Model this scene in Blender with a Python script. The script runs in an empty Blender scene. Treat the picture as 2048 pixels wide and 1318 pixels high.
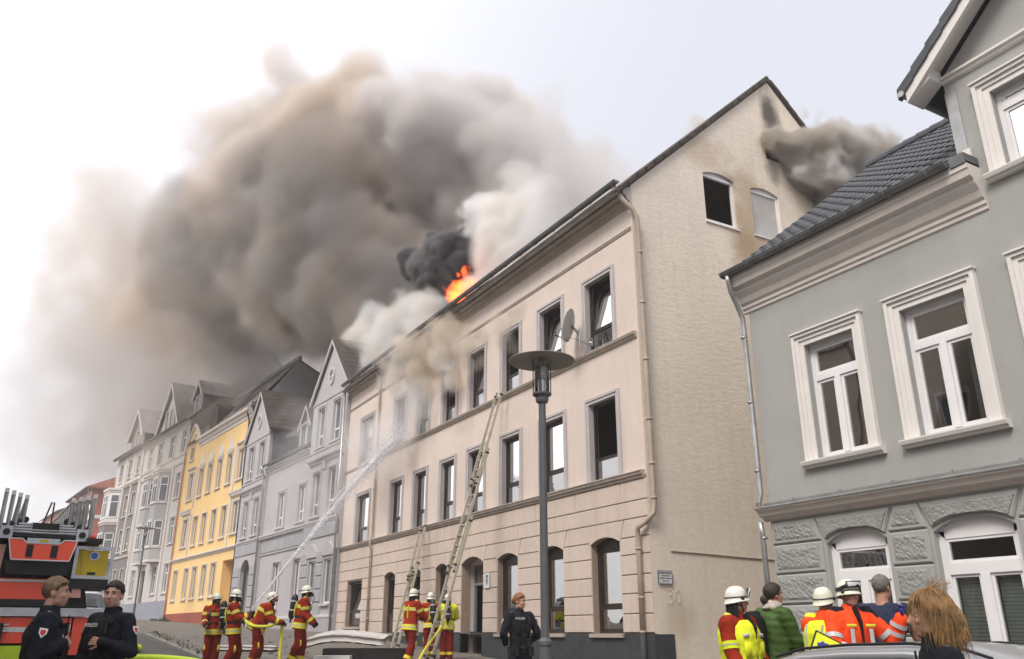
import bpy, math, random
from math import sin, cos, tan, pi, radians, atan2, hypot, sqrt, exp
from mathutils import Vector, Matrix, Quaternion
import numpy as np

# ------------------------------------------------------------------ camera, world, sun, exposure
SC = bpy.context.scene
COL = SC.collection
R = random.Random(7)
CAMZ = 1.73
cam_d = bpy.data.cameras.new('camera')
cam_d.sensor_width = 36.0
cam_d.lens = 36.0 * 1657 / 2048
cam_d.clip_start = 0.05
cam_d.clip_end = 3000
cam = bpy.data.objects.new('camera', cam_d)
cam.location = (0, 0, CAMZ)
cam.rotation_euler = (radians(90 + 20.1), 0, -radians(29.5))
COL.objects.link(cam)
SC.camera = cam

SUN_AZ = -118.0      # degrees from +Y, negative = towards -X (left of the view)
SUN_EL = 50.0
world = bpy.data.worlds.new("World")
SC.world = world
world.use_nodes = True
wn, wl = world.node_tree.nodes, world.node_tree.links
wn.clear()
w_out = wn.new('ShaderNodeOutputWorld')
w_bg = wn.new('ShaderNodeBackground')
sky = wn.new('ShaderNodeTexSky')
sky.sky_type = 'NISHITA'
sky.sun_disc = False
sky.sun_elevation = radians(SUN_EL)
sky.sun_rotation = radians(SUN_AZ)
sky.air_density = 1.0
sky.dust_density = 6.0
sky.ozone_density = 1.0
sky.altitude = 0
w_mix = wn.new('ShaderNodeMix'); w_mix.data_type = 'RGBA'; w_mix.blend_type = 'MIX'
w_mix.inputs['Factor'].default_value = 0.86
# thin cloud over the clear sky, brighter where the veiled sun stands (left of the view)
w_tc = wn.new('ShaderNodeTexCoord')
w_dot = wn.new('ShaderNodeVectorMath'); w_dot.operation = 'DOT_PRODUCT'
w_dot.inputs[1].default_value = Vector((-0.72, 0.45, 0.53)).normalized()
wl.new(w_tc.outputs['Generated'], w_dot.inputs[0])
w_mr = wn.new('ShaderNodeMapRange'); w_mr.interpolation_type = 'SMOOTHSTEP'
w_mr.inputs['From Min'].default_value = 0.15; w_mr.inputs['From Max'].default_value = 1.0
wl.new(w_dot.outputs['Value'], w_mr.inputs[0])
w_cl = wn.new('ShaderNodeMix'); w_cl.data_type = 'RGBA'
w_cl.inputs['A'].default_value = (4.45, 4.55, 5.0, 1); w_cl.inputs['B'].default_value = (8.8, 8.6, 8.6, 1)
wl.new(w_mr.outputs[0], w_cl.inputs['Factor']); wl.new(w_cl.outputs['Result'], w_mix.inputs['B'])
wl.new(sky.outputs[0], w_mix.inputs['A'])
wl.new(w_mix.outputs['Result'], w_bg.inputs['Color'])
w_bg.inputs['Strength'].default_value = 0.10
wl.new(w_bg.outputs[0], w_out.inputs['Surface'])

sun_d = bpy.data.lights.new('sun', 'SUN')
sun_d.energy = 1.5
sun_d.angle = radians(20)
sun_d.color = (1.0, 0.95, 0.88)
sun = bpy.data.objects.new('sun', sun_d)
sun.rotation_euler = (radians(90 - SUN_EL), 0, radians(180) - radians(SUN_AZ))
sun.location = (0, 0, 40)
COL.objects.link(sun)

SC.view_settings.view_transform = 'Standard'
SC.view_settings.look = 'None'
SC.view_settings.exposure = 1.0
SC.view_settings.gamma = 1.0
SC.view_settings.use_curve_mapping = False
SC.render.engine = 'CYCLES'
cy = SC.cycles
cy.use_denoising = True
cy.max_bounces = 8
cy.diffuse_bounces = 3
cy.glossy_bounces = 3
cy.transmission_bounces = 4
cy.transparent_max_bounces = 12
cy.volume_bounces = 4
cy.volume_step_rate = 1.5
cy.volume_max_steps = 256
cy.caustics_reflective = False
cy.caustics_refractive = False

# ------------------------------------------------------------------ mesh helpers
class MB:
    """collects faces and links them as ONE mesh object"""
    def __init__(s):
        s.v, s.f, s.m = [], [], []
    def add(s, verts, faces, mi=0):
        o = len(s.v)
        s.v += [tuple(p) for p in verts]
        s.f += [tuple(i + o for i in f) for f in faces]
        s.m += [mi] * len(faces)
        return s
    def box(s, x0, x1, y0, y1, z0, z1, mi=0):
        v = [(x, y, z) for x in (x0, x1) for y in (y0, y1) for z in (z0, z1)]
        return s.add(v, [(0, 1, 3, 2), (4, 6, 7, 5), (0, 4, 5, 1), (2, 3, 7, 6), (0, 2, 6, 4), (1, 5, 7, 3)], mi)
    def prism(s, poly, f0, f1, mi=0):
        """poly: list of 2-D points; f0, f1 map a 2-D point to the two ends"""
        n = len(poly)
        a = [f0(p) for p in poly]; b = [f1(p) for p in poly]
        fs = [tuple(range(n - 1, -1, -1)), tuple(range(n, 2 * n))]
        fs += [(i, (i + 1) % n, n + (i + 1) % n, n + i) for i in range(n)]
        return s.add(a + b, fs, mi)
    def profile(s, s0, s1, poly, mi=0):
        """(n, z) profile swept along s"""
        return s.prism(poly, lambda p: (s0, p[0], p[1]), lambda p: (s1, p[0], p[1]), mi)
    def slab(s, poly, n0, n1, inset=0.0, mi=0):
        """(s, z) polygon from n0 out to n1, its front edge chamfered by inset"""
        cx = sum(p[0] for p in poly) / len(poly); cz = sum(p[1] for p in poly) / len(poly)
        def sh(p):
            dx, dz = p[0] - cx, p[1] - cz
            return (p[0] - (inset if dx > 0 else -inset), p[1] - (inset if dz > 0 else -inset))
        n = len(poly)
        c = n0 + (n1 - n0) * 0.45
        a = [(p[0], n0, p[1]) for p in poly]; m = [(p[0], c, p[1]) for p in poly]
        b = [(sh(p)[0], n1, sh(p)[1]) for p in poly]
        fs = [tuple(range(2 * n, 3 * n))]
        for k in (0, 1):
            fs += [(k * n + i, k * n + (i + 1) % n, (k + 1) * n + (i + 1) % n, (k + 1) * n + i) for i in range(n)]
        return s.add(a + m + b, fs, mi)
    def tube(s, pts, r, n=8, caps=True, mi=0):
        pts = [Vector(p) for p in pts]
        rs = r if isinstance(r, (list, tuple)) else [r] * len(pts)
        rings = []; up = None
        for i, p in enumerate(pts):
            t = (pts[min(i + 1, len(pts) - 1)] - pts[max(i - 1, 0)])
            if t.length < 1e-9: t = Vector((0, 0, 1))
            t.normalize()
            if up is None:
                up = Vector((0, 0, 1)) if abs(t.z) < 0.9 else Vector((1, 0, 0))
            a = up - t * up.dot(t)
            if a.length < 1e-6: a = t.orthogonal()
            a.normalize(); up = a
            b = t.cross(a)
            ra, rb = rs[i] if isinstance(rs[i], (tuple, list)) else (rs[i], rs[i])
            rings.append([p + a * (ra * cos(2 * pi * k / n)) + b * (rb * sin(2 * pi * k / n)) for k in range(n)])
        v = [q for rr in rings for q in rr]; fs = []
        for i in range(len(rings) - 1):
            for k in range(n):
                fs.append((i * n + k, i * n + (k + 1) % n, (i + 1) * n + (k + 1) % n, (i + 1) * n + k))
        if caps:
            fs.append(tuple(range(n - 1, -1, -1)))
            fs.append(tuple((len(rings) - 1) * n + k for k in range(n)))
        return s.add(v, fs, mi)
    def lathe(s, prof, n=24, c=(0, 0, 0), mi=0):
        v = [(c[0] + r * cos(2 * pi * k / n), c[1] + r * sin(2 * pi * k / n), c[2] + z) for r, z in prof for k in range(n)]
        fs = [(i * n + k, i * n + (k + 1) % n, (i + 1) * n + (k + 1) % n, (i + 1) * n + k)
              for i in range(len(prof) - 1) for k in range(n)]
        return s.add(v, fs, mi)
    def ell(s, c, r, nu=16, nv=10, rot=None, mi=0):
        """ellipsoid"""
        v, fs = [], []
        for i in range(nv + 1):
            ph = pi * i / nv
            for k in range(nu):
                q = Vector((r[0] * sin(ph) * cos(2 * pi * k / nu), r[1] * sin(ph) * sin(2 * pi * k / nu), r[2] * cos(ph)))
                if rot is not None: q = rot @ q
                v.append((c[0] + q.x, c[1] + q.y, c[2] + q.z))
        for i in range(nv):
            for k in range(nu):
                fs.append((i * nu + k, (i + 1) * nu + k, (i + 1) * nu + (k + 1) % nu, i * nu + (k + 1) % nu))
        return s.add(v, fs, mi)
    def mesh(s, name):
        me = bpy.data.meshes.new(name)
        me.from_pydata(s.v, [], s.f)
        if any(s.m): me.polygons.foreach_set('material_index', s.m)
        return me
    def islands(s):
        par = list(range(len(s.v)))
        def root(a):
            while par[a] != a: par[a] = par[par[a]]; a = par[a]
            return a
        for f in s.f:
            for q in f[1:]: par[root(q)] = root(f[0])
        out = {}
        for f, m in zip(s.f, s.m): out.setdefault(root(f[0]), []).append((f, m))
        res = []
        for fl in out.values():
            ids = sorted({i for f, _ in fl for i in f}); mp = {i: k for k, i in enumerate(ids)}
            b = MB(); b.v = [s.v[i] for i in ids]; b.f = [tuple(mp[i] for i in f) for f, _ in fl]; b.m = [m for _, m in fl]; res.append(b)
        return res
    def each(s, name, mats, parent=None, smooth=False):
        for b in s.islands(): o = b.build(name, mats, parent, smooth)
        return o
    def build(s, name, mats, parent=None, smooth=False, weld=False, loc=None):
        me = s.mesh(name)
        for m in (mats if isinstance(mats, (list, tuple)) else [mats]): me.materials.append(m)
        if weld:
            import bmesh
            bm = bmesh.new(); bm.from_mesh(me)
            bmesh.ops.remove_doubles(bm, verts=bm.verts, dist=1e-5)
            bmesh.ops.recalc_face_normals(bm, faces=bm.faces)
            bm.to_mesh(me); bm.free()
        me.update()
        if smooth: me.polygons.foreach_set('use_smooth', [True] * len(me.polygons))
        return link(name, me, parent, loc)

def link(name, me, parent=None, loc=None):
    o = bpy.data.objects.new(name, me)
    COL.objects.link(o)
    if parent is not None: o.parent = parent
    if loc is not None: o.location = loc
    return o

def tag(o, label=None, cat=None, group=None, kind=None):
    if label: o['label'] = label
    if cat: o['category'] = cat
    if group: o['group'] = group
    if kind: o['kind'] = kind
    return o

def empty(name, loc=(0, 0, 0), rz=0.0, label=None, cat=None, group=None, rot=None):
    o = bpy.data.objects.new(name, None)
    o.empty_display_size = 0.2
    COL.objects.link(o)
    o.location = loc
    o.rotation_euler = rot if rot is not None else (0, 0, rz)
    return tag(o, label, cat, group)

KIDS = {}
def kids(o):
    return [c for c in o.children]

def copy_tree(o, parent=None, loc=None):
    """a thing or part with copies of its children (meshes shared)"""
    c = o.copy()
    COL.objects.link(c)
    if parent is not None: c.parent = parent
    if loc is not None: c.location = loc
    for ch in o.children:
        copy_tree(ch, c)
    return c

def clip_poly(poly, outline):
    """Sutherland-Hodgman against a convex counter-clockwise outline"""
    out = poly
    n = len(outline)
    for i in range(n):
        a, b = outline[i], outline[(i + 1) % n]
        ins = lambda p: (b[0] - a[0]) * (p[1] - a[1]) - (b[1] - a[1]) * (p[0] - a[0]) >= -1e-9
        inp, out = out, []
        if not inp: return []
        for k in range(len(inp)):
            p, q = inp[k], inp[(k + 1) % len(inp)]
            if ins(p): out.append(p)
            if ins(p) != ins(q):
                d = (b[0] - a[0], b[1] - a[1])
                den = d[0] * (q[1] - p[1]) - d[1] * (q[0] - p[0])
                t = (d[1] * (p[0] - a[0]) - d[0] * (p[1] - a[1])) / den if abs(den) > 1e-12 else 0
                out.append((p[0] + (q[0] - p[0]) * t, p[1] + (q[1] - p[1]) * t))
    res = []
    for p in out:
        if not res or abs(p[0] - res[-1][0]) + abs(p[1] - res[-1][1]) > 1e-6: res.append(p)
    if len(res) > 1 and abs(res[0][0] - res[-1][0]) + abs(res[0][1] - res[-1][1]) < 1e-6: res.pop()
    return res if len(res) >= 3 else []

def arch_pts(u0, u1, zs, rise, n=8):
    """segmental arch from (u0, zs) to (u1, zs), left to right"""
    w = (u1 - u0) / 2; c = (u0 + u1) / 2
    rad = (w * w + rise * rise) / (2 * rise); zc = zs + rise - rad
    a = math.asin(min(1, w / rad))
    if rise > w: a = pi - a
    return [(c + rad * sin(-a + 2 * a * k / n), zc + rad * cos(-a + 2 * a * k / n)) for k in range(n + 1)]

def wall(mb, outline, holes, P, depth, mi=0, mr=None):
    """wall face with openings. outline: convex ccw [(u, z)]; holes: (u0, u1, z0, z1, rise): z1 = springing when rise > 0.
    P(u, z, d): point at depth d behind the face. The reveals of the openings go back by depth."""
    mr = mi if mr is None else mr
    us = sorted({p[0] for p in outline} | {h[0] for h in holes} | {h[1] for h in holes})
    zs = sorted({p[1] for p in outline} | {h[2] for h in holes} | {h[3] + h[4] for h in holes})
    for i in range(len(us) - 1):
        for k in range(len(zs) - 1):
            cu, cz = (us[i] + us[i + 1]) / 2, (zs[k] + zs[k + 1]) / 2
            if any(h[0] < cu < h[1] and h[2] < cz < h[3] + h[4] for h in holes): continue
            q = clip_poly([(us[i], zs[k]), (us[i + 1], zs[k]), (us[i + 1], zs[k + 1]), (us[i], zs[k + 1])], outline)
            if q: mb.add([P(u, z, 0) for u, z in q], [tuple(range(len(q)))], mi)
    for (u0, u1, z0, z1, rise) in holes:
        loop = [(u0, z0), (u1, z0), (u1, z1)]
        if rise > 0:
            ap = arch_pts(u0, u1, z1, rise)
            top = z1 + rise
            for k in range(len(ap) - 1):
                mb.add([P(*ap[k], 0), P(*ap[k + 1], 0), P(ap[k + 1][0], top, 0), P(ap[k][0], top, 0)], [(0, 1, 2, 3)], mi)
            loop += list(reversed(ap))[1:]
        else:
            loop += [(u0, z1)]
        n = len(loop)
        mb.add([P(u, z, 0) for u, z in loop] + [P(u, z, depth) for u, z in loop],
               [(i, n + i, n + (i + 1) % n, (i + 1) % n) for i in range(n)], mr)
    return mb

FACE = lambda u, z, d: (u, -d, z)          # street front of a house: local x along the street, y out to the street

# ------------------------------------------------------------------ materials
MATS = {}
def mat(name, color, rough=0.8, spec=0.3, var=0.0, vscale=3.0, bump=0.0, bscale=30.0, metal=0.0, streak=0.0, dirt=None,
        coat=0.0, detail=4.0, stretch=None, bdist=0.01, fine=0.0):
    """procedural principled material: base colour varied by noise, optional vertical rain streaks and bump"""
    m = bpy.data.materials.new(name); m.use_nodes = True
    N, L = m.node_tree.nodes, m.node_tree.links
    b = N['Principled BSDF']
    b.inputs['Roughness'].default_value = rough
    b.inputs['Specular IOR Level'].default_value = spec
    b.inputs['Metallic'].default_value = metal
    if coat: b.inputs['Coat Weight'].default_value = coat
    col = (*color, 1)
    b.inputs['Base Color'].default_value = col
    tc = N.new('ShaderNodeTexCoord')
    src = tc.outputs['Object']
    if stretch:
        mp = N.new('ShaderNodeMapping'); mp.inputs['Scale'].default_value = stretch
        L.new(src, mp.inputs[0]); src = mp.outputs[0]
    cur = None
    if var:
        nz = N.new('ShaderNodeTexNoise'); nz.inputs['Scale'].default_value = vscale; nz.inputs['Detail'].default_value = detail
        nz.inputs['Roughness'].default_value = 0.6
        L.new(src, nz.inputs['Vector'])
        rp = N.new('ShaderNodeValToRGB')
        rp.color_ramp.elements[0].position = 0.3; rp.color_ramp.elements[1].position = 0.7
        rp.color_ramp.elements[0].color = tuple(c * (1 - var) for c in color) + (1,)
        rp.color_ramp.elements[1].color = tuple(min(1, c * (1 + var)) for c in color) + (1,)
        L.new(nz.outputs['Fac'], rp.inputs[0]); cur = rp.outputs[0]
    if streak:
        mp = N.new('ShaderNodeMapping'); mp.inputs['Scale'].default_value = (2.2, 2.2, 0.16)
        L.new(tc.outputs['Object'], mp.inputs[0])
        nz = N.new('ShaderNodeTexNoise'); nz.inputs['Scale'].default_value = 2.0; nz.inputs['Detail'].default_value = 6
        L.new(mp.outputs[0], nz.inputs['Vector'])
        rp = N.new('ShaderNodeValToRGB'); rp.color_ramp.elements[0].position = 0.5; rp.color_ramp.elements[1].position = 0.78
        L.new(nz.outputs['Fac'], rp.inputs[0])
        mu = N.new('ShaderNodeMath'); mu.operation = 'MULTIPLY'; mu.inputs[1].default_value = streak
        L.new(rp.outputs[0], mu.inputs[0])
        mx = N.new('ShaderNodeMix'); mx.data_type = 'RGBA'
        L.new(mu.outputs[0], mx.inputs['Factor'])
        if cur is not None: L.new(cur, mx.inputs['A'])
        else: mx.inputs['A'].default_value = col
        d = dirt or tuple(c * 0.55 for c in color)
        mx.inputs['B'].default_value = (*d, 1); cur = mx.outputs['Result']
    if fine:
        nz = N.new('ShaderNodeTexNoise'); nz.inputs['Scale'].default_value = vscale * 14; nz.inputs['Detail'].default_value = 5
        L.new(src, nz.inputs['Vector'])
        mr = N.new('ShaderNodeMapRange'); mr.inputs['To Min'].default_value = 1 - fine; mr.inputs['To Max'].default_value = 1 + fine
        mr.inputs['From Min'].default_value = 0.3; mr.inputs['From Max'].default_value = 0.7
        L.new(nz.outputs['Fac'], mr.inputs[0])
        mx = N.new('ShaderNodeVectorMath'); mx.operation = 'SCALE'
        if cur is not None: L.new(cur, mx.inputs[0])
        else: mx.inputs[0].default_value = color
        L.new(mr.outputs[0], mx.inputs['Scale']); cur = mx.outputs[0]
    if cur is not None: L.new(cur, b.inputs['Base Color'])
    if bump:
        nb = N.new('ShaderNodeTexNoise'); nb.inputs['Scale'].default_value = bscale; nb.inputs['Detail'].default_value = 5
        L.new(src, nb.inputs['Vector'])
        bp = N.new('ShaderNodeBump'); bp.inputs['Strength'].default_value = bump; bp.inputs['Distance'].default_value = bdist
        L.new(nb.outputs['Fac'], bp.inputs['Height']); L.new(bp.outputs[0], b.inputs['Normal'])
    MATS[name] = m
    return m

def glass_mat(name, tint=(0.85, 0.9, 0.88), refl=0.9, thin=0.75):
    """thin window glass: fresnel reflection over a tinted see-through pane"""
    m = bpy.data.materials.new(name); m.use_nodes = True
    N, L = m.node_tree.nodes, m.node_tree.links
    N.remove(N['Principled BSDF'])
    out = N['Material Output']
    tr = N.new('ShaderNodeBsdfTransparent'); tr.inputs[0].default_value = tuple(c * thin for c in tint) + (1,)
    gl = N.new('ShaderNodeBsdfGlossy'); gl.inputs['Roughness'].default_value = 0.02
    gl.inputs['Color'].default_value = (refl, refl, refl, 1)
    fr = N.new('ShaderNodeFresnel'); fr.inputs['IOR'].default_value = 1.75
    nz = N.new('ShaderNodeTexNoise'); nz.inputs['Scale'].default_value = 1.3; nz.inputs['Detail'].default_value = 1
    tc = N.new('ShaderNodeTexCoord'); L.new(tc.outputs['Object'], nz.inputs['Vector'])
    bp = N.new('ShaderNodeBump'); bp.inputs['Strength'].default_value = 0.08; bp.inputs['Distance'].default_value = 0.05
    L.new(nz.outputs['Fac'], bp.inputs['Height']); L.new(bp.outputs[0], gl.inputs['Normal'])
    mx = N.new('ShaderNodeMixShader')
    L.new(fr.outputs[0], mx.inputs[0]); L.new(tr.outputs[0], mx.inputs[1]); L.new(gl.outputs[0], mx.inputs[2])
    L.new(mx.outputs[0], out.inputs['Surface'])
    MATS[name] = m
    return m

def add_stains(m, stains, color, space='Object'):
    """soot with a shape of its own: soft ellipses (centre, radii, strength) broken up by noise, in object coordinates"""
    N, L = m.node_tree.nodes, m.node_tree.links
    b = N['Principled BSDF']
    src = b.inputs['Base Color'].links[0].from_socket
    tc = N.new('ShaderNodeTexCoord')
    nz = N.new('ShaderNodeTexNoise'); nz.inputs['Scale'].default_value = 1.6; nz.inputs['Detail'].default_value = 6
    L.new(tc.outputs['Object'], nz.inputs['Vector'])
    for (c, r, k, colr) in stains:
        mp = N.new('ShaderNodeMapping'); mp.vector_type = 'TEXTURE'
        mp.inputs['Location'].default_value = c; mp.inputs['Scale'].default_value = r
        L.new(tc.outputs['Object'], mp.inputs[0])
        ln = N.new('ShaderNodeVectorMath'); ln.operation = 'LENGTH'; L.new(mp.outputs[0], ln.inputs[0])
        ad = N.new('ShaderNodeMath'); ad.operation = 'MULTIPLY_ADD'; ad.inputs[1].default_value = 1.1; ad.inputs[2].default_value = -0.55
        L.new(nz.outputs['Fac'], ad.inputs[0])
        su = N.new('ShaderNodeMath'); su.operation = 'ADD'; L.new(ln.outputs['Value'], su.inputs[0]); L.new(ad.outputs[0], su.inputs[1])
        mr = N.new('ShaderNodeMapRange'); mr.interpolation_type = 'SMOOTHSTEP'
        mr.inputs['From Min'].default_value = 0.25; mr.inputs['From Max'].default_value = 1.05
        mr.inputs['To Min'].default_value = k; mr.inputs['To Max'].default_value = 0
        L.new(su.outputs[0], mr.inputs[0])
        mx = N.new('ShaderNodeMix'); mx.data_type = 'RGBA'
        L.new(mr.outputs[0], mx.inputs['Factor']); L.new(src, mx.inputs['A']); mx.inputs['B'].default_value = (*(colr or color), 1)
        src = mx.outputs['Result']
    L.new(src, b.inputs['Base Color'])

# plasters and paints
mat('beige_plaster', (0.68, 0.585, 0.525), 0.88, 0.15, var=0.06, vscale=0.7, bump=0.25, bscale=60, streak=0.18, dirt=(0.42, 0.33, 0.26), fine=0.03)
mat('beige_block', (0.60, 0.505, 0.44), 0.88, 0.15, var=0.07, vscale=0.8, bump=0.3, bscale=50, streak=0.30, dirt=(0.38, 0.30, 0.24), fine=0.04)
mat('joint', (0.36, 0.28, 0.22), 0.95, 0.1, var=0.1, vscale=5)
mat('stone_trim', (0.42, 0.36, 0.32), 0.85, 0.2, var=0.12, vscale=2.5, bump=0.2, bscale=40, streak=0.4)
mat('surround', (0.50, 0.47, 0.47), 0.8, 0.2, var=0.07, vscale=2.0, streak=0.25, dirt=(0.3, 0.28, 0.27))
mat('dark_plinth', (0.045, 0.05, 0.055), 0.7, 0.3, var=0.25, vscale=2.0, bump=0.2, bscale=40)
mat('brown_frame', (0.028, 0.02, 0.016), 0.5, 0.4, var=0.2, vscale=6)
mat('white_frame', (0.78, 0.77, 0.78), 0.4, 0.4, var=0.03, vscale=3)
mat('white_trim', (0.74, 0.71, 0.68), 0.7, 0.25, var=0.04, vscale=2, streak=0.12)
mat('grey_plaster', (0.375, 0.373, 0.36), 0.9, 0.12, var=0.07, vscale=0.8, bump=0.2, bscale=80, fine=0.02, streak=0.08)
mat('zinc', (0.42, 0.42, 0.42), 0.42, 0.5, var=0.2, vscale=4, metal=0.75)
mat('dark_zinc', (0.16, 0.17, 0.18), 0.5, 0.5, var=0.25, vscale=3, metal=0.5)
mat('slate_tile', (0.075, 0.078, 0.088), 0.62, 0.35, var=0.28, vscale=3.0, bump=0.2, bscale=40)
mat('old_tile', (0.085, 0.07, 0.06), 0.85, 0.2, var=0.35, vscale=2.0, bump=0.4, bscale=30)
mat('far_tile', (0.20, 0.18, 0.17), 0.85, 0.2, var=0.22, vscale=1.2, bump=0.3, bscale=14)
mat('brown_tile', (0.075, 0.062, 0.055), 0.75, 0.25, var=0.3, vscale=2.0)
mat('red_tile', (0.22, 0.08, 0.05), 0.8, 0.2, var=0.2, vscale=2.0)
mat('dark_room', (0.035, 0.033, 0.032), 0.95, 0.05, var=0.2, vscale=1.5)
mat('curtain', (0.62, 0.64, 0.62), 0.9, 0.1, var=0.10, vscale=2.0, stretch=(9, 9, 0.5))
mat('blind', (0.42, 0.45, 0.42), 0.8, 0.2, var=0.05, vscale=2.0)
mat('lavender_plaster', (0.44, 0.425, 0.44), 0.9, 0.12, var=0.05, vscale=0.6, bump=0.2, bscale=40, streak=0.12)
mat('lavender_trim', (0.52, 0.50, 0.505), 0.85, 0.15, var=0.05, vscale=1.5, streak=0.1)
mat('lavender_block', (0.36, 0.355, 0.375), 0.9, 0.12, var=0.08, vscale=1.2, bump=0.4, bscale=25)
mat('yellow_plaster', (0.80, 0.56, 0.26), 0.9, 0.12, var=0.05, vscale=0.5, streak=0.12, dirt=(0.6, 0.45, 0.25))
mat('pale_trim', (0.66, 0.61, 0.57), 0.85, 0.15, var=0.05, vscale=1.5, streak=0.15)
mat('red_plinth', (0.30, 0.09, 0.06), 0.85, 0.15, var=0.12, vscale=1.0)
mat('light_grey_plaster', (0.53, 0.51, 0.495), 0.9, 0.12, var=0.05, vscale=0.6, streak=0.15)
mat('oriel_grey', (0.43, 0.425, 0.43), 0.9, 0.12, var=0.05, vscale=0.6)
mat('blue_grey_plinth', (0.27, 0.28, 0.33), 0.85, 0.15, var=0.1, vscale=1.0)
mat('dark_grey_plaster', (0.21, 0.20, 0.195), 0.9, 0.12, var=0.08, vscale=0.6)
mat('terracotta_plaster', (0.42, 0.135, 0.085), 0.9, 0.12, var=0.06, vscale=0.5)
mat('terracotta_lit', (0.66, 0.27, 0.18), 0.9, 0.12, var=0.06, vscale=0.5)  # lighter copy of the terracotta: light on the street front put into colour
mat('asphalt', (0.085, 0.082, 0.08), 0.75, 0.3, var=0.25, vscale=0.7, bump=0.5, bscale=120, fine=0.18)
mat('pavement', (0.16, 0.145, 0.13), 0.85, 0.25, var=0.15, vscale=1.1, bump=0.3, bscale=60, fine=0.1)
mat('kerb_stone', (0.22, 0.21, 0.20), 0.8, 0.25, var=0.15, vscale=2.0, bump=0.3, bscale=60)
mat('earth', (0.09, 0.08, 0.06), 0.95, 0.1, var=0.2, vscale=0.4)
glass_mat('glass', refl=0.48)
glass_mat('glass_bright', refl=1.0)
mat('glass_far', (0.10, 0.105, 0.11), 0.08, 0.8, var=0.5, vscale=0.8)
mat('rock_block', (0.31, 0.31, 0.30), 0.9, 0.12, var=0.10, vscale=3.0, bump=1.0, bscale=22, bdist=0.03, fine=0.08)
M = MATS
# ------------------------------------------------------------------ ground, street and pavements
def lerp_tab(tab, y):
    if y <= tab[0][0]: return tab[0][1]
    for (a, va), (b, vb) in zip(tab, tab[1:]):
        if y <= b: return va + (vb - va) * (y - a) / (b - a)
    return tab[-1][1]
GZ = [(-400, -14), (-60, -2.6), (-10, -0.5), (0, 0.0), (8, 0.42), (11, 0.56), (19, 0.86), (27, 1.24), (35, 1.62), (50, 1.98), (64.5, 2.36), (90, 3.1), (130, 4.0), (400, 8)]
def gz(y): return lerp_tab(GZ, y)                   # road surface height
FX = [(-60, 11.5), (35, 11.5), (50.4, 10.42), (64.5, 8.94), (76.4, 7.27), (85.6, 5.98), (130, -0.9), (180, -12)]
def fx(y): return lerp_tab(FX, y)                   # house front line
WK = [(-60, 4.5), (7, 4.5), (8.2, 6.4), (14, 7.2), (45, 7.2), (70, 5.5), (180, 4.0)]
def walk(y): return lerp_tab(WK, y)                # pavement width in front of the houses
ys = sorted(set([y for y, _ in GZ] + [y for y, _ in FX] + [float(k) for k in range(-60, 181, 2)]))
ys = [y for y in ys if -60 <= y <= 180]
mb = MB()
gy = [-120] + ys + [240, 300]
xs = [-200, -120, -40, -12, 0, 12, 40, 120, 200]
vv = [(x, y, gz(y) - 0.06) for y in gy for x in xs]
nx = len(xs)
mb.add(vv, [(i * nx + k, i * nx + k + 1, (i + 1) * nx + k + 1, (i + 1) * nx + k) for i in range(len(gy) - 1) for k in range(nx - 1)])
tag(mb.build('ground', M['earth']), kind='structure')
def strip(name, m, xl, xr, dz, skirt=0.0):
    b = MB()
    v = []
    for y in ys:
        v += [(xl(y), y, gz(y) + dz), (xr(y), y, gz(y) + dz)]
    b.add(v, [(2 * i, 2 * i + 1, 2 * i + 3, 2 * i + 2) for i in range(len(ys) - 1)])
    return tag(b.build(name, m), kind='structure')
strip('road', M['asphalt'], lambda y: fx(y) - walk(y) - 8.2, lambda y: fx(y) - walk(y) - 0.14, 0.0)
strip('pavement', M['pavement'], lambda y: fx(y) - walk(y) + 0.0, lambda y: fx(y) + 14.0, 0.11)
strip('pavement', M['pavement'], lambda y: fx(y) - walk(y) - 12.0, lambda y: fx(y) - walk(y) - 8.34, 0.11)
def kerb(xf, y0, y1, step):
    root = empty('kerb', (0, 0, 0)); tag(root, kind='structure')
    y = y0
    while y < y1:
        b = MB(); e = min(y + step - 0.012, y1)
        v = []
        for yy in (y, e):
            x = xf(yy); z = gz(yy)
            v += [(x - 0.14, yy, z - 0.1), (x - 0.14, yy, z + 0.105), (x - 0.12, yy, z + 0.122), (x, yy, z + 0.122), (x, yy, z - 0.1)]
        b.add(v, [(0, 1, 6, 5), (1, 2, 7, 6), (2, 3, 8, 7), (3, 4, 9, 8), (0, 4, 3, 2, 1), (5, 6, 7, 8, 9)])
        b.build('kerb_stone', M['kerb_stone'], root)
        y += step
kerb(lambda y: fx(y) - walk(y), 4.0, 90.0, 1.0)
# ------------------------------------------------------------------ windows
def curtain_mesh(w, z0, z1, n, amp=0.02, waves=9):
    b = MB(); k = 28
    v = []
    for i in range(k + 1):
        x = -w / 2 + w * i / k
        y = n + amp * sin(waves * 2 * pi * i / k) * (0.6 + 0.4 * sin(i * 1.7))
        v += [(x, y, z0 + 0.01 * sin(i)), (x, y, z1)]
    b.add(v, [(2 * i, 2 * i + 2, 2 * i + 3, 2 * i + 1) for i in range(k)])
    return b

def frame_ring(mb, x0, x1, z0, z1, t, n0, n1, mi=0):
    mb.box(x0, x0 + t, n0, n1, z0, z1, mi); mb.box(x1 - t, x1, n0, n1, z0, z1, mi)
    mb.box(x0 + t, x1 - t, n0, n1, z0, z0 + t, mi); mb.box(x0 + t, x1 - t, n0, n1, z1 - t, z1, mi)

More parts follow.
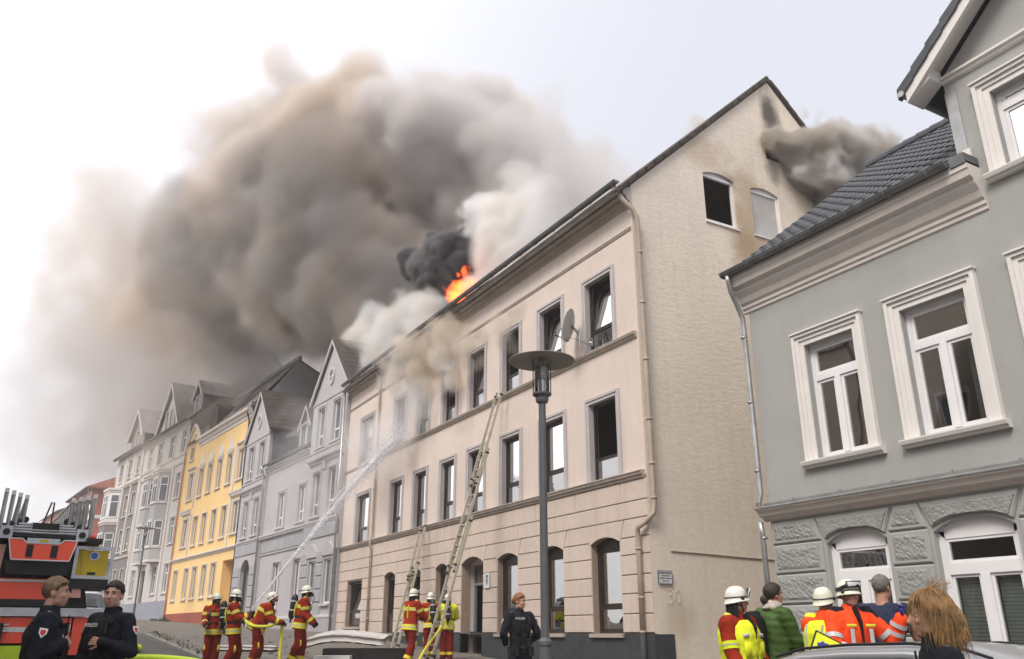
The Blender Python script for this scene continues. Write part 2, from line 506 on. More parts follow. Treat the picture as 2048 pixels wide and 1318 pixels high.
def surround_mb(w, h, band, proj, lintel=0.0, bottom=False):
    """moulded band round an opening of w x h, two stepped fillets; base at z = 0"""
    b = MB()
    for (o0, o1, p) in ((0.0, band * 0.55, proj * 0.62), (band * 0.55, band, proj)):
        x0, x1 = -w / 2 - o1, w / 2 + o1
        b.box(x0, -w / 2 - o0, 0.002, p, 0, h + o0)
        b.box(w / 2 + o0, x1, 0.002, p, 0, h + o0)
        b.box(x0, x1, 0.002, p, h + o0, h + o1)
    if lintel:
        b.box(-w / 2 - band - 0.03, w / 2 + band + 0.03, 0.002, proj + 0.04, h + band, h + band + lintel)
    return b

def sash(parent, name, x0, x1, z0, z1, n, t, fm, gm, tilt=0.0, swing=0.0):
    """a glazed leaf hinged at its foot (tilt) or at its right side (swing); its pane lies in the same part"""
    b = MB()
    w, h = x1 - x0, z1 - z0
    frame_ring(b, 0, w, 0, h, t, -0.055, 0, 0)
    b.add([(t, -0.028, t), (w - t, -0.028, t), (w - t, -0.028, h - t), (t, -0.028, h - t)], [(0, 1, 2, 3)], 1)
    o = b.build(name, [fm, gm], parent)
    o.location = (x0, n, z0); o.rotation_euler = (radians(tilt), 0, radians(swing))
    return o

# ------------------------------------------------------------------ the burning house
BH = empty('burning_house', (11.5, 14.35, 0), radians(90), 'beige three-storey corner house on fire with soot on its blank gable wall', 'house')
L_B, D_B, PK = 20.68, 10.8, 17.24
soffit = 12.2
GRD = [(1.07, 2.20), (3.40, 4.50), (5.65, 6.80), None, (10.05, 10.95), (12.15, 13.20), (14.40, 15.45)]
UPC = [1.52, 3.80, 6.02, 8.20, 10.23, 12.44, 14.65, 18.25]
UW = [1.12, 1.10, 1.00, 1.00, 1.00, 0.98, 1.06, 1.45]
DOOR = (7.65, 9.07)
holes = [(a, b, 1.72, 3.66, 0.13) for a, b in [g for g in GRD if g]]
holes += [(DOOR[0], DOOR[1], 0.9, 3.66, 0.19), (17.8, 19.55, 1.95, 3.66, 0)]
up_holes = []
for c, w in zip(UPC, UW):
    up_holes += [(c - w / 2, c + w / 2, 5.12, 7.02, 0), (c - w / 2, c + w / 2, 8.37, 10.24, 0)]
b = MB()
wall(b, [(0, 5.0), (L_B, 5.0), (L_B, soffit), (0, soffit)], up_holes, FACE, 0.24, 0, 1)
b.build('wall', [M['beige_plaster'], M['surround']], BH)
b = MB()
wall(b, [(0, 0.4), (L_B, 0.4), (L_B, 5.0), (0, 5.0)], holes, lambda u, z, d: (u, -d - 0.02, z), 0.30)
b.build('ground_floor_wall', M['joint'], BH)
# gable wall (toward the viewer) in the plane x = 0: u = distance back from the street
def GP(u, z, d): return (d, -u, z)
mat('gable_plaster', (0.77, 0.675, 0.57), 0.92, 0.12, var=0.06, vscale=0.6, fine=0.05, streak=0.12, dirt=(0.36, 0.26, 0.18))
def brick_relief(m):
    """painted rubble brickwork: broken horizontal ridges as fine relief"""
    N, L = m.node_tree.nodes, m.node_tree.links
    tc = N.new('ShaderNodeTexCoord')
    mp = N.new('ShaderNodeMapping'); mp.inputs['Scale'].default_value = (1.0, 3.0, 10.0)
    L.new(tc.outputs['Object'], mp.inputs[0])
    nz = N.new('ShaderNodeTexNoise'); nz.inputs['Scale'].default_value = 1.2; nz.inputs['Detail'].default_value = 6; nz.inputs['Distortion'].default_value = 0.6
    L.new(mp.outputs[0], nz.inputs['Vector'])
    n2 = N.new('ShaderNodeTexNoise'); n2.inputs['Scale'].default_value = 40; n2.inputs['Detail'].default_value = 4
    L.new(tc.outputs['Object'], n2.inputs['Vector'])
    rp = N.new('ShaderNodeValToRGB'); rp.color_ramp.elements[0].position = 0.44; rp.color_ramp.elements[1].position = 0.53
    L.new(nz.outputs['Fac'], rp.inputs[0])
    ad = N.new('ShaderNodeMath'); ad.operation = 'MULTIPLY_ADD'; ad.inputs[1].default_value = 0.35
    L.new(n2.outputs['Fac'], ad.inputs[0]); L.new(rp.outputs[0], ad.inputs[2])
    sep = N.new('ShaderNodeSeparateXYZ'); L.new(tc.outputs['Object'], sep.inputs[0])
    mr = N.new('ShaderNodeMapRange'); mr.inputs['From Min'].default_value = 3.2; mr.inputs['From Max'].default_value = 7.0
    mr.inputs['To Min'].default_value = 0.05; mr.inputs['To Max'].default_value = 0.14
    L.new(sep.outputs['Z'], mr.inputs[0])
    bp = N.new('ShaderNodeBump'); bp.inputs['Distance'].default_value = 0.035
    L.new(mr.outputs[0], bp.inputs['Strength'])
    L.new(ad.outputs[0], bp.inputs['Height']); L.new(bp.outputs[0], N['Principled BSDF'].inputs['Normal'])
brick_relief(M['gable_plaster'])
SOOT = (0.075, 0.06, 0.048); OCHRE = (0.34, 0.22, 0.11)
add_stains(M['gable_plaster'], [
    ((0, -4.05, 12.2), (9, 1.1, 2.3), 0.6, OCHRE), ((0, -3.75, 11.0), (9, 0.65, 1.3), 0.5, OCHRE), ((0, -2.5, 14.0), (9, 1.3, 0.8), 0.35, OCHRE),
    ((0, -5.35, 16.1), (9, 0.5, 1.25), 0.9, SOOT), ((0, -6.2, 14.9), (9, 1.3, 0.75), 0.9, SOOT), ((0, -5.2, 14.3), (9, 0.35, 0.8), 0.6, SOOT),
    ((0, -7.5, 13.6), (9, 1.3, 1.0), 0.8, SOOT), ((0, -8.6, 12.4), (9, 1.2, 1.0), 0.7, SOOT), ((0, -3.3, 13.2), (9, 0.5, 0.4), 0.55, SOOT),
    ((0, -0.7, 2.0), (9, 0.6, 0.5), 0.3, OCHRE)], SOOT)
gh = [(2.47, 3.58, 11.86, 13.30, 0.12), (4.2, 5.27, 11.88, 13.30, 0.12), (5.0, 5.95, 14.5, 15.4, 0)]
b = MB()
wall(b, [(0.0, 0.62), (D_B, 0.62), (D_B, soffit), (D_B / 2, PK), (0, soffit)], gh, GP, 0.2)
b.build('gable_wall', M['gable_plaster'], BH)
b = MB()   # crack of an old roof line and small holes left in the plaster are kept proud as a thin bead
b.tube([(-0.012, -0.55, 3.38), (-0.012, -1.6, 3.36), (-0.013, -2.6, 3.33), (-0.012, -5.0, 3.30), (-0.012, -7.5, 3.30)], 0.014, 5)
b.build('crack_line', M['joint'], BH)
# far gable, back wall, floors: the closed shell behind the windows
b = MB()
b.add([(L_B, 0, 0.5), (L_B, -D_B, 0.5), (L_B, -D_B, soffit), (L_B, -D_B / 2, PK), (L_B, 0, soffit)], [(0, 1, 2, 3, 4)])
b.add([(0, -D_B, 0.5), (L_B, -D_B, 0.5), (L_B, -D_B, soffit), (0, -D_B, soffit)], [(0, 3, 2, 1)])
b.build('rear_wall', M['beige_plaster'], BH)
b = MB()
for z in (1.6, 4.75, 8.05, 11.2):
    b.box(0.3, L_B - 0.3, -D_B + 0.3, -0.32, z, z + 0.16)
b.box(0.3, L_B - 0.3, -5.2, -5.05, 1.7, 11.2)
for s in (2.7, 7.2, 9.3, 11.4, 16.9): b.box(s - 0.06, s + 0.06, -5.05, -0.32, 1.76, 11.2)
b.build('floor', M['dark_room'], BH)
# dark plinth
b = MB()
wall(b, [(-0.02, -0.2), (L_B, -0.2), (L_B, 1.70), (-0.02, 1.70)], [(DOOR[0], DOOR[1], 0.75, 1.70, 0)], lambda u, z, d: (u, 0.03 - d, z), 0.3)
b.add([(-0.02, 0.03, 1.70), (L_B, 0.03, 1.70), (L_B, -0.05, 1.72), (-0.02, -0.05, 1.72)], [(0, 1, 2, 3)])
b.add([(-0.02, 0.03, -0.2), (-0.02, 0.03, 1.70), (-0.02, -0.5, 1.70), (-0.02, -0.5, -0.2)], [(0, 1, 2, 3)])
b.build('plinth', M['dark_plinth'], BH)
b = MB(); b.box(-0.03, 0.0, -D_B, -0.5, -0.2, 0.92); b.build('plinth', M['dark_plinth'], BH)
# rusticated ground floor: every block its own piece
ZC = [1.725, 2.11, 2.52, 2.91, 3.33, 3.70, 4.10, 4.48, 4.93]
openings = sorted([(g[0], g[1]) for g in GRD if g] + [DOOR])
def block(poly, mname='beige_block', parent=BH, n0=-0.019, n1=0.018, inset=0.012):
    cz = sum(p[1] for p in poly) / len(poly); cx = sum(p[0] for p in poly) / len(poly)
    mb = MB(); mb.slab(poly, n0, n1, inset); return mb.build('block', M[mname], parent)
g = 0.008
def run_blocks(a, c, z0, z1, row, lng=1.15):
    n = max(1, round((c - a) / lng)); off = 0.5 if (row % 2 and n > 1) else 0
    cuts = [a] + [a + (c - a) * (k + off) / n for k in range(0 if off else 1, n)] + [c]
    for p, q in zip(cuts, cuts[1:]):
        if q - p > 0.12: block([(p + g, z0 + g), (q - g, z0 + g), (q - g, z1 - g), (p + g, z1 - g)])
for row in range(len(ZC) - 1):
    z0, z1 = ZC[row], ZC[row + 1]
    if row <= 4:
        edges = [0.0] + [e for o in openings for e in o] + [17.8, 19.55, L_B]
        for a, c in zip(edges[0::2], edges[1::2]): run_blocks(a, c, z0, z1, row, 0.95)
    elif row == 5:
        # arch course: fan-cut blocks over every arch, flat blocks between
        prev = 0.0
        for (a, c) in openings:
            rise = 0.19 if (a, c) == DOOR else 0.13
            ap = arch_pts(a + 0.004, c - 0.004, 3.66, rise, 8)
            lo_l, lo_r = a - 0.05, c + 0.05
            block([(lo_l + g, z0 + g - 0.03), (a, z0 - 0.03)] + ap + [(c, z0 - 0.03), (lo_r - g, z0 + g - 0.03), (c + 0.20 - g, z1 - g), (a - 0.20 + g, z1 - g)], inset=0.0)
            run = [(prev + g if prev == 0 else prev + 0.05 + g, z0 + g), (lo_l - g, z0 + g), (a - 0.20 - g, z1 - g), (prev + g if prev == 0 else prev + 0.20 + g, z1 - g)]
            block(run); prev = c
        block([(prev + 0.05 + g, z0 + g), (17.3, z0 + g), (17.3, z1 - g), (prev + 0.20 + g, z1 - g)])
        run_blocks(17.3, L_B, z0, z1, row, 1.1)
    else:
        run_blocks(0.0, L_B, z0, z1, row, 1.9)
# string courses, top moulding, cornice, gutter
mat('cornice_stone', (0.47, 0.41, 0.36), 0.85, 0.2, var=0.1, vscale=1.5, streak=0.35, dirt=(0.25, 0.21, 0.18))
b = MB(); b.profile(0.05, L_B, [(0.0, 4.93), (0.05, 4.95), (0.06, 5.0), (0.10, 5.02), (0.11, 5.07), (0.13, 5.08), (0.13, 5.10), (0.0, 5.12)]); b.build('string_course', M['stone_trim'], BH)
b = MB(); b.profile(0.05, 16.75, [(0.0, 8.2), (0.05, 8.22), (0.06, 8.26), (0.10, 8.28), (0.12, 8.33), (0.12, 8.345), (0.0, 8.365)]); b.build('string_course', M['cornice_stone'], BH)
b = MB(); b.profile(16.85, L_B, [(0.0, 8.22), (0.04, 8.24), (0.06, 8.30), (0.0, 8.33)]); b.build('string_course', M['cornice_stone'], BH)
for (a, c) in ((0.05, 16.7), (16.9, L_B)):
    b = MB(); b.profile(a, c, [(0.0, 10.98), (0.025, 11.0), (0.03, 11.03), (0.012, 11.035), (0.012, 11.055), (0.03, 11.06), (0.025, 11.09), (0.0, 11.1)]); b.build('wall_moulding', M['stone_trim'], BH)
b = MB(); b.profile(-0.02, L_B, [(0.0, 11.62), (0.05, 11.64), (0.06, 11.74), (0.13, 11.78), (0.15, 11.86), (0.24, 11.90), (0.26, 12.0), (0.34, 12.03), (0.34, 12.10), (0.0, 12.12)]); b.build('cornice', M['cornice_stone'], BH)
def gutter(parent, s0, s1, n, z, r, m, brackets=0.9):
    mb = MB(); k = 9; v = []
    for s in (s0, s1):
        for j in range(k): a = pi + pi * j / (k - 1); v.append((s, n + r * cos(a), z + r * sin(a)))
        for j in range(k): a = 2 * pi - pi * j / (k - 1); v.append((s, n + (r - 0.012) * cos(a), z + (r - 0.012) * sin(a)))
    m2 = 2 * k
    mb.add(v, [(i, (i + 1) % m2, m2 + (i + 1) % m2, m2 + i) for i in range(m2)] + [tuple(range(k)), tuple(m2 + i for i in range(k))])
    mb.tube([(s0, n + r, z + 0.004), (s1, n + r, z + 0.004)], 0.012, 6)
    s = s0 + 0.3
    while s < s1:
        mb.tube([(s, n + (r + 0.006) * cos(pi + pi * j / 8), z + (r + 0.006) * sin(pi + pi * j / 8)) for j in range(9)], 0.012, 4)
        s += brackets
    return mb.build('gutter', M[m], parent)
gutter(BH, -0.05, 16.75, 0.45, 12.19, 0.085, 'dark_zinc')
gutter(BH, 16.85, L_B, 0.45, 12.19, 0.085, 'dark_zinc')
# roof: two tiled slopes with a thick verge of separate tile ends
rt = (PK - soffit) / (D_B / 2)
def roof_pt(u, lift): return (-u, soffit + 0.03 + rt * u + lift)      # front slope: u back from the street
b = MB()
for sgn in (0, 1):
    e = -0.42
    prof = [(-e, soffit + 0.02 + rt * e), (-D_B / 2, PK + 0.02), (-D_B / 2, PK + 0.20), (-e, soffit + 0.14 + rt * e)]
    if sgn: prof = [(-D_B - p[0], p[1]) for p in prof]
    # the burnt-through hole of the front slope stays open
    spans = [(-0.05, 9.0), (11.9, L_B + 0.02)] if sgn == 0 else [(-0.05, L_B + 0.02)]
    for a, c in spans: b.profile(a, c, prof)
    if sgn == 0:
        b.profile(9.0, 11.9, [(0.42, soffit + 0.02 - rt * 0.42), (-0.5, soffit + 0.02 + rt * 0.5), (-0.5, soffit + 0.14 + rt * 0.5), (0.42, soffit + 0.14 - rt * 0.42)])
        b.profile(9.0, 11.9, [(-3.2, soffit + 0.02 + rt * 3.2), (-D_B / 2, PK + 0.02), (-D_B / 2, PK + 0.2), (-3.2, soffit + 0.14 + rt * 3.2)])
b.build('roof', M['old_tile'], BH)
for sgn in (1, -1):
    k = 0; u = -0.45
    while u < D_B / 2 - 0.36:
        u1 = u + 0.30
        n0 = -u if sgn > 0 else -D_B + u
        n1 = -(u1 + 0.05) if sgn > 0 else -D_B + u1 + 0.05
        z0 = soffit + 0.165 + rt * u; z1 = soffit + 0.145 + rt * (u1 + 0.05)
        mb = MB()
        j = R.uniform(-0.012, 0.012)
        mb.prism([(n0, z0 + j), (n1, z1 + j), (n1, z1 + 0.03 + j), (n0, z0 + 0.042 + j)], lambda p: (-0.09, p[0], p[1]), lambda p: (0.12, p[0], p[1]))
        mb.prism([(n0, z0 - 0.09 + j), (n1, z1 - 0.09 + j), (n1, z1 + j), (n0, z0 + j)], lambda p: (-0.09, p[0], p[1]), lambda p: (-0.055, p[0], p[1]))
        mb.build('verge_tile', M['old_tile'], BH)
        u = u1
b = MB(); b.tube([(-0.04, -D_B / 2, PK + 0.13), (L_B, -D_B / 2, PK + 0.13)], 0.08, 8); b.build('ridge_cap', M['old_tile'], BH)
# downpipes
mat('beige_pipe', (0.43, 0.35, 0.285), 0.6, 0.35, var=0.12, vscale=3, streak=0.3)
b = MB()
b.tube([(0.15, 0.40, 12.12), (0.10, 0.38, 12.0), (-0.02, 0.28, 11.72), (-0.10, 0.02, 11.45), (-0.12, -0.06, 11.25), (-0.12, -0.08, 8.0), (-0.12, -0.08, 4.35), (-0.11, -0.06, 4.15), (-0.02, 0.12, 3.95), (0.20, 0.16, 3.86), (0.25, 0.12, 3.70), (0.26, 0.11, 3.4), (0.26, 0.11, 1.68)], 0.058, 10)
for z in (10.3, 9.0, 7.6, 6.2, 5.2, 4.45): b.tube([(-0.12, -0.08, z), (-0.12, -0.08, z + 0.05)], 0.072, 10)
for z in (3.4, 2.4, 1.72): b.tube([(0.26, 0.11, z), (0.26, 0.11, z + 0.05)], 0.07, 10)
b.each('downpipe', M['beige_pipe'], BH, smooth=True)
b = MB(); b.tube([(0.26, 0.11, 1.68), (0.26, 0.11, 0.8)], 0.062, 10); b.build('downpipe', M['dark_plinth'], BH, smooth=True)
b = MB()
b.tube([(16.8, 0.42, 12.15), (16.8, 0.40, 12.0), (16.8, 0.12, 11.5), (16.8, 0.09, 11.2), (16.8, 0.09, 5.2), (16.8, 0.14, 5.15), (16.8, 0.14, 4.85), (16.8, 0.09, 4.7), (16.8, 0.09, 1.2)], 0.05, 8)
for z in (10.5, 8.6, 7.0, 5.6, 4.3, 3.0, 2.2): b.tube([(16.8, 0.09, z), (16.8, 0.09, z + 0.05)], 0.062, 8)
b.each('downpipe', M['beige_pipe'], BH, smooth=True)
# windows of the upper floors: dark brown frame, fixed lower light, tilting upper sash
ND = -0.115
def upper_window(c, w, z0, h, state, curtain):
    b = MB(); t = 0.06; tr = 0.50
    frame_ring(b, -w / 2, w / 2, 0, h, t, ND - 0.07, ND)
    b.box(-w / 2 + t, w / 2 - t, ND - 0.07, ND, tr, tr + 0.06)
    o = b.build('window', M['brown_frame'], BH, loc=(c, 0, z0))
    surround_mb(w, h, 0.145, 0.055).build('window_surround', M['surround'], o)
    s = MB(); s.box(-w / 2, w / 2, ND, -0.002, 0, 0.03); s.build('sill', M['stone_trim'], o)
    p = MB(); p.add([(-w / 2 + t, ND - 0.03, t), (w / 2 - t, ND - 0.03, t), (w / 2 - t, ND - 0.03, tr), (-w / 2 + t, ND - 0.03, tr)], [(0, 1, 2, 3)])
    p.build('pane', M['glass'], o)
    a0, a1, b0, b1 = -w / 2 + t, w / 2 - t, tr + 0.06, h - t
    if state == 'tilt': sash(o, 'sash', a0, a1, b0, b1, ND - 0.02, 0.06, M['brown_frame'], M['glass_bright'], tilt=9)
    elif state == 'open': sash(o, 'sash', a0, a1, b0, b1, ND - 0.02, 0.06, M['brown_frame'], M['glass_bright'], swing=-78)
    elif state == 'closed': sash(o, 'sash', a0, a1, b0, b1, ND - 0.02, 0.06, M['brown_frame'], M['glass_bright'])
    if curtain: curtain_mesh(w - 2 * t, *curtain, ND - 0.14).build('curtain', M['curtain'], o)
    return o
ST2 = ['tilt', 'tilt', None, 'tilt', None, None, None, 'tilt']
ST1 = ['open', 'closed', 'closed', 'closed', 'closed', 'closed', 'closed', 'closed']
for i, (c, w) in enumerate(zip(UPC, UW)):
    upper_window(c, w, 8.37, 1.87, ST2[i], (0.05, 0.6) if i in (2, 3, 6) else ((0.05, 1.8) if i == 7 else None))
    upper_window(c, w, 5.12, 1.90, ST1[i], {2: (0.5, 1.75), 1: (0.06, 1.7), 3: (0.06, 0.9), 5: (0.06, 0.5), 4: (0.06, 0.5), 6: (0.06, 0.5), 7: (0.06, 1.85)}.get(i))
# ground-floor windows behind the arches
def ground_window(c, w, z0, z1, rise, curtain, state='closed'):
    b = MB(); t = 0.09; h = z1 - z0; n = -0.175
    ap = [(p[0], p[1]) for p in arch_pts(-w / 2, w / 2, h, rise, 8)] if rise else []
    b.box(-w / 2, -w / 2 + t, n - 0.07, n, 0, h); b.box(w / 2 - t, w / 2, n - 0.07, n, 0, h)
    b.box(-w / 2 + t, w / 2 - t, n - 0.07, n, 0, t)
    top = [(-w / 2 + t, h - 0.14), (w / 2 - t, h - 0.14)] + [(q[0], q[1]) for q in reversed(ap)] if rise else [(-w / 2 + t, h - 0.1), (w / 2 - t, h - 0.1), (w / 2 - t, h), (-w / 2 + t, h)]
    b.prism(top, lambda p: (p[0], n - 0.07, p[1]), lambda p: (p[0], n, p[1]))
    b.box(-w / 2 + t, w / 2 - t, n - 0.07, n, 0.50, 0.58)
    o = b.build('window', M['brown_frame'], BH, loc=(c, 0, z0))
    p = MB(); p.add([(-w / 2 + t, n - 0.03, t), (w / 2 - t, n - 0.03, t), (w / 2 - t, n - 0.03, 0.5), (-w / 2 + t, n - 0.03, 0.5)], [(0, 1, 2, 3)]); p.build('pane', M['glass'], o)
    sash(o, 'sash', -w / 2 + t, w / 2 - t, 0.58, h - 0.14, n - 0.02, 0.05, M['brown_frame'], M['glass'], tilt=9 if state == 'tilt' else 0)
    s = MB(); s.box(-w / 2 - 0.06, w / 2 + 0.06, -0.175, 0.09, -0.09, -0.012); s.build('sill', M['stone_trim'], o)
    if curtain: curtain_mesh(w - 2 * t, *curtain, n - 0.13, 0.025, 6).build('curtain', M['curtain'], o)
for i, gr in enumerate(GRD):
    if gr: ground_window((gr[0] + gr[1]) / 2, gr[1] - gr[0], 1.72, 3.66, 0.13, {0: (0.08, 1.7), 1: (0.55, 1.7), 2: (0.1, 1.7)}.get(i), 'tilt' if i >= 5 else 'closed')
ground_window((17.8 + 19.55) / 2, 1.75, 1.95, 3.66, 0, (0.08, 0.75), 'tilt')
# door in its deep arched recess
b = MB(); dw = DOOR[1] - DOOR[0]; dn = -0.42
frame_ring(b, -dw / 2, dw / 2, 0, 2.62, 0.08, dn - 0.08, dn); b.box(-dw / 2 + 0.08, dw / 2 - 0.08, dn - 0.08, dn, 1.98, 2.06)
mat('grey_door', (0.20, 0.22, 0.25), 0.5, 0.4, var=0.08, vscale=2)
dr = b.build('door_frame', M['grey_door'], BH, loc=((DOOR[0] + DOOR[1]) / 2, 0, 1.08))
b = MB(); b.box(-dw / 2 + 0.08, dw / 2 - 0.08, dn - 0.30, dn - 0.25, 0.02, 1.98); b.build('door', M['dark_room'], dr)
b = MB(); b.add([(-dw / 2 + .08, dn - .04, 2.06), (dw / 2 - .08, dn - .04, 2.06), (dw / 2 - .08, dn - .04, 2.54), (-dw / 2 + .08, dn - .04, 2.54)], [(0, 1, 2, 3)]); b.build('fanlight', M['glass'], dr)
b = MB()
for sx in (-1, 1): b.box((DOOR[0] + DOOR[1]) / 2 + sx * dw / 2 - 0.001, (DOOR[0] + DOOR[1]) / 2 + sx * (dw / 2 + 0.04), dn - 0.1, -0.32, 1.0, 3.9)
b.box(DOOR[0], DOOR[1], dn - 0.1, -0.32, 3.66, 3.9)
b.build('door_recess', M['beige_plaster'], BH)
b = MB(); b.box(DOOR[0], DOOR[1], -1.0, 0.10, 0.86, 1.08); b.box(DOOR[0] - 0.1, DOOR[1] + 0.1, 0.10, 0.42, 0.7, 0.97); b.build('doorstep', M['kerb_stone'], BH)
# gable windows
mat('pale_pane', (0.47, 0.45, 0.43), 0.2, 0.5, var=0.12, vscale=2); mat('open_dark', (0.02, 0.019, 0.018), 0.95, 0.05)
def gable_window(u0, u1, z0, z1, rise, glazed):
    w = u1 - u0; h = z1 - z0; b = MB(); t = 0.055; n = 0.06
    F0 = lambda x, z, d: (d, -x, z)
    ap = arch_pts(0, w, h, rise, 8)
    def bar(x0, x1, za, zb):
        b.add([F0(x0, za, n), F0(x1, za, n), F0(x1, zb, n), F0(x0, zb, n), F0(x0, za, n + .07), F0(x1, za, n + .07), F0(x1, zb, n + .07), F0(x0, zb, n + .07)],
              [(0, 1, 2, 3), (7, 6, 5, 4), (0, 4, 5, 1), (1, 5, 6, 2), (2, 6, 7, 3), (3, 7, 4, 0)])
    bar(0, t, 0, h); bar(w - t, w, 0, h); bar(t, w - t, 0, t); bar(t, w - t, h - t, h)
    b.prism([(0.0, h)] + [(p[0], p[1]) for p in ap[1:-1]] + [(w, h)], lambda p: F0(p[0], p[1], n + 0.02), lambda p: F0(p[0], p[1], n + 0.05))
    o = b.build('window', M['white_frame'], BH, loc=(0, -u0, z0))
    if glazed:
        p = MB(); p.add([F0(t, t, n + .03), F0(w - t, t, n + .03), F0(w - t, h - t, n + .03), F0(t, h - t, n + .03)], [(0, 1, 2, 3)]); p.build('pane', M['pale_pane'], o)  # opaque pale pane; brightness of the blind behind is put into its colour
        c = MB(); c.add([F0(t, t, n + .10), F0(w - t, t, n + .10), F0(w - t, h - t, n + .10), F0(t, h - t, n + .10)], [(0, 1, 2, 3)]); c.build('blind', M['blind'], o)
    else:
        p = MB(); p.box(0.08, 0.11, -w + t + 0.02, -t - 0.02, t, t + 0.06); p.build('sash_foot', M['white_frame'], o)
    s = MB(); v0 = [F0(-0.04, -0.05, -0.04), F0(w + 0.04, -0.05, -0.04), F0(w + 0.04, -0.01, -0.04), F0(-0.04, -0.01, -0.04), F0(-0.04, -0.05, n), F0(w + 0.04, -0.05, n), F0(w + 0.04, 0, n), F0(-0.04, 0, n)]
    s.add(v0, [(0, 1, 2, 3), (0, 4, 5, 1), (1, 5, 6, 2), (2, 6, 7, 3), (3, 7, 4, 0)]); s.build('sill', M['white_trim'], o)
gable_window(2.47, 3.58, 11.86, 13.30, 0.12, False)
gable_window(4.2, 5.27, 11.88, 13.30, 0.12, True)
# smoke and water marks on the street front
add_stains(M['beige_plaster'], [((5.9, 0, 10.6), (1.0, 9, .6), .45, (.30, .24, .18)), ((8.3, 0, 10.55), (1.1, 9, .7), .55, (.24, .20, .16)), ((10.4, 0, 10.5), (1.2, 9, .8), .6, (.22, .18, .15)), ((12.6, 0, 10.4), (1.2, 9, .9), .6, (.22, .18, .15)),
    ((14.8, 0, 10.5), (1.0, 9, .6), .4, (.30, .25, .2)), ((10.5, 0, 7.6), (1.6, 9, .5), .35, (.74, .66, .58)), ((13.5, 0, 6.2), (.8, 9, 1.2), .3, (.74, .64, .55)), ((9.0, 0, 7.9), (.9, 9, .35), .3, (.45, .37, .3))], SOOT)
add_stains(M['cornice_stone'], [((11.0, .2, 11.9), (2.2, 9, .7), .9, None), ((13.5, .2, 12.0), (1.6, 9, .5), .7, None)], SOOT)
add_stains(M['old_tile'], [((10.5, 0, 13), (3, 9, 3), .9, None)], (.012, .011, .010))
for k in range(7):
    s_ = 9.15 + k * .42 + R.uniform(-.05, .05); u1 = R.uniform(.5, 1.6); j = R.uniform(0, .10)
    b = MB(); b.prism([(.25, soffit + .14 - rt * .25), (-u1, soffit + .14 + rt * u1 + j), (-u1 - .05, soffit + .26 + rt * u1 + j), (.25, soffit + .26 - rt * .25)], lambda p: (s_, p[0], p[1]), lambda p: (s_ + .08, p[0], p[1])); b.build('rafter', M['open_dark'], BH)
# ------------------------------------------------------------------ grey house on the right
GH = empty('grey_house', (11.5, 10.9, 0), radians(90), 'grey plastered house with white moulded windows, dark tiled roof and rock-faced ground floor', 'house')
E_Z = 8.05
gw = [(-2.28, -1.24), (-4.29, -3.19), (-6.34, -5.24), (-8.4, -7.3)]
UP_H = [(a, c, 4.50, 6.57, 0) for a, c in gw]
b = MB()
wall(b, [(-11.5, 3.6), (0, 3.6), (0, 8.1), (-11.5, 8.1)], UP_H, FACE, 0.2)
DZ0, DZ1, DPK = -9.2, -4.62, 12.35          # the gabled bay rising through the eave
wall(b, [(DZ0, 8.1), (DZ1, 8.1), (DZ1, 10.1), ((DZ0 + DZ1) / 2, 12.0), (DZ0, 10.1)], [(-6.42, -5.28, 7.98 + 0.12, 9.42, 0), (-8.5, -7.4, 7.98 + 0.12, 9.42, 0)], FACE, 0.2)
b.build('wall', M['grey_plaster'], GH)
ghl = [(-2.33, -1.17), (-4.35, -3.12), (-6.4, -5.2), (-8.5, -7.3)]
b = MB()
wall(b, [(-11.5, -0.3), (0, -0.3), (0, 3.6), (-11.5, 3.6)], [(a, c, 1.15, 3.12, 0.17) for a, c in ghl], lambda u, z, d: (u, -d, z), 0.22)
b.build('ground_floor_wall', M['grey_plaster'], GH)
# side, back and floors
b = MB()
b.add([(0, 0, -0.3), (0, -9.6, -0.3), (0, -9.6, 8.1), (0, -4.8, 12.2), (0, 0, 8.1)], [(4, 3, 2, 1, 0)])
b.add([(-11.5, 0, -0.3), (-11.5, -9.6, -0.3), (-11.5, -9.6, 8.1), (-11.5, -4.8, 12.2), (-11.5, 0, 8.1)], [(0, 1, 2, 3, 4)])
b.add([(0, -9.6, -0.3), (-11.5, -9.6, -0.3), (-11.5, -9.6, 8.1), (0, -9.6, 8.1)], [(0, 1, 2, 3)])
b.build('side_wall', M['grey_plaster'], GH)
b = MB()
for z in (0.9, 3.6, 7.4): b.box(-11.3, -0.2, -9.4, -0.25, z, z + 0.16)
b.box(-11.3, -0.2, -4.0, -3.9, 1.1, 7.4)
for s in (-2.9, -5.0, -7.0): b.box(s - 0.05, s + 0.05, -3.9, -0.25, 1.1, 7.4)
b.build('floor', M['dark_room'], GH)
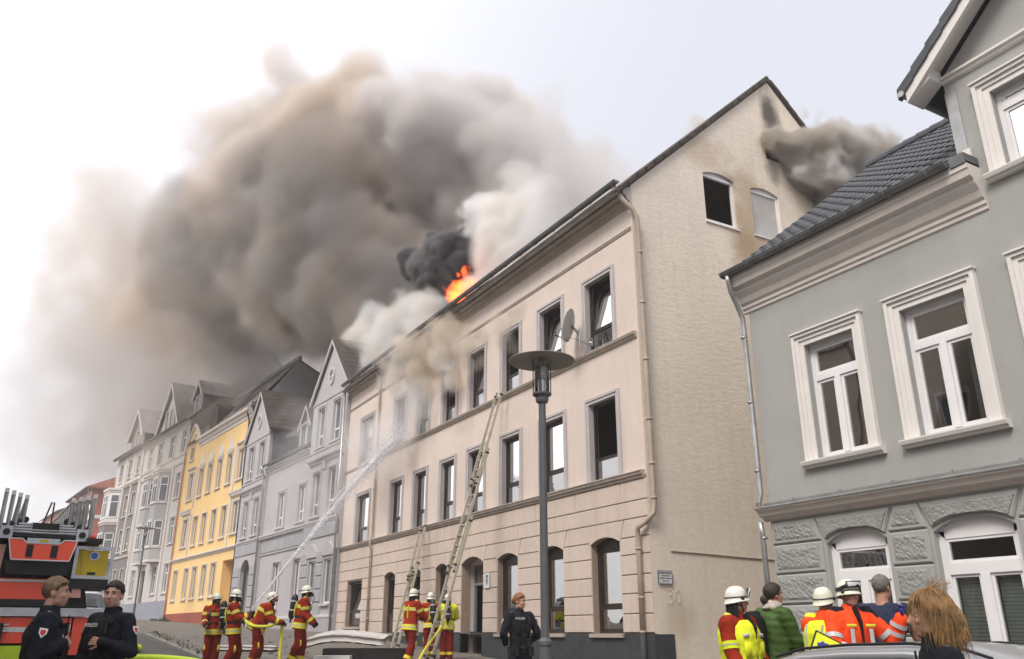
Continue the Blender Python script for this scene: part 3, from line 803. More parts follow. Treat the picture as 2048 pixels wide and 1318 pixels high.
# rock-faced blocks of the ground floor, each in a raised flat border
def rock(poly):
    me = MB(); me.slab(poly, -0.005, 0.045, 0.02)
    o = me.build('block', M['grey_plaster'], GH)
    cx = sum(p[0] for p in poly) / len(poly); cz = sum(p[1] for p in poly) / len(poly)
    w = max(p[0] for p in poly) - min(p[0] for p in poly); h = max(p[1] for p in poly) - min(p[1] for p in poly)
    ku, kz = max(0.2, (w - 0.13) / w), max(0.2, (h - 0.11) / h)
    inner = [(cx + (p[0] - cx) * ku, cz + (p[1] - cz) * kz) for p in poly]
    if len(poly) == 4:
        # rough relief grid
        nu, nz = max(4, int(w / 0.05)), max(4, int(h / 0.05)); v = []; fs = []
        (x0, z0), (x1, z1), (x2, z2), (x3, z3) = inner
        for i in range(nu + 1):
            for k in range(nz + 1):
                a, c = i / nu, k / nz
                x = (x0 * (1 - a) + x1 * a) * (1 - c) + (x3 * (1 - a) + x2 * a) * c
                z = (z0 * (1 - a) + z1 * a) * (1 - c) + (z3 * (1 - a) + z2 * a) * c
                ed = i in (0, nu) or k in (0, nz)
                v.append((x, 0.046 if ed else 0.056 + R.uniform(-0.004, 0.011), z))
        for i in range(nu):
            for k in range(nz):
                p = i * (nz + 1) + k; fs.append((p, p + nz + 1, p + nz + 2, p + 1))
        f = MB(); f.add(v, fs); f.build('rock_face', M['rock_block'], o)
    else:
        f = MB(); f.slab(inner, 0.046, 0.062, 0.012); f.build('rock_face', M['rock_block'], o)
jz = [0.25, 0.72, 1.2, 1.68, 2.18, 2.68, 3.18]
gg = 0.012
for r_ in range(len(jz) - 1):
    z0, z1 = jz[r_], jz[r_ + 1]
    if z1 <= 1.21:
        for a, c in ((-1.15, -0.02), (-2.3, -1.15), (-3.45, -2.3), (-4.6, -3.45), (-5.75, -4.6), (-6.9, -5.75)): rock([(a + gg, z0 + gg), (c - gg, z0 + gg), (c - gg, z1 - gg), (a + gg, z1 - gg)])
    else:
        prev = -0.02
        for a, c in ghl:
            rock([(c + 0.05 + gg, z0 + gg), (prev - gg, z0 + gg), (prev - gg, z1 - gg), (c + 0.05 + gg, z1 - gg)])
            prev = a - 0.05
top = 3.56
prev = -0.02
for a, c in ghl:
    kr, kl = (c + 0.05, c - 0.02 + 0.18), (a - 0.05, a + 0.02 - 0.18)
    rock([(c + 0.08, 3.18 + gg), (prev - gg, 3.18 + gg), (prev - gg - (0.0 if prev > -0.1 else 0.14), top), (kr[1] + gg, top)])
    ap = arch_pts(a, c, 3.17, 0.16, 8)
    rock([(p[0], p[1] + 0.02) for p in ap] + [(kr[1] - gg, top), (kl[1] + gg, top)])
    prev = a - 0.05
# string course with zinc flashing, wall bead, cornice
b = MB(); b.profile(-11.5, 0.10, [(0.0, 3.60), (0.06, 3.62), (0.08, 3.66), (0.17, 3.69), (0.20, 3.76), (0.25, 3.78), (0.25, 3.81), (0.0, 3.87)]); b.build('string_course', M['pale_trim'], GH)
b = MB(); b.profile(-11.5, 0.12, [(0.0, 3.875), (0.26, 3.815), (0.265, 3.80), (0.268, 3.818), (0.006, 3.885), (0.006, 3.93), (0.0, 3.93)])
for k in range(9): b.box(-0.6 - k * 1.0, -0.57 - k * 1.0, 0.006, 0.02, 3.88, 3.96)
b.build('flashing', M['zinc'], GH)
CP = [(0.0, 7.60), (0.03, 7.62), (0.03, 7.68), (0.06, 7.70), (0.06, 7.76), (0.10, 7.80), (0.14, 7.90), (0.22, 8.0), (0.24, 8.07), (0.32, 8.10), (0.34, 8.20), (0.36, 8.22), (0.36, 8.335), (0.0, 8.335)]
b = MB(); b.profile(-4.9, 0.10, CP); b.build('cornice', M['pale_trim'], GH)
gutter(GH, -4.65, 0.18, 0.44, 8.40, 0.085, 'dark_zinc', 0.75)
b = MB(); b.box(-4.9, -4.66, 0.02, 0.38, 8.30, 8.47); b.build('gutter_box', M['dark_zinc'], GH)
b = MB()
b.tube([(0.03, 0.44, 8.34), (0.04, 0.43, 8.22), (0.07, 0.35, 8.02), (0.10, 0.16, 7.72), (0.10, 0.08, 7.52), (0.10, 0.07, 7.3), (0.10, 0.07, 4.1), (0.12, 0.12, 3.95), (0.12, 0.12, 3.88)], 0.05, 10)
b.tube([(0.13, 0.12, 3.6), (0.13, 0.10, 3.4), (0.12, 0.10, 0.3)], 0.05, 10)
for z in (7.1, 5.8, 4.5, 3.3, 2.4, 1.5): b.tube([(0.11, 0.08, z), (0.11, 0.08, z + 0.04)], 0.06, 10)
b.build('downpipe', M['zinc'], GH, smooth=True)
# roof under the tiles
rs = (12.4 - 8.4) / (4.8 + 0.35)
def rz(n): return 8.4 + (0.35 - n) * rs
b = MB()
b.profile(-4.66, 0.12, [(0.33, rz(0.33) - 0.03), (-4.8, rz(-4.8) - 0.03), (-4.8, rz(-4.8) - 0.12), (0.33, rz(0.33) - 0.12)])
b.profile(-11.5, -4.68, [(-1.0, rz(-1.0) - 0.03), (-4.8, rz(-4.8) - 0.03), (-4.8, rz(-4.8) - 0.12), (-1.0, rz(-1.0) - 0.12)])
b.profile(-11.5, 0.12, [(-4.8, rz(-4.8) - 0.03), (-10.0, 8.2), (-10.0, 8.1), (-4.8, rz(-4.8) - 0.12)])
b.build('roof', M['slate_tile'], GH)
# tiles: shared mesh, laid in courses (x along the eave, y up the slope)
TW, TC = 0.262, 0.335
t = MB()
prof = [(0.0, 0.012), (0.03, 0.03), (0.075, 0.034), (0.115, 0.016), (0.15, 0.012), (0.20, 0.014), (0.255, 0.012), (0.28, 0.004)]
v = []
for (y, lift) in ((-0.02, 0.022), (TC + 0.03, 0.0)):
    v += [(x, y, z + lift) for x, z in prof]
v += [(x, -0.02, z + 0.022 - 0.018) for x, z in prof]
n_ = len(prof)
fs = [(i, i + 1, n_ + i + 1, n_ + i) for i in range(n_ - 1)] + [(2 * n_ + i, 2 * n_ + i + 1, i + 1, i) for i in range(n_ - 1)]
t.add(v, fs)
tile_me = t.mesh('roof_tile'); tile_me.materials.append(M['slate_tile'])
sl = atan2(rs, 1.0)
def tile_mat(s, n, ):                                   # orientation: x along +s, y up the slope
    return (sl, 0, 0)
cnt = 0
rows = int(hypot(5.15, 4.0) / TC)
rest = MB()
mir = Matrix.Rotation(pi, 4, 'Z')
slope_q = Matrix(((-1, 0, 0, 0), (0, -cos(sl), sin(sl), 0), (0, sin(sl), cos(sl), 0), (0, 0, 0, 1)))
for r_ in range(rows + 1):
    d = r_ * TC + 0.02
    n = 0.40 - d * cos(sl); z = rz(0.40) + d * sin(sl)
    for k in range(18):
        s = 0.14 - k * TW
        mm = Matrix.Translation((s, n, z + R.uniform(-0.003, 0.003))) @ slope_q
        if cnt < 292:
            o = link('tile', tile_me, GH); o.matrix_basis = mm; cnt += 1
        else:
            rest.add([mm @ Vector(p) for p in v], fs)
tag(rest.build('tile', M['slate_tile'], GH), kind='stuff')
for k in range(14):
    mb = MB(); s0 = 0.16 - k * 0.345
    mb.tube([(s0 + 0.02, -4.8, 12.46), (s0 - 0.36, -4.8, 12.45)], [0.135, 0.12], 10)
    mb.build('ridge_tile', M['slate_tile'], GH)
# upper windows: white, transom light over two leaves
def white_window(parent, s0, s1, z0, z1, transom, gm='glass', n=-0.12, band=0.22, mull=True):
    w, h = s1 - s0, z1 - z0; c = (s0 + s1) / 2; t = 0.075
    b = MB(); frame_ring(b, -w / 2, w / 2, 0, h, t, n - 0.08, n)
    b.box(-w / 2 + t, w / 2 - t, n - 0.075, n + 0.012, transom, transom + 0.11)
    if mull: b.box(-0.055, 0.055, n - 0.075, n + 0.02, t, transom)
    o = b.build('window', M['white_frame'], parent, loc=(c, 0, z0))
    lights = [(-w / 2 + t, w / 2 - t, transom + 0.11, h - t)] + ([(-w / 2 + t, -0.055, t, transom), (0.055, w / 2 - t, t, transom)] if mull else [(-w / 2 + t, w / 2 - t, t, transom)])
    for x0, x1, za, zb in lights:
        l = MB(); frame_ring(l, x0 + 0.002, x1 - 0.002, za + 0.002, zb - 0.002, 0.05, n - 0.06, n - 0.012)
        l.add([(x0 + .05, n - 0.035, za + .05), (x1 - .05, n - 0.035, za + .05), (x1 - .05, n - 0.035, zb - .05), (x0 + .05, n - 0.035, zb - .05)], [(0, 1, 2, 3)], 1)
        l.build('casement', [M['white_frame'], M[gm]], o)
    if band:
        sb = MB()
        for (o0, o1, p) in ((0.0, band * .4, .03), (band * .4, band * .72, .055), (band * .72, band, .09)):
            sb.box(-w / 2 - o1, -w / 2 - o0, 0.002, p, -0.02, h + o0); sb.box(w / 2 + o0, w / 2 + o1, 0.002, p, -0.02, h + o0); sb.box(-w / 2 - o1, w / 2 + o1, 0.002, p, h + o0, h + o1)
        sb.box(-w / 2 - band - .02, w / 2 + band + .02, 0.002, 0.12, h + band, h + band + 0.03)
        sb.build('window_surround', M['white_trim'], o)
        sl_ = MB(); sl_.profile(-w / 2 - band - .07, w / 2 + band + .07, [(0.002, -0.12), (0.08, -0.115), (0.09, -0.08), (0.13, -0.07), (0.15, -0.02), (0.15, 0.0), (0.002, 0.02)]); sl_.build('sill', M['white_trim'], o)
    return o
for a, c in gw: white_window(GH, a, c, 4.50, 6.57, 1.40)
for a, c in ((-6.42, -5.28), (-8.5, -7.4)): white_window(GH, a, c, 8.10, 9.42, 1.0, 'glass_bright', mull=False)
# curtains of the upper rooms: a grey-brown drape beside each pane
mat('drape', (0.18, 0.16, 0.145), 0.9, 0.1, var=0.25, vscale=2, stretch=(8, 8, .4))
for a, c in gw[:3]:
    curtain_mesh(0.30, 4.6, 6.45, -0.34).build('curtain', M['drape'], GH, loc=((a + 0.18), 0, 0))
# ground-floor windows with blinds
for a, c in ghl:
    w = c - a; n = -0.10; t = 0.10; cc = (a + c) / 2; zz = 1.15
    b = MB()
    b.box(-w / 2, -w / 2 + t, n - .08, n, 0, 1.97); b.box(w / 2 - t, w / 2, n - .08, n, 0, 1.97); b.box(-w / 2 + t, w / 2 - t, n - .08, n, 0, t)
    ap = arch_pts(-w / 2, w / 2, 1.97, 0.17, 8)
    b.prism([(-w / 2 + t, 1.86), (w / 2 - t, 1.86), (w / 2, 1.97)] + [(p[0], p[1]) for p in reversed(ap)][1:-1] + [(-w / 2, 1.97)], lambda p: (p[0], n - .08, p[1]), lambda p: (p[0], n, p[1]))
    b.box(-w / 2 + t, w / 2 - t, n - .08, n + .015, 1.36, 1.52); b.box(-.07, .07, n - .08, n + .02, t, 1.36)
    o = b.build('window', M['white_frame'], GH, loc=(cc, 0, zz))
    for x0, x1, za, zb in ((-w / 2 + t, w / 2 - t, 1.52, 1.86), (-w / 2 + t, -.07, t, 1.36), (.07, w / 2 - t, t, 1.36)):
        l = MB(); frame_ring(l, x0 + .002, x1 - .002, za + .002, zb - .002, 0.04, n - .06, n - .012)
        l.add([(x0 + .04, n - .035, za + .04), (x1 - .04, n - .035, za + .04), (x1 - .04, n - .035, zb - .04), (x0 + .04, n - .035, zb - .04)], [(0, 1, 2, 3)], 1)
        l.build('casement', [M['white_frame'], M['glass']], o)
    for x0, x1 in ((-w / 2 + t, -.07), (.07, w / 2 - t)):
        bl = MB(); z = t + 0.03
        while z < 1.34:
            bl.add([(x0 + .03, n - .12, z), (x1 - .03, n - .12, z), (x1 - .03, n - .105, z + .045), (x0 + .03, n - .105, z + .045)], [(0, 1, 2, 3)]); z += 0.05
        bl.build('blind', M['blind'], o)
    s = MB(); s.box(-w / 2 - .06, w / 2 + .06, n, 0.10, -.08, -.002); s.build('sill', M['white_trim'], o)
# gabled bay: bargeboards, pediment, zinc cheek, verge tiles
mid = (DZ0 + DZ1) / 2; sp = 0.83
def bz(s): return 12.13 - abs(s - mid) * sp              # underside of the bay roof
b = MB()
for sg in (1, -1):
    e = mid + sg * 2.68
    for (n0, n1, o0, o1) in ((0.0, 0.42, 0.0, 0.10),):
        b.prism([(e, bz(e) + 0.0), (mid, bz(mid)), (mid, bz(mid) + 0.10), (e, bz(e) + 0.10)], lambda p: (p[0], n0, p[1]), lambda p: (p[0], n1, p[1]))
    b.prism([(e, bz(e) - 0.17), (mid + sg * 2.28, bz(mid + sg * 2.28) - 0.17), (mid, bz(mid) - 0.17), (mid, bz(mid)), (e, bz(e))] if sg > 0 else
            [(e, bz(e) - 0.17), (e, bz(e)), (mid, bz(mid)), (mid, bz(mid) - 0.17), (mid + sg * 2.28, bz(mid + sg * 2.28) - 0.17)],
            lambda p: (p[0], 0.36, p[1]), lambda p: (p[0], 0.42, p[1]))
    b.prism([(mid + sg * 2.29, 9.98), (e, bz(e) - 0.17), (e, bz(e)), (mid + sg * 2.29, bz(mid + sg * 2.29) - 0.02)], lambda p: (p[0], 0.02, p[1]), lambda p: (p[0], 0.36, p[1]))
b.build('bargeboard', M['white_trim'], GH)
b = MB(); b.profile(DZ0, DZ1, [(0.0, 9.94), (0.05, 9.96), (0.06, 10.0), (0.10, 10.02), (0.10, 10.06), (0.0, 10.09)]); b.build('pediment_moulding', M['white_trim'], GH)
b = MB()
for sg in (1, -1):
    e = mid + sg * 2.74
    b.prism([(e, bz(e) + 0.10), (mid, bz(mid) + 0.10), (mid, bz(mid) + 0.19), (e, bz(e) + 0.19)], lambda p: (p[0], -4.8, p[1]), lambda p: (p[0], 0.40, p[1]))
b.build('bay_roof', M['slate_tile'], GH)
for sg in (1, -1):
    k = 0; u = 2.80
    while u > 0.1:
        u1 = max(u - 0.30, -0.0)
        a_, c_ = mid + sg * u, mid + sg * u1
        mb = MB()
        z0, z1 = bz(a_) + 0.20, bz(c_) + 0.175
        mb.prism([(a_, z0 - 0.16), (c_, z1 - 0.16), (c_, z1 + 0.02), (a_, z0 + 0.035)], lambda p: (p[0], 0.36, p[1]), lambda p: (p[0], 0.455, p[1]))
        mb.build('verge_tile', M['slate_tile'], GH); u = u1
b = MB()
b.add([(DZ1 + 0.001, -0.02, 8.3), (DZ1 + 0.001, -2.4, 10.1), (DZ1 + 0.001, -2.4, 10.1), (DZ1 + 0.001, -0.02, 10.0)], [(0, 1, 3)])
b.box(DZ1 - 0.17, DZ1 + 0.012, -0.02, 0.012, 8.42, 9.80)
b.add([(DZ1 + 0.012, -0.02, 8.4), (DZ1 + 0.012, -3.0, 10.6), (DZ1 + 0.012, -3.0, 10.3), (DZ1 + 0.012, -0.02, 9.95)], [(0, 3, 2, 1)])
b.build('zinc_cheek', M['zinc'], GH)
b = MB(); b.box(DZ1 - 0.22, DZ1 - 0.10, 0.012, 0.06, 8.50, 8.68); b.build('flashing_corner', M['white_trim'], GH)
b = MB(); b.tube([(mid + 2.74, 0.46, bz(mid + 2.74) + 0.07), (mid + 2.74, -2.6, bz(mid + 2.74) + 0.07)], 0.055, 8); b.build('bay_gutter', M['zinc'], GH)
# ------------------------------------------------------------------ the row of older houses up the street
def far_window(parent, c, z0, w, h, band=0.14, trim='pale_trim', transom=None, mull=True, n=-0.10, hood=False, sill=True, low_mull=True, frame='white_frame', gm='glass_far', off=0.0):
    """one window with its panes, moulded surround and sill; transom: height of the cross bar"""
    t = 0.07; b = MB(); frame_ring(b, -w / 2, w / 2, 0, h, t, n - 0.06, n)
    zt = transom
    segs = [(t, h - t)] if zt is None else [(t, zt), (zt + 0.08, h - t)]
    if zt is not None: b.box(-w / 2 + t, w / 2 - t, n - 0.055, n + 0.012, zt, zt + 0.08)
    lights = []
    for i, (za, zb) in enumerate(segs):
        m_ = mull if (zt is None or i == (1 if zt < h / 2 else 0)) else low_mull
        if m_:
            b.box(-0.045, 0.045, n - 0.055, n + 0.016, za, zb)
            lights += [(-w / 2 + t, -0.045, za, zb), (0.045, w / 2 - t, za, zb)]
        else: lights.append((-w / 2 + t, w / 2 - t, za, zb))
    o = b.build('window', M[frame], parent, loc=(c, off, z0))
    for x0, x1, za, zb in lights:
        p = MB(); p.add([(x0, n - 0.03, za), (x1, n - 0.03, za), (x1, n - 0.03, zb), (x0, n - 0.03, zb)], [(0, 1, 2, 3)]); p.build('pane', M[gm], o)
    if band:
        s = MB()
        for (o0, o1, p) in ((0, band * .5, .03), (band * .5, band, .06)):
            s.box(-w / 2 - o1, -w / 2 - o0, 0.002, p, -0.02, h + o0); s.box(w / 2 + o0, w / 2 + o1, 0.002, p, -0.02, h + o0); s.box(-w / 2 - o1, w / 2 + o1, 0.002, p, h + o0, h + o1)
        if hood:
            s.profile(-w / 2 - band - .1, w / 2 + band + .1, [(0.002, h + band + .12), (0.06, h + band + .13), (0.16, h + band + .22), (0.16, h + band + .27), (0.002, h + band + .32)])
        s.build('window_surround', M[trim], o)
    if sill:
        s = MB(); s.box(-w / 2 - band - .04, w / 2 + band + .04, 0.002, 0.11, -0.10, -0.02); s.build('sill', M[trim], o)
    return o

def row(proto, spots):
    for (c, z0) in spots: copy_tree(proto, loc=(c, proto.location.y, z0))

def tiles_mb(mb, P, su, sv, nu, nv, th=0.035, mi=0):
    """lapped tile courses on the parallelogram P + i*su + k*sv (su along the eave, sv up the slope)"""
    P, su, sv = Vector(P), Vector(su), Vector(sv)
    nn = su.cross(sv).normalized()
    if nn.z < 0: nn = -nn
    for k in range(nv):
        for i in range(nu):
            a = P + su * i + sv * k + nn * (th + 0.008 * ((i * 7 + k * 3) % 3 - 1)); e = su * 0.94
            q = [a, a + e, a + e + sv * 1.05 - nn * th, a + sv * 1.05 - nn * th, a - nn * th, a + e - nn * th]
            mb.add(q, [(0, 1, 2, 3), (4, 5, 1, 0)], mi)

def gable_roof(parent, c, hw, z_e, z_p, n0, n1, mname, th=0.10, name='gable_roof'):
    b = MB()
    for sg in (1, -1):
        b.prism([(c + sg * hw, z_e), (c, z_p), (c, z_p + th * 1.4), (c + sg * (hw + 0.02), z_e + th)], lambda p: (p[0], n0, p[1]), lambda p: (p[0], n1, p[1]))
    return b.build(name, M[mname], parent)

def verge(parent, c, hw, z_e, z_p, n0, n1, mname, w=0.16):
    b = MB()
    for sg in (1, -1):
        b.prism([(c + sg * hw, z_e - w), (c + sg * (hw - 0.1), z_e - w), (c, z_p - w * 1.25), (c, z_p), (c + sg * hw, z_e)] if sg > 0 else
                [(c + sg * hw, z_e), (c, z_p), (c, z_p - w * 1.25), (c + sg * (hw - 0.1), z_e - w), (c + sg * hw, z_e - w)], lambda p: (p[0], n0, p[1]), lambda p: (p[0], n1, p[1]))
    return b.build('bargeboard', M[mname], parent)

def ring_window(parent, c, z, r, n, mname):
    b = MB(); k = 20
    for r0, r1, p in ((r * 0.72, r, 0.06),):
        v = []
        for i in range(k):
            a = 2 * pi * i / k
            for rr, nn in ((r0, n + 0.001), (r0, n + p), (r1, n + p), (r1, n + 0.001)): v.append((c + rr * 0.8 * cos(a), nn, z + rr * sin(a)))
        b.add(v, [(i * 4 + j, i * 4 + (j + 1) % 4, ((i + 1) % k) * 4 + (j + 1) % 4, ((i + 1) % k) * 4 + j) for i in range(k) for j in range(4)])
    o = b.build('round_window', M[mname], parent)
    p = MB(); p.add([(c + r * .58 * cos(2 * pi * i / k), n + 0.012, z + r * .72 * sin(2 * pi * i / k)) for i in range(k)], [tuple(range(k))]); p.build('pane', M['glass_far'], o)
    q = MB(); q.box(c - 0.02, c + 0.02, n + 0.015, n + 0.03, z - r * .7, z + r * .7); q.box(c - r * .55, c + r * .55, n + 0.014, n + 0.028, z - 0.02, z + 0.02); q.build('glazing_bar', M['white_frame'], o)
    return o

def frame_of(p0, a):
    return lambda s, n, z: (p0[0] - sin(radians(a)) * s - cos(radians(a)) * n, p0[1] + cos(radians(a)) * s - sin(radians(a)) * n, z)

# ---- lavender house: low middle between two gabled bays
LV = empty('lavender_house', (11.5, 35.03, 0), radians(94), 'pale lavender stucco house with two narrow pointed gables and a lower middle', 'house')
b = MB()
WC = [(7.65, 8.95), (4.75, 5.95)]
wall(b, [(4.4, 1.4), (11.0, 1.4), (11.0, 10.2), (4.4, 10.2)], [(4.85, 5.85, 6.78, 8.52, 0), (7.85, 8.85, 6.78, 8.52, 0), (4.75, 5.7, 2.85, 5.0, 0), (7.7, 8.7, 2.85, 5.0, 0)], FACE, 0.2)
for a, c in ((0.02, 4.4), (11.0, 15.38)):
    m0 = (a + c) / 2
    hl = [(m0 - 1.42, m0 - 0.52, 9.98, 11.88, 0), (m0 + 0.52, m0 + 1.42, 9.98, 11.88, 0), (m0 - 1.4, m0 - 0.5, 6.75, 8.75, 0), (m0 + 0.5, m0 + 1.4, 6.75, 8.75, 0)]
    if a < 1: hl += [(0.6, 1.5, 2.9, 4.75, 0), (2.5, 3.4, 2.9, 4.75, 0)]
    else: hl += [(12.35, 14.0, 1.7, 4.9, 0.6)]
    wall(b, [(a, 1.4), (c, 1.4), (c, 12.35), (m0, 15.0), (a, 12.35)], hl, lambda u, z, d: (u, 0.13 - d, z), 0.22)
    for s_ in (a, c): b.add([(s_, 0.13, 1.4), (s_, -0.05, 1.4), (s_, -0.05, 12.35), (s_, 0.13, 12.35)], [(0, 1, 2, 3)])
b.add([(0, 0, 1), (0, -9.5, 1), (0, -9.5, 10), (0, -5, 17), (0, 0, 10)], [(0, 1, 2, 3, 4)])
b.add([(15.4, 0, 1), (15.4, -9.5, 1), (15.4, -9.5, 10), (15.4, -5, 17), (15.4, 0, 12)], [(4, 3, 2, 1, 0)])
b.build('wall', M['lavender_plaster'], LV)
b = MB()
for s_, q in ((4.4, 1), (11.0, -1)):
    b.add([(s_, -0.02, 10.1), (s_, -4.2, 10.1), (s_, -4.2, 12.4), (s_, -0.02, 12.4)], [(0, 1, 2, 3)])
b.each('slate_cheek', M['dark_zinc'], LV)
for c_ in (2.2, 13.2):
    gable_roof(LV, c_, 2.42, 12.32, 15.05, -6.5, 0.30, 'brown_tile')
    verge(LV, c_, 2.42, 12.36, 15.1, 0.22, 0.30, 'lavender_trim')
    ring_window(LV, c_, 13.25, 0.42, 0.135, 'lavender_trim')
    b = MB(); b.profile(c_ - 2.2, c_ + 2.2, [(0.13, 12.14), (0.17, 12.15), (0.19, 12.22), (0.13, 12.25)]); b.profile(c_ - 2.2, c_ + 2.2, [(0.13, 9.72), (0.18, 9.74), (0.20, 9.82), (0.13, 9.86)]); b.each('wall_moulding', M['lavender_trim'], LV)
    b = MB(); b.profile(c_ - 2.15, c_ + 1.95, [(0.13, 9.12), (0.18, 9.15), (0.22, 9.25), (0.34, 9.32), (0.36, 9.42), (0.13, 9.5)]); b.profile(c_ - 0.18, c_ + 0.18, [(0.13, 8.75), (0.20, 8.8), (0.28, 9.14), (0.13, 9.14)]); b.each('hood_moulding', M['lavender_trim'], LV)
# tiles on the visible inner flanks of the gable roofs: separate courses
b = MB()
for c_ in (2.2, 13.2):
    for sg in (-1,):
        x0, z0 = c_ + sg * 2.42, 12.42; L_ = hypot(2.42, 2.73); nv = 9
        sv = Vector((-sg * 2.42 / nv, 0, 2.73 / nv))
        tiles_mb(b, (x0, 0.28, z0), (0, -0.36, 0), sv, 16, nv)
tag(b.build('tile', M['brown_tile'], LV), kind='stuff')
b = MB()
b.add([(4.4, 0.28, 10.32), (11.0, 0.28, 10.32), (11.0, -1.1, 11.3), (4.4, -1.1, 11.3)], [(0, 1, 2, 3)])
P1 = (15.4, -5.0, 17.3)
b.add([(15.4, -0.1, 12.3), (4.0, -1.0, 11.2), (1.0, -5.2, 15.9), P1], [(3, 2, 1, 0)])
b.add([(15.4, -9.6, 11), (0, -9.6, 11), (0.5, -5.2, 15.8), P1], [(0, 1, 2, 3)])
b.add([(4.0, -1.0, 11.2), (0, 0, 10.3), (0, -9.6, 11), (1.0, -5.2, 15.9)], [(0, 1, 2, 3)])
b.build('roof', M['brown_tile'], LV)
b = MB(); b.profile(4.4, 11.05, [(0.0, 9.80), (0.04, 9.82), (0.05, 9.92), (0.12, 9.96), (0.13, 10.04), (0.22, 10.08), (0.24, 10.17), (0.0, 10.2)]); b.each('cornice', M['lavender_trim'], LV)
gutter(LV, 4.42, 11.1, 0.32, 10.30, 0.08, 'dark_zinc')
b = MB(); b.profile(0.05, 15.4, [(0.0, 6.32), (0.17, 6.34), (0.19, 6.42), (0.23, 6.45), (0.23, 6.52), (0.0, 6.58)]); b.each('string_course', M['lavender_trim'], LV)
# middle windows
pw = far_window(LV, 5.35, 6.78, 1.0, 1.74, 0.16, 'lavender_trim', transom=0.45); row(pw, [(8.35, 6.78)])
far_window(LV, 5.22, 2.85, 0.95, 2.15, 0.10, 'lavender_trim', transom=None); far_window(LV, 8.2, 2.85, 1.0, 2.15, 0.10, 'lavender_trim', transom=None)
pw = None
for a, c in ((0.02, 4.4), (11.0, 15.38)):
    m0 = (a + c) / 2
    for d in (-0.97, 0.97):
        if pw is None:
            pw = far_window(LV, m0 + d, 9.98, 0.9, 1.9, 0.15, 'lavender_trim', transom=0.5, mull=False, low_mull=False, off=0.13)
            pl = far_window(LV, m0 + d * .98, 6.75, 0.9, 2.0, 0.13, 'lavender_trim', transom=0.5, mull=False, low_mull=False, off=0.13)
        else: row(pw, [(m0 + d, 9.98)]); row(pl, [(m0 + d * .98, 6.75)])
pg = far_window(LV, 1.05, 2.9, 0.9, 1.85, 0.0, 'lavender_trim', mull=False, off=0.13); row(pg, [(2.95, 2.9)])
# arched blind lunettes over the two ground-floor windows, rustic blocks, plinth, arched door
for c_ in (1.05, 2.95):
    b = MB(); b.slab([(c_ - 0.62, 4.86)] + [(c_ + 0.62, 4.86)] + list(reversed(arch_pts(c_ - 0.62, c_ + 0.62, 5.05, 0.42, 8))), 0.13, 0.20, 0.03); b.build('lunette', M['lavender_plaster'], LV)
def lv_block(s0, s1, z0, z1, n):
    b = MB(); b.slab([(s0, z0), (s1, z0), (s1, z1), (s0, z1)], n, n + 0.05, 0.03); b.build('block', M['lavender_block'], LV)
zz = [2.35, 2.95, 3.5, 4.05, 4.6, 5.15]
for k in range(len(zz) - 1):
    for s0, s1 in ((0.05, 0.5), (1.6, 2.4), (3.5, 4.35), (11.05, 12.2), (14.15, 15.3)):
        lv_block(s0 + .02, s1 - .02, zz[k] + .02, zz[k + 1] - .02, 0.132)
for k in range(5): lv_block(4.5 + k * 1.3 + .02, 4.5 + (k + 1) * 1.3 - .02, 5.62, 6.28, 0.002)
for s0, s1 in ((0.05, 1.5), (1.5, 2.9), (2.9, 4.35), (11.05, 13.2), (13.2, 15.3)): lv_block(s0 + .02, s1 - .02, 5.72, 6.3, 0.132)
b = MB(); b.profile(4.4, 11.0, [(0.0, 5.5), (0.06, 5.52), (0.07, 5.57), (0.0, 5.6)]); b.profile(0.02, 4.4, [(0.13, 2.3), (0.20, 2.33), (0.2, 2.42), (0.13, 2.45)]); b.profile(4.4, 11, [(0, 2.3), (0.05, 2.33), (0.05, 2.42), (0, 2.45)]); b.each('wall_moulding', M['lavender_trim'], LV)
b = MB(); b.box(4.4, 11.0, 0.002, 0.05, 1.3, 2.3); b.box(0.02, 4.4, 0.13, 0.19, 1.3, 2.3); b.box(11.0, 12.35, 0.13, 0.19, 1.3, 2.3); b.box(14.0, 15.4, 0.13, 0.19, 1.3, 2.3); b.each('plinth', M['lavender_block'], LV)
b = MB(); b.slab([(12.35, 1.7), (14.0, 1.7)] + list(reversed(arch_pts(12.35, 14.0, 4.9, 0.6, 10))), -0.35, -0.25, 0.0); b.build('door', M['dark_grey_plaster'], LV)
# roof dormer between the gables
b = MB(); b.prism([(5.45, 10.35), (7.05, 10.35), (7.05, 11.75), (6.25, 12.75), (5.45, 11.75)], lambda p: (p[0], -0.25, p[1]), lambda p: (p[0], -2.6, p[1])); dm = b.build('dormer', M['dark_zinc'], LV)
gable_roof(dm, 6.25, 0.95, 11.6, 12.75, -2.8, -0.08, 'brown_tile', 0.06); verge(dm, 6.25, 0.95, 11.62, 12.78, -0.14, -0.08, 'lavender_trim', 0.12)
o = far_window(dm, 6.25, 10.45, 0.9, 1.25, 0.1, 'lavender_trim', off=-0.15)
b = MB(); b.tube([(11.08, 0.42, 10.25), (11.1, 0.3, 10.0), (11.1, 0.22, 9.6), (11.1, 0.2, 1.8)], 0.05, 8); b.tube([(0.05, 0.30, 12.2), (0.05, 0.25, 1.6)], 0.05, 8); b.each('downpipe', M['zinc'], LV, smooth=True)

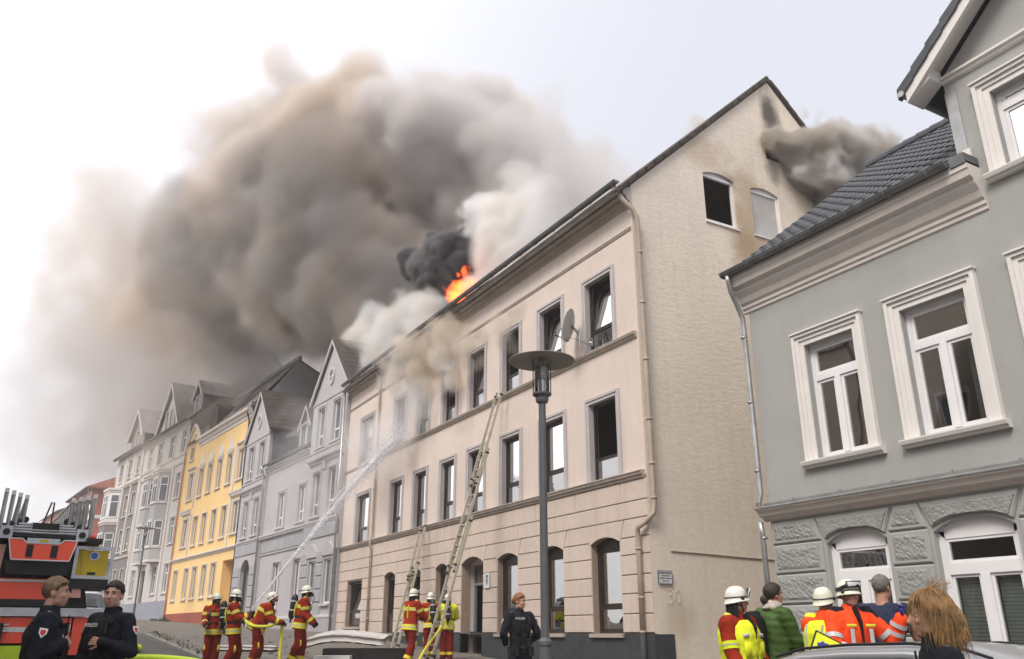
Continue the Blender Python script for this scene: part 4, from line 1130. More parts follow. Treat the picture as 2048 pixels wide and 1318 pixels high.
# ---- yellow house
a6 = 15.42
YP = frame_of((11.5, 35.03), 4)(a6, 0, 0)
YH = empty('yellow_house', YP, radians(96), 'yellow stucco house with white window frames, red plinth and grey mansard roof', 'house')
YC = [(1.08, 1.30), (3.38, 0.92), (5.42, 0.92), (7.5, 0.92), (9.5, 0.92), (11.9, 1.2)]
hl = []
for c, w in YC:
    hl += [(c - w / 2, c + w / 2, 10.45, 12.3, 0), (c - w / 2, c + w / 2, 7.2, 9.12, 0)]
for c in (12.7, 10.1, 8.2, 6.1, 4.2): hl.append((c - 0.45, c + 0.45, 3.8, 5.7, 0))
hl.append((0.4, 2.5, 1.6, 5.75, 0))
hl.append((12.05, 12.95, 13.35, 14.28, 0))
b = MB(); wall(b, [(0, 1.5), (14.2, 1.5), (14.2, 14.3), (0, 14.3)], hl, FACE, 0.2)
wall(b, [(11.0, 14.3), (14.0, 14.3), (14.0, 14.9), (13.4, 15.4), (12.5, 15.95), (11.6, 15.4), (11.0, 14.9)], [], FACE, 0.2)
b.build('wall', M['yellow_plaster'], YH)
b = MB(); b.add([(0, 0, 1), (0, -9, 1), (0, -9, 15), (0, -2.6, 18.1), (0, 0, 14.4)], [(0, 1, 2, 3, 4)]); b.add([(14.2, 0, 1), (14.2, -9, 1), (14.2, -9, 15), (14.2, -2.6, 18.1), (14.2, 0, 14.4)], [(4, 3, 2, 1, 0)])
b.each('side_wall', M['lavender_block'], YH)
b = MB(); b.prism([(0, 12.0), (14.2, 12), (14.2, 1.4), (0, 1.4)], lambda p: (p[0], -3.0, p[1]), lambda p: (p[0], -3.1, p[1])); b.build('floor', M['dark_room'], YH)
b = MB(); b.box(2.55, 14.2, 0.002, 0.07, 1.3, 2.92); b.box(0.0, 0.38, 0.002, 0.07, 1.3, 2.92); b.each('plinth', M['red_plinth'], YH)
b = MB()
for a, c in ((0, 10.9),): b.profile(a, c, [(0.0, 14.02), (0.05, 14.05), (0.06, 14.2), (0.16, 14.28), (0.18, 14.4), (0.34, 14.48), (0.36, 14.62), (0.0, 14.7)])
b.profile(13.95, 14.2, [(0.0, 14.1), (0.2, 14.3), (0.25, 14.45), (0.0, 14.5)])
b.each('cornice', M['pale_trim'], YH)
b = MB(); b.profile(0, 14.2, [(0.0, 6.28), (0.05, 6.30), (0.07, 6.38), (0.16, 6.42), (0.17, 6.50), (0.0, 6.56)]); b.each('string_course', M['pale_trim'], YH)
b = MB()
for q0, q1 in zip([(14.05, 14.5), (13.9, 14.9), (13.4, 15.4), (12.5, 15.97)], [(13.9, 14.9), (13.4, 15.4), (12.5, 15.97), (11.6, 15.4)]): b.tube([(q0[0], 0.04, q0[1]), (q1[0], 0.04, q1[1])], 0.11, 6)
b.tube([(11.6, 0.04, 15.4), (11.1, 0.04, 14.9), (10.95, 0.04, 14.5)], 0.11, 6); b.build('attic_gable_coping', M['pale_trim'], YH)
pa = far_window(YH, 1.08, 10.45, 1.3, 1.85, 0.15, 'pale_trim', hood=True); row(pa, [(1.08, 7.25)])
pc = far_window(YH, 11.9, 10.45, 1.2, 1.85, 0.15, 'pale_trim', hood=True); row(pc, [(11.9, 7.25)])
pb = far_window(YH, 3.38, 10.45, 0.92, 1.85, 0.10, 'pale_trim', mull=False)
row(pb, [(c, 10.45) for c, w in YC[2:5]] + [(c, 7.2) for c, w in YC[1:5]])
pd = far_window(YH, 12.7, 3.8, 0.9, 1.9, 0.10, 'pale_trim', mull=False); row(pd, [(c, 3.8) for c in (10.1, 8.2, 6.1, 4.2)])
far_window(YH, 12.5, 13.35, 0.8, 1.75, 0.10, 'pale_trim', mull=False)
for c, kind in ((3.38, 1), (5.42, 0), (7.5, 0), (9.5, 1)):
    b = MB(); z = 12.62; b.box(c - 0.62, c + 0.62, 0.002, 0.08, 12.45, 12.56)
    if kind:
        b.prism([(c - 0.55, z), (c + 0.55, z), (c, z + 1.0)], lambda p: (p[0], 0.002, p[1]), lambda p: (p[0], 0.06, p[1]))
    else: b.prism([(c - 0.5, z), (c + 0.5, z)] + list(reversed(arch_pts(c - 0.5, c + 0.5, z + 0.02, 0.6, 8))), lambda p: (p[0], 0.002, p[1]), lambda p: (p[0], 0.06, p[1]))
    b.build('window_ornament', M['pale_trim'], YH)
b = MB(); b.profile(0, 2.3, [(0.0, 9.42), (0.08, 9.45), (0.2, 9.62), (0.22, 9.72), (0, 9.8)]); b.profile(11, 13.1, [(0.0, 9.42), (0.08, 9.45), (0.2, 9.62), (0.22, 9.72), (0, 9.8)])
for s_ in (2.15, 10.6): b.box(s_, s_ + 0.22, 0.002, 0.07, 6.6, 9.4); b.box(s_, s_ + 0.22, 0.002, 0.07, 9.85, 12.6)
b.each('pilaster', M['pale_trim'], YH)
b = MB(); b.box(0.4, 2.5, -0.9, -0.8, 1.6, 5.75); b.build('door', M['yellow_plaster'], YH)
b = MB(); b.box(.39, .4, -.9, -.2, 1.5, 5.75); b.box(2.5, 2.51, -.9, -.2, 1.5, 5.75); b.box(.39, 2.51, -.9, -.2, 5.75, 5.76); b.each('door_recess', M['yellow_plaster'], YH)
b = MB(); b.add([(0, 0.2, 14.66), (14.2, 0.2, 14.66), (14.2, -2.65, 18.2), (0, -2.65, 18.2)], [(0, 1, 2, 3)]); b.add([(0, -2.65, 18.2), (14.2, -2.65, 18.2), (14.2, -9, 15.2), (0, -9, 15.2)], [(0, 1, 2, 3)]); b.build('roof', M['far_tile'], YH)
b = MB(); b.box(-0.1, 14.2, -2.75, -2.55, 18.15, 18.42); b.box(-0.12, 0.1, -2.6, 0.2, 14.7, 14.95); b.each('roof_edge', M['zinc'], YH)
for c in (8.8,):
    b = MB(); b.prism([(c - 1.0, 14.9), (c + 1.0, 14.9), (c + 0.8, 16.3), (c, 16.8), (c - 0.8, 16.3)], lambda p: (p[0], -0.15, p[1]), lambda p: (p[0], -2.0, p[1])); b.build('dormer', M['brown_tile'], YH)
for c in (3.6, 5.2):
    b = MB(); b.prism([(c - 0.4, 15.6), (c + 0.4, 15.6), (c + 0.4, 16.7), (c - 0.4, 16.7)], lambda p: (p[0], 0.28 - (p[1] - 14.66) * 0.805, p[1] + 0.02), lambda p: (p[0], 0.2 - (p[1] - 14.66) * 0.805, p[1])); b.build('skylight', M['glass_far'], YH)
b = MB(); b.tube([(0.1, 0.3, 14.3), (0.1, 0.12, 13.8), (0.1, 0.10, 1.8)], 0.055, 8); b.each('downpipe', M['brown_frame'], YH)
b = MB(); b.tube([(14.12, 0.1, 14.3), (14.12, 0.10, 1.8)], 0.055, 8); mat('copper', (0.45, 0.2, 0.09), 0.6, 0.3); b.each('downpipe', M['copper'], YH)

# ---- light grey house with two oriels, and the darker house beyond it
GP_ = frame_of(YP[:2], 6)(14.22, 0, 0)
LG = empty('oriel_house', GP_, radians(98), 'light grey four-storey house with two bay windows and a tall roof gable', 'house')
hl = []
LC = [(1.0, 1.25), (3.95, 1.3), (7.15, 1.3), (9.95, 1.15)]
for c, w in LC:
    hl.append((c - w / 2, c + w / 2, 14.4, 16.15, 0))
    hl.append((c - w / 2 + .05, c + w / 2 - .05, 4.4, 6.35, 0) if c != 7.15 else (6.6, 7.7, 3.2, 6.2, 0))
for c in (1.15, 9.95): hl += [(c - .6, c + .6, 11.05, 12.9, 0), (c - .6, c + .6, 7.8, 9.6, 0)]
b = MB(); wall(b, [(0, 1.8), (12.1, 1.8), (12.1, 16.7), (0, 16.7)], hl, FACE, 0.2)
wall(b, [(2.4, 16.7), (8.8, 16.7), (5.6, 20.5)], [], FACE, 0.2)
b.build('wall', M['light_grey_plaster'], LG)
b = MB()
b.add([(0, 0, 1.8), (0, -11.7, 1.8), (0, -11.7, 16.8), (0, -5.85, 22.75), (0, 0, 16.8)], [(0, 1, 2, 3, 4)]); b.add([(12.1, 0, 1.8), (12.1, -11.7, 1.8), (12.1, -11.7, 16.8), (12.1, -5.85, 22.75), (12.1, 0, 16.8)], [(4, 3, 2, 1, 0)])
mat('firewall', (0.34, 0.30, 0.25), 0.9, 0.1, var=0.08, vscale=0.5, streak=0.2); b.build('side_wall', M['firewall'], LG)
b = MB()
for sg in (0, 1):
    pr = [(0.35, 16.55), (-5.85, 22.8), (-5.85, 22.95), (0.35, 16.7)]
    if sg: pr = [(-11.7 - p[0], p[1]) for p in pr]
    b.profile(-0.05, 12.1, pr)
b.build('roof', M['far_tile'], LG)
gutter(LG, 0, 12.1, 0.40, 16.78, 0.09, 'dark_zinc')
b = MB(); b.profile(0, 12.1, [(0.0, 16.35), (0.08, 16.4), (0.1, 16.5), (0.3, 16.6), (0.32, 16.7), (0, 16.72)]); b.profile(0, 12.1, [(0, 13.5), (.06, 13.52), (.12, 13.62), (0, 13.68)]); b.profile(0, 3.0, [(0, 14.15), (.08, 14.18), (.1, 14.26), (0, 14.3)]); b.profile(3.2, 12.1, [(0, 14.15), (.08, 14.18), (.1, 14.26), (0, 14.3)]); b.each('string_course', M['pale_trim'], LG)
gable_roof(LG, 5.6, 3.25, 16.75, 20.75, -5.0, 0.30, 'far_tile'); verge(LG, 5.6, 3.25, 16.78, 20.8, 0.22, 0.32, 'pale_trim', 0.2)
b = MB(); b.prism([(-0.9, 17.4), (0.9, 17.4), (0.9, 18.9), (0, 20.0), (-0.9, 18.9)], lambda p: (p[0] + 1.0, -0.7, p[1]), lambda p: (p[0] + 1.0, -4.4, p[1])); dm = b.build('dormer', M['dark_zinc'], LG)
gable_roof(dm, 1.0, 1.25, 18.75, 20.05, -4.6, -0.45, 'far_tile', 0.08); verge(dm, 1.0, 1.25, 18.78, 20.08, -0.52, -0.44, 'pale_trim', 0.15); far_window(dm, 1.0, 17.5, 0.9, 1.3, 0.08, 'pale_trim', off=-0.6)
for c in (4.5, 5.6, 6.7): far_window(LG, c, 16.95, 0.6, 1.8, 0.06, 'pale_trim', mull=False, n=0.03, sill=False)
pw = far_window(LG, 1.0, 14.4, 1.25, 1.75, 0.12, 'pale_trim', transom=1.15, low_mull=True); row(pw, [(3.95, 14.4), (7.15, 14.4)]); far_window(LG, 9.95, 14.4, 1.15, 1.75, 0.12, 'pale_trim', transom=1.15)
pw = far_window(LG, 1.15, 11.05, 1.2, 1.85, 0.10, 'pale_trim', transom=1.2); row(pw, [(9.95, 11.05), (1.15, 7.8), (9.95, 7.8)])
pw = far_window(LG, 1.0, 4.4, 1.15, 1.95, 0.08, 'pale_trim', transom=1.3); row(pw, [(3.95, 4.4)]); far_window(LG, 9.95, 4.4, 1.05, 1.95, 0.08, 'pale_trim', transom=1.3)
b = MB(); b.box(6.6, 7.7, -0.5, -0.4, 3.2, 6.2); b.build('door', M['dark_grey_plaster'], LG)
b = MB(); b.box(0, 12.1, 0.002, 0.06, 1.6, 3.85); b.each('plinth', M['blue_grey_plinth'], LG)
def oriel(parent, c, hw, fl, z0, z1, proj, wallm, storeys, wh, trim='pale_trim'):
    b = MB()
    pl = [(c - hw, 0.0), (c - hw + fl, proj), (c + hw - fl, proj), (c + hw, 0.0)]
    b.prism(pl, lambda p: (p[0], p[1], z0), lambda p: (p[0], p[1], z1))
    o = b.build('oriel', M[wallm], parent)
    b = MB()
    def band(za, zb, e):
        q = [(c - hw - e, 0.0), (c - hw + fl - e * .4, proj + e), (c + hw - fl + e * .4, proj + e), (c + hw + e, 0.0)]
        b.prism(q, lambda p: (p[0], p[1], za), lambda p: (p[0], p[1], zb))
    band(z1 - 0.02, z1 + 0.18, 0.14); band(z1 - 0.2, z1 - 0.02, 0.06); band(z0 - 0.12, z0 + 0.04, 0.05)
    for z in storeys: band(z - 0.12, z - 0.02, 0.07)
    b.each('oriel_moulding', M[trim], o)
    for z in storeys:
        far_window(o, c, z, 2 * (hw - fl) - 0.3, wh, 0.08, 'white_frame', transom=wh * 0.66, off=proj, n=0.03, sill=False)
        for sg in (1, -1):
            w_ = MB(); L_ = hypot(fl, proj); ux, un = sg * fl / L_, -proj / L_
            # slanted side window: frame and pane laid along the flank
            x0, n0 = c + sg * (hw - fl), proj
            nx_, nn_ = sg * proj / L_, fl / L_
            f = lambda t, zz, lift: (x0 + ux * t + nx_ * lift, n0 + un * t + nn_ * lift, zz)
            m0, m1 = L_ * 0.16, L_ * 0.84
            for (t0, t1, za, zb) in ((m0, m0 + .07, z, z + wh), (m1 - .07, m1, z, z + wh), (m0, m1, z, z + .07), (m0, m1, z + wh - .07, z + wh), (m0, m1, z + wh * .66, z + wh * .66 + .07)):
                w_.add([f(t0, za, .05), f(t1, za, .05), f(t1, zb, .05), f(t0, zb, .05), f(t0, za, 0), f(t1, za, 0), f(t1, zb, 0), f(t0, zb, 0)], [(0, 1, 2, 3), (0, 4, 5, 1), (1, 5, 6, 2), (2, 6, 7, 3), (3, 7, 4, 0)])
            so = w_.build('side_window', M['white_frame'], o)
            q = MB(); q.add([f(m0 + .05, z + .05, .02), f(m1 - .05, z + .05, .02), f(m1 - .05, z + wh - .05, .02), f(m0 + .05, z + wh - .05, .02)], [(0, 1, 2, 3)]); q.build('side_pane', M['glass_far'], o)
    return o
oriel(LG, 4.35, 1.25, 0.55, 6.75, 13.4, 0.75, 'oriel_grey', (11.0, 7.75), 1.9)
oriel(LG, 7.7, 1.25, 0.55, 6.75, 13.4, 0.6, 'oriel_grey', (11.0, 7.75), 1.9)
b = MB()
for s_ in (2.55, 11.75): b.box(s_, s_ + 0.3, 0.002, 0.10, 3.9, 13.5)
b.each('pilaster', M['pale_trim'], LG)
DP = frame_of(GP_[:2], 8)(12.12, 0, 0)
DH = empty('dark_grey_house', DP, radians(98), 'dark grey four-storey house with white corner bay windows beside the terracotta house', 'house')
hl = []
for c in (1.4, 4.2, 7.2):
    hl += [(c - .55, c + .55, 14.6, 16.2, 0)]
for c in (1.6, 3.9): hl += [(c - .55, c + .55, 11.2, 13.0, 0), (c - .55, c + .55, 8.2, 10.0, 0), (c - .5, c + .5, 4.8, 6.7, 0)]
b = MB(); wall(b, [(0, 2), (9.2, 2), (9.2, 16.8), (0, 16.8)], hl, FACE, 0.2); wall(b, [(1.0, 16.8), (5.4, 16.8), (5.4, 18.1), (3.2, 20.5), (1.0, 18.1)], [(2.6, 3.8, 17.2, 18.6, 0)], FACE, 0.2)
b.add([(0, 0, 2), (0, -11, 2), (0, -11, 17), (0, -5.5, 22), (0, 0, 17)], [(0, 1, 2, 3, 4)]); b.add([(9.2, 0, 2), (9.2, -11, 2), (9.2, -11, 17), (9.2, -5.5, 22), (9.2, 0, 17)], [(4, 3, 2, 1, 0)])
b.build('wall', M['dark_grey_plaster'], DH)
b2 = MB(); wall(b2, [(0, 14.1), (9.2, 14.1), (9.2, 16.75), (0, 16.75)], [h for h in hl if h[2] > 14], lambda u, z, d: (u, 0.03 - d, z), 0.03); b2.build('upper_wall', M['light_grey_plaster'], DH)
b = MB()
for sg in (0, 1):
    pr = [(0.4, 16.7), (-5.5, 22.0), (-5.5, 22.15), (0.4, 16.85)]
    if sg: pr = [(-11 - p[0], p[1]) for p in pr]
    b.profile(-0.02, 9.25, pr)
b.build('roof', M['far_tile'], DH)
gutter(DH, 0, 9.2, 0.46, 16.9, 0.09, 'dark_zinc')
gable_roof(DH, 3.2, 2.5, 18.0, 20.6, -4.5, 0.35, 'far_tile'); verge(DH, 3.2, 2.5, 18.05, 20.65, 0.28, 0.37, 'pale_trim', 0.2); far_window(DH, 3.2, 17.2, 1.2, 1.4, 0.08, 'pale_trim')
pw = far_window(DH, 1.4, 14.6, 1.1, 1.6, 0.1, 'pale_trim', transom=.5, off=0.03); row(pw, [(4.2, 14.6), (7.2, 14.6)])
pw = far_window(DH, 1.6, 11.2, 1.1, 1.8, 0.1, 'pale_trim', transom=.5); row(pw, [(3.9, 11.2), (1.6, 8.2), (3.9, 8.2)])
pw = far_window(DH, 1.6, 4.8, 1.0, 1.9, 0.08, 'pale_trim'); row(pw, [(3.9, 4.8)])
oriel(DH, 7.3, 1.55, 0.6, 11.0, 13.75, 0.95, 'white_frame', (11.35,), 2.0); oriel(DH, 7.3, 1.55, 0.6, 7.9, 10.9, 0.95, 'dark_grey_plaster', (8.1,), 1.9)
b = MB()
for s_ in (0.02, 2.6, 5.3): b.box(s_, s_ + 0.28, 0.002, 0.12, 7.9, 16.7)
b.profile(0, 9.2, [(0, 13.75), (.1, 13.8), (.2, 13.95), (0, 14.05)]); b.profile(0, 9.2, [(0, 7.6), (.08, 7.62), (.12, 7.75), (0, 7.8)]); b.each('pilaster', M['pale_trim'], DH)
b = MB(); b.box(0, 9.2, 0.002, 0.05, 1.8, 4.0); b.each('plinth', M['blue_grey_plinth'], DH)

# ---- terracotta house at the end, its blank side toward the viewer
TH = empty('terracotta_house', (5.55, 114.9, 0), radians(96), 'terracotta red house with white bands and hipped red-brown roof at the end of the row', 'house')
b = MB(); TE = 18.6
wall(b, [(0, 3), (14, 3), (14, TE), (0, TE)], [(c - .6, c + .6, z, z + 1.9, 0) for c in (2.2, 5.2, 8.2, 11.2) for z in (16.2, 12.9, 9.6, 6.3)], FACE, 0.2)
b.build('wall', M['terracotta_lit'], TH)
b = MB(); b.add([(0, 0, 3), (0, -11, 3), (0, -11, TE), (0, 0, TE)], [(0, 1, 2, 3)]); b.build('side_wall', M['terracotta_plaster'], TH)
b = MB()
for z in (14.9, 11.3, 7.7): b.box(-0.05, 14, 0.002, 0.06, z, z + 0.42); b.box(-0.05, -0.001, -11, 0.06, z, z + 0.42)
b.box(-0.05, 0.35, 0.003, 0.05, 3, TE); b.each('white_band', M['white_trim'], TH)
b = MB(); e = 0.7; zt = TE + 3.2
b.add([(-e, e, TE), (14 + e, e, TE), (14 + e, -11 - e, TE), (-e, -11 - e, TE), (3.5, -5.5, zt), (11, -5.5, zt), (-e, e, TE - .25), (14 + e, e, TE - .25), (14 + e, -11 - e, TE - .25), (-e, -11 - e, TE - .25)],
      [(0, 1, 5, 4), (1, 2, 5), (2, 3, 4, 5), (3, 0, 4), (6, 7, 1, 0), (9, 6, 0, 3), (7, 8, 2, 1), (9, 8, 7, 6)]); b.build('roof', M['red_tile'], TH)
pw = far_window(TH, 2.2, 16.2, 1.2, 1.9, 0.1, 'white_trim', transom=1.3); row(pw, [(c, z) for c in (2.2, 5.2, 8.2, 11.2) for z in (16.2, 12.9, 9.6, 6.3) if (c, z) != (2.2, 16.2)])
b = MB(); b.tube([(-0.6, 0.6, TE - .2), (-0.2, 0.3, TE - 1.2), (-0.1, 0.1, TE - 1.6), (-0.1, 0.1, 4)], 0.08, 8); gutter(TH, -0.7, 14.6, 0.75, TE - .1, 0.1, 'dark_zinc'); b.each('downpipe', M['zinc'], TH)
FH = empty('distant_house', (2.9, 131.0, 0), radians(97), 'low dark distant house behind the truck ladder, mostly hidden', 'house')
b = MB(); wall(b, [(0, 3), (16, 3), (16, 17.5), (0, 17.5)], [(c - .6, c + .6, z, z + 1.8, 0) for c in (2, 5, 8, 11) for z in (14.8, 11.4, 8.0)], FACE, 0.2); b.add([(0, 0, 3), (0, -10, 3), (0, -10, 17.5), (0, 0, 17.5)], [(0, 1, 2, 3)]); b.build('wall', M['terracotta_lit'], FH)
b = MB(); b.add([(-.6, .6, 17.4), (16, .6, 17.4), (16, -5, 20), (-.6, -5, 20), (-.6, -10.6, 17.4), (16, -10.6, 17.4)], [(0, 1, 2, 3), (3, 2, 5, 4), (0, 3, 4)]); b.build('roof', M['brown_tile'], FH)
pw = far_window(FH, 2, 14.8, 1.2, 1.8, 0.1, 'white_trim'); row(pw, [(c, z) for c in (2, 5, 8, 11) for z in (14.8, 11.4, 8.0) if (c, z) != (2, 14.8)])

# ---- across the street, out of the frame but mirrored in the panes
mat('ochre_plaster', (0.40, 0.34, 0.26), 0.9, 0.1, var=0.1, vscale=.4)
for i, (y0, L_, h_) in enumerate(((-6, 15, 13.5), (9.2, 14, 15.0), (23.4, 16, 14.0))):
    oh = empty('facing_house', (-7.4, y0 + L_, 0), radians(-90), ['ochre house across the street beside the photographer, outside the picture', 'taller ochre house across the street, opposite the gable wall', 'ochre house across the street, opposite the hose crew'][i], 'house')
    hl = [(c - .55, c + .55, z, z + 1.8, 0) for c in [1.6 + 2.6 * k for k in range(5)] for z in (2.4, 5.6, 8.8)]
    b = MB(); wall(b, [(0, -1.5), (L_, -1.5), (L_, h_), (0, h_)], hl, FACE, 0.2)
    b.add([(0, 0, -1.5), (0, -9, -1.5), (0, -9, h_), (0, -4.5, h_ + 4), (0, 0, h_)], [(0, 1, 2, 3, 4)]); b.add([(L_, 0, -1.5), (L_, -9, -1.5), (L_, -9, h_), (L_, -4.5, h_ + 4), (L_, 0, h_)], [(4, 3, 2, 1, 0)]); b.build('wall', M['ochre_plaster'], oh)
    b = MB(); b.add([(0, .3, h_), (L_, .3, h_), (L_, -4.5, h_ + 4), (0, -4.5, h_ + 4), (L_, -9.3, h_), (0, -9.3, h_)], [(0, 1, 2, 3), (3, 2, 4, 5)]); b.build('roof', M['old_tile'], oh)
    pw = far_window(oh, hl[0][0] + .55, hl[0][2], 1.1, 1.8, 0.12, 'pale_trim'); row(pw, [(h[0] + .55, h[2]) for h in hl[1:]])
# ------------------------------------------------------------------ people
import bmesh
from mathutils import noise as mnoise
mat('skin', (0.50, 0.28, 0.20), 0.55, 0.35, var=0.10, vscale=14, bump=0.1, bscale=160)
mat('skin_tan', (0.42, 0.21, 0.14), 0.5, 0.4, var=0.12, vscale=14, bump=0.1, bscale=160)
mat('lips', (0.42, 0.16, 0.13), 0.45, 0.4)
mat('eye_white', (0.50, 0.47, 0.44), 0.2, 0.5)
mat('iris', (0.03, 0.035, 0.04), 0.1, 0.6)
mat('hair_fair', (0.20, 0.125, 0.07), 0.65, 0.35, var=0.4, vscale=30, stretch=(1, 1, .3))
mat('hair_dark', (0.035, 0.026, 0.02), 0.6, 0.35, var=0.4, vscale=30)
mat('hair_grey', (0.16, 0.145, 0.13), 0.65, 0.3, var=0.35, vscale=30)
mat('hair_red', (0.24, 0.11, 0.055), 0.6, 0.35, var=0.3, vscale=30)
mat('hair_blonde', (0.33, 0.19, 0.075), 0.45, 0.5, var=0.6, vscale=14)
mat('navy_cloth', (0.012, 0.014, 0.020), 0.85, 0.2, var=0.3, vscale=6, bump=0.25, bscale=120)
mat('black_cloth', (0.010, 0.010, 0.012), 0.8, 0.25, var=0.3, vscale=6, bump=0.25, bscale=150)
mat('tshirt_cloth', (0.030, 0.038, 0.075), 0.9, 0.12, var=0.15, vscale=5, bump=0.2, bscale=120)
mat('fire_red', (0.30, 0.028, 0.010), 0.85, 0.15, var=0.25, vscale=5, bump=0.3, bscale=90)
mat('fire_trouser', (0.19, 0.014, 0.009), 0.85, 0.15, var=0.25, vscale=5, bump=0.3, bscale=90)
mat('fluor_yellow', (0.74, 0.80, 0.03), 0.7, 0.25, var=0.12, vscale=8, bump=0.15, bscale=120)
mat('band_yellow', (0.74, 0.66, 0.05), 0.6, 0.3, var=0.12, vscale=8)
mat('reflective', (0.50, 0.51, 0.52), 0.4, 0.5, var=0.1, vscale=20)
mat('signal_orange', (0.95, 0.075, 0.012), 0.75, 0.25, var=0.12, vscale=6, bump=0.2, bscale=100)
mat('green_quilt', (0.048, 0.10, 0.016), 0.6, 0.35, var=0.2, vscale=6)
mat('scarf', (0.45, 0.40, 0.35), 0.95, 0.1, var=0.25, vscale=30)
mat('helmet_shell', (0.72, 0.71, 0.58), 0.35, 0.5, var=0.06, vscale=6, coat=0.3)
mat('helmet_white', (0.74, 0.71, 0.64), 0.35, 0.5, var=0.06, vscale=6, coat=0.3)
mat('black_rubber', (0.012, 0.012, 0.013), 0.45, 0.45, var=0.2, vscale=10)
mat('boot', (0.015, 0.013, 0.012), 0.5, 0.4)
mat('blue_glove', (0.02, 0.035, 0.30), 0.4, 0.45, var=0.1, vscale=10)
mat('badge_white', (0.75, 0.75, 0.75), 0.6, 0.3)
mat('badge_red', (0.55, 0.05, 0.03), 0.6, 0.3)
glass_mat('visor', (0.95, 0.95, 0.95), 0.9, 0.92)

def remesh(mb, voxel, smooth_it=4, wrinkle=0.0, wfreq=9.0, seed=0.0):
    """fuses overlapping shapes into one continuous skin; returns (verts, faces)"""
    me = mb.mesh('tmp')
    o = bpy.data.objects.new('tmp', me); COL.objects.link(o)
    md = o.modifiers.new('r', 'REMESH'); md.mode = 'VOXEL'; md.voxel_size = voxel; md.adaptivity = 0
    if smooth_it:
        s = o.modifiers.new('s', 'SMOOTH'); s.factor = 0.5; s.iterations = smooth_it
    dg = bpy.context.evaluated_depsgraph_get()
    ev = o.evaluated_get(dg); m2 = ev.to_mesh()
    n = len(m2.vertices); co = np.empty(n * 3, np.float32); m2.vertices.foreach_get('co', co); co = co.reshape(-1, 3)
    nm = np.empty(n * 3, np.float32); m2.vertices.foreach_get('normal', nm); nm = nm.reshape(-1, 3)
    fs = [tuple(p.vertices) for p in m2.polygons]
    ev.to_mesh_clear()
    bpy.data.objects.remove(o); bpy.data.meshes.remove(me)
    if wrinkle:
        d = np.array([mnoise.fractal(Vector((p[0] * wfreq + seed, p[1] * wfreq, p[2] * wfreq * 0.75)), 0.9, 2.0, 4) - 0.6 * abs(mnoise.noise(Vector((p[0] * wfreq * .7, p[1] * wfreq * .7 + seed, p[2] * wfreq * 1.3)))) for p in co], np.float32)
        co = co + nm * (d[:, None] * wrinkle)
    return [tuple(p) for p in co.tolist()], fs

def limb(mb, pts, rs, n=12):
    """tapered tube with rounded ends"""
    mb.tube(pts, rs, n)
    for p, r in ((pts[0], rs[0]), (pts[-1], rs[-1])):
        q = min(r) if isinstance(r, tuple) else r
        mb.ell(p, (q, q, q), 10, 6)

def dirv(az, el):
    """azimuth from +y towards +x, elevation, degrees"""
    a, e = radians(az), radians(el)
    return Vector((sin(a) * cos(e), cos(a) * cos(e), sin(e)))

def skeleton(lean=0, side=0, head=(0, 0, 0), armL=((-20, -80), (0, -60)), armR=((20, -80), (0, -60)), legL=((0, -88), (180, -88)), legR=((0, -88), (180, -88)), sh=1.0, twist=0):
    """joints of a standing figure 1.80 m tall facing +y; directions are (azimuth, elevation)"""
    J = {}
    up = Vector((sin(radians(side)), sin(radians(lean)) * cos(radians(side)), cos(radians(lean)) * cos(radians(side)))).normalized()
    rt = Vector((cos(radians(twist)), -sin(radians(twist)), 0)); rt = (rt - up * rt.dot(up)).normalized()
    J['pelvis'] = Vector((0, 0, 0.95)); J['up'] = up; J['rt'] = rt; J['fw'] = up.cross(rt)
    J['waist'] = J['pelvis'] + up * 0.13 * 1.0 + Vector((0, 0, 0.01))
    J['chest'] = J['pelvis'] + up * 0.36
    J['neck'] = J['pelvis'] + up * 0.555
    hp = Vector((0, 0, 1)) * 0.55 + up * 0.45; hp.normalize()
    yaw, pitch, roll = head
    J['head'] = J['neck'] + hp * 0.146 + J['fw'] * 0.025
    J['hrot'] = Matrix.Rotation(radians(-twist - yaw), 3, 'Z') @ Matrix.Rotation(radians(pitch), 3, 'X') @ Matrix.Rotation(radians(roll), 3, 'Y')
    for sd, nm, arm, leg in ((-1, 'L', armL, legL), (1, 'R', armR, legR)):
        J['sh' + nm] = J['neck'] - up * 0.075 + rt * (sd * 0.185 * sh)
        J['el' + nm] = J['sh' + nm] + dirv(*arm[0]) * 0.29
        J['wr' + nm] = J['el' + nm] + dirv(*arm[1]) * 0.255
        J['hd' + nm] = dirv(*(arm[2] if len(arm) > 2 else arm[1]))
        J['hip' + nm] = J['pelvis'] + Vector((sd * 0.095, 0, -0.03))
        J['kn' + nm] = J['hip' + nm] + dirv(*leg[0]) * 0.43
        J['an' + nm] = J['kn' + nm] + dirv(*leg[1]) * 0.41
    low = min(J['anL'].z, J['anR'].z) - 0.085
    for k in list(J):
        if k not in ('up', 'rt', 'fw', 'hrot', 'hdL', 'hdR'): J[k] = J[k] - Vector((0, 0, low))
    return J

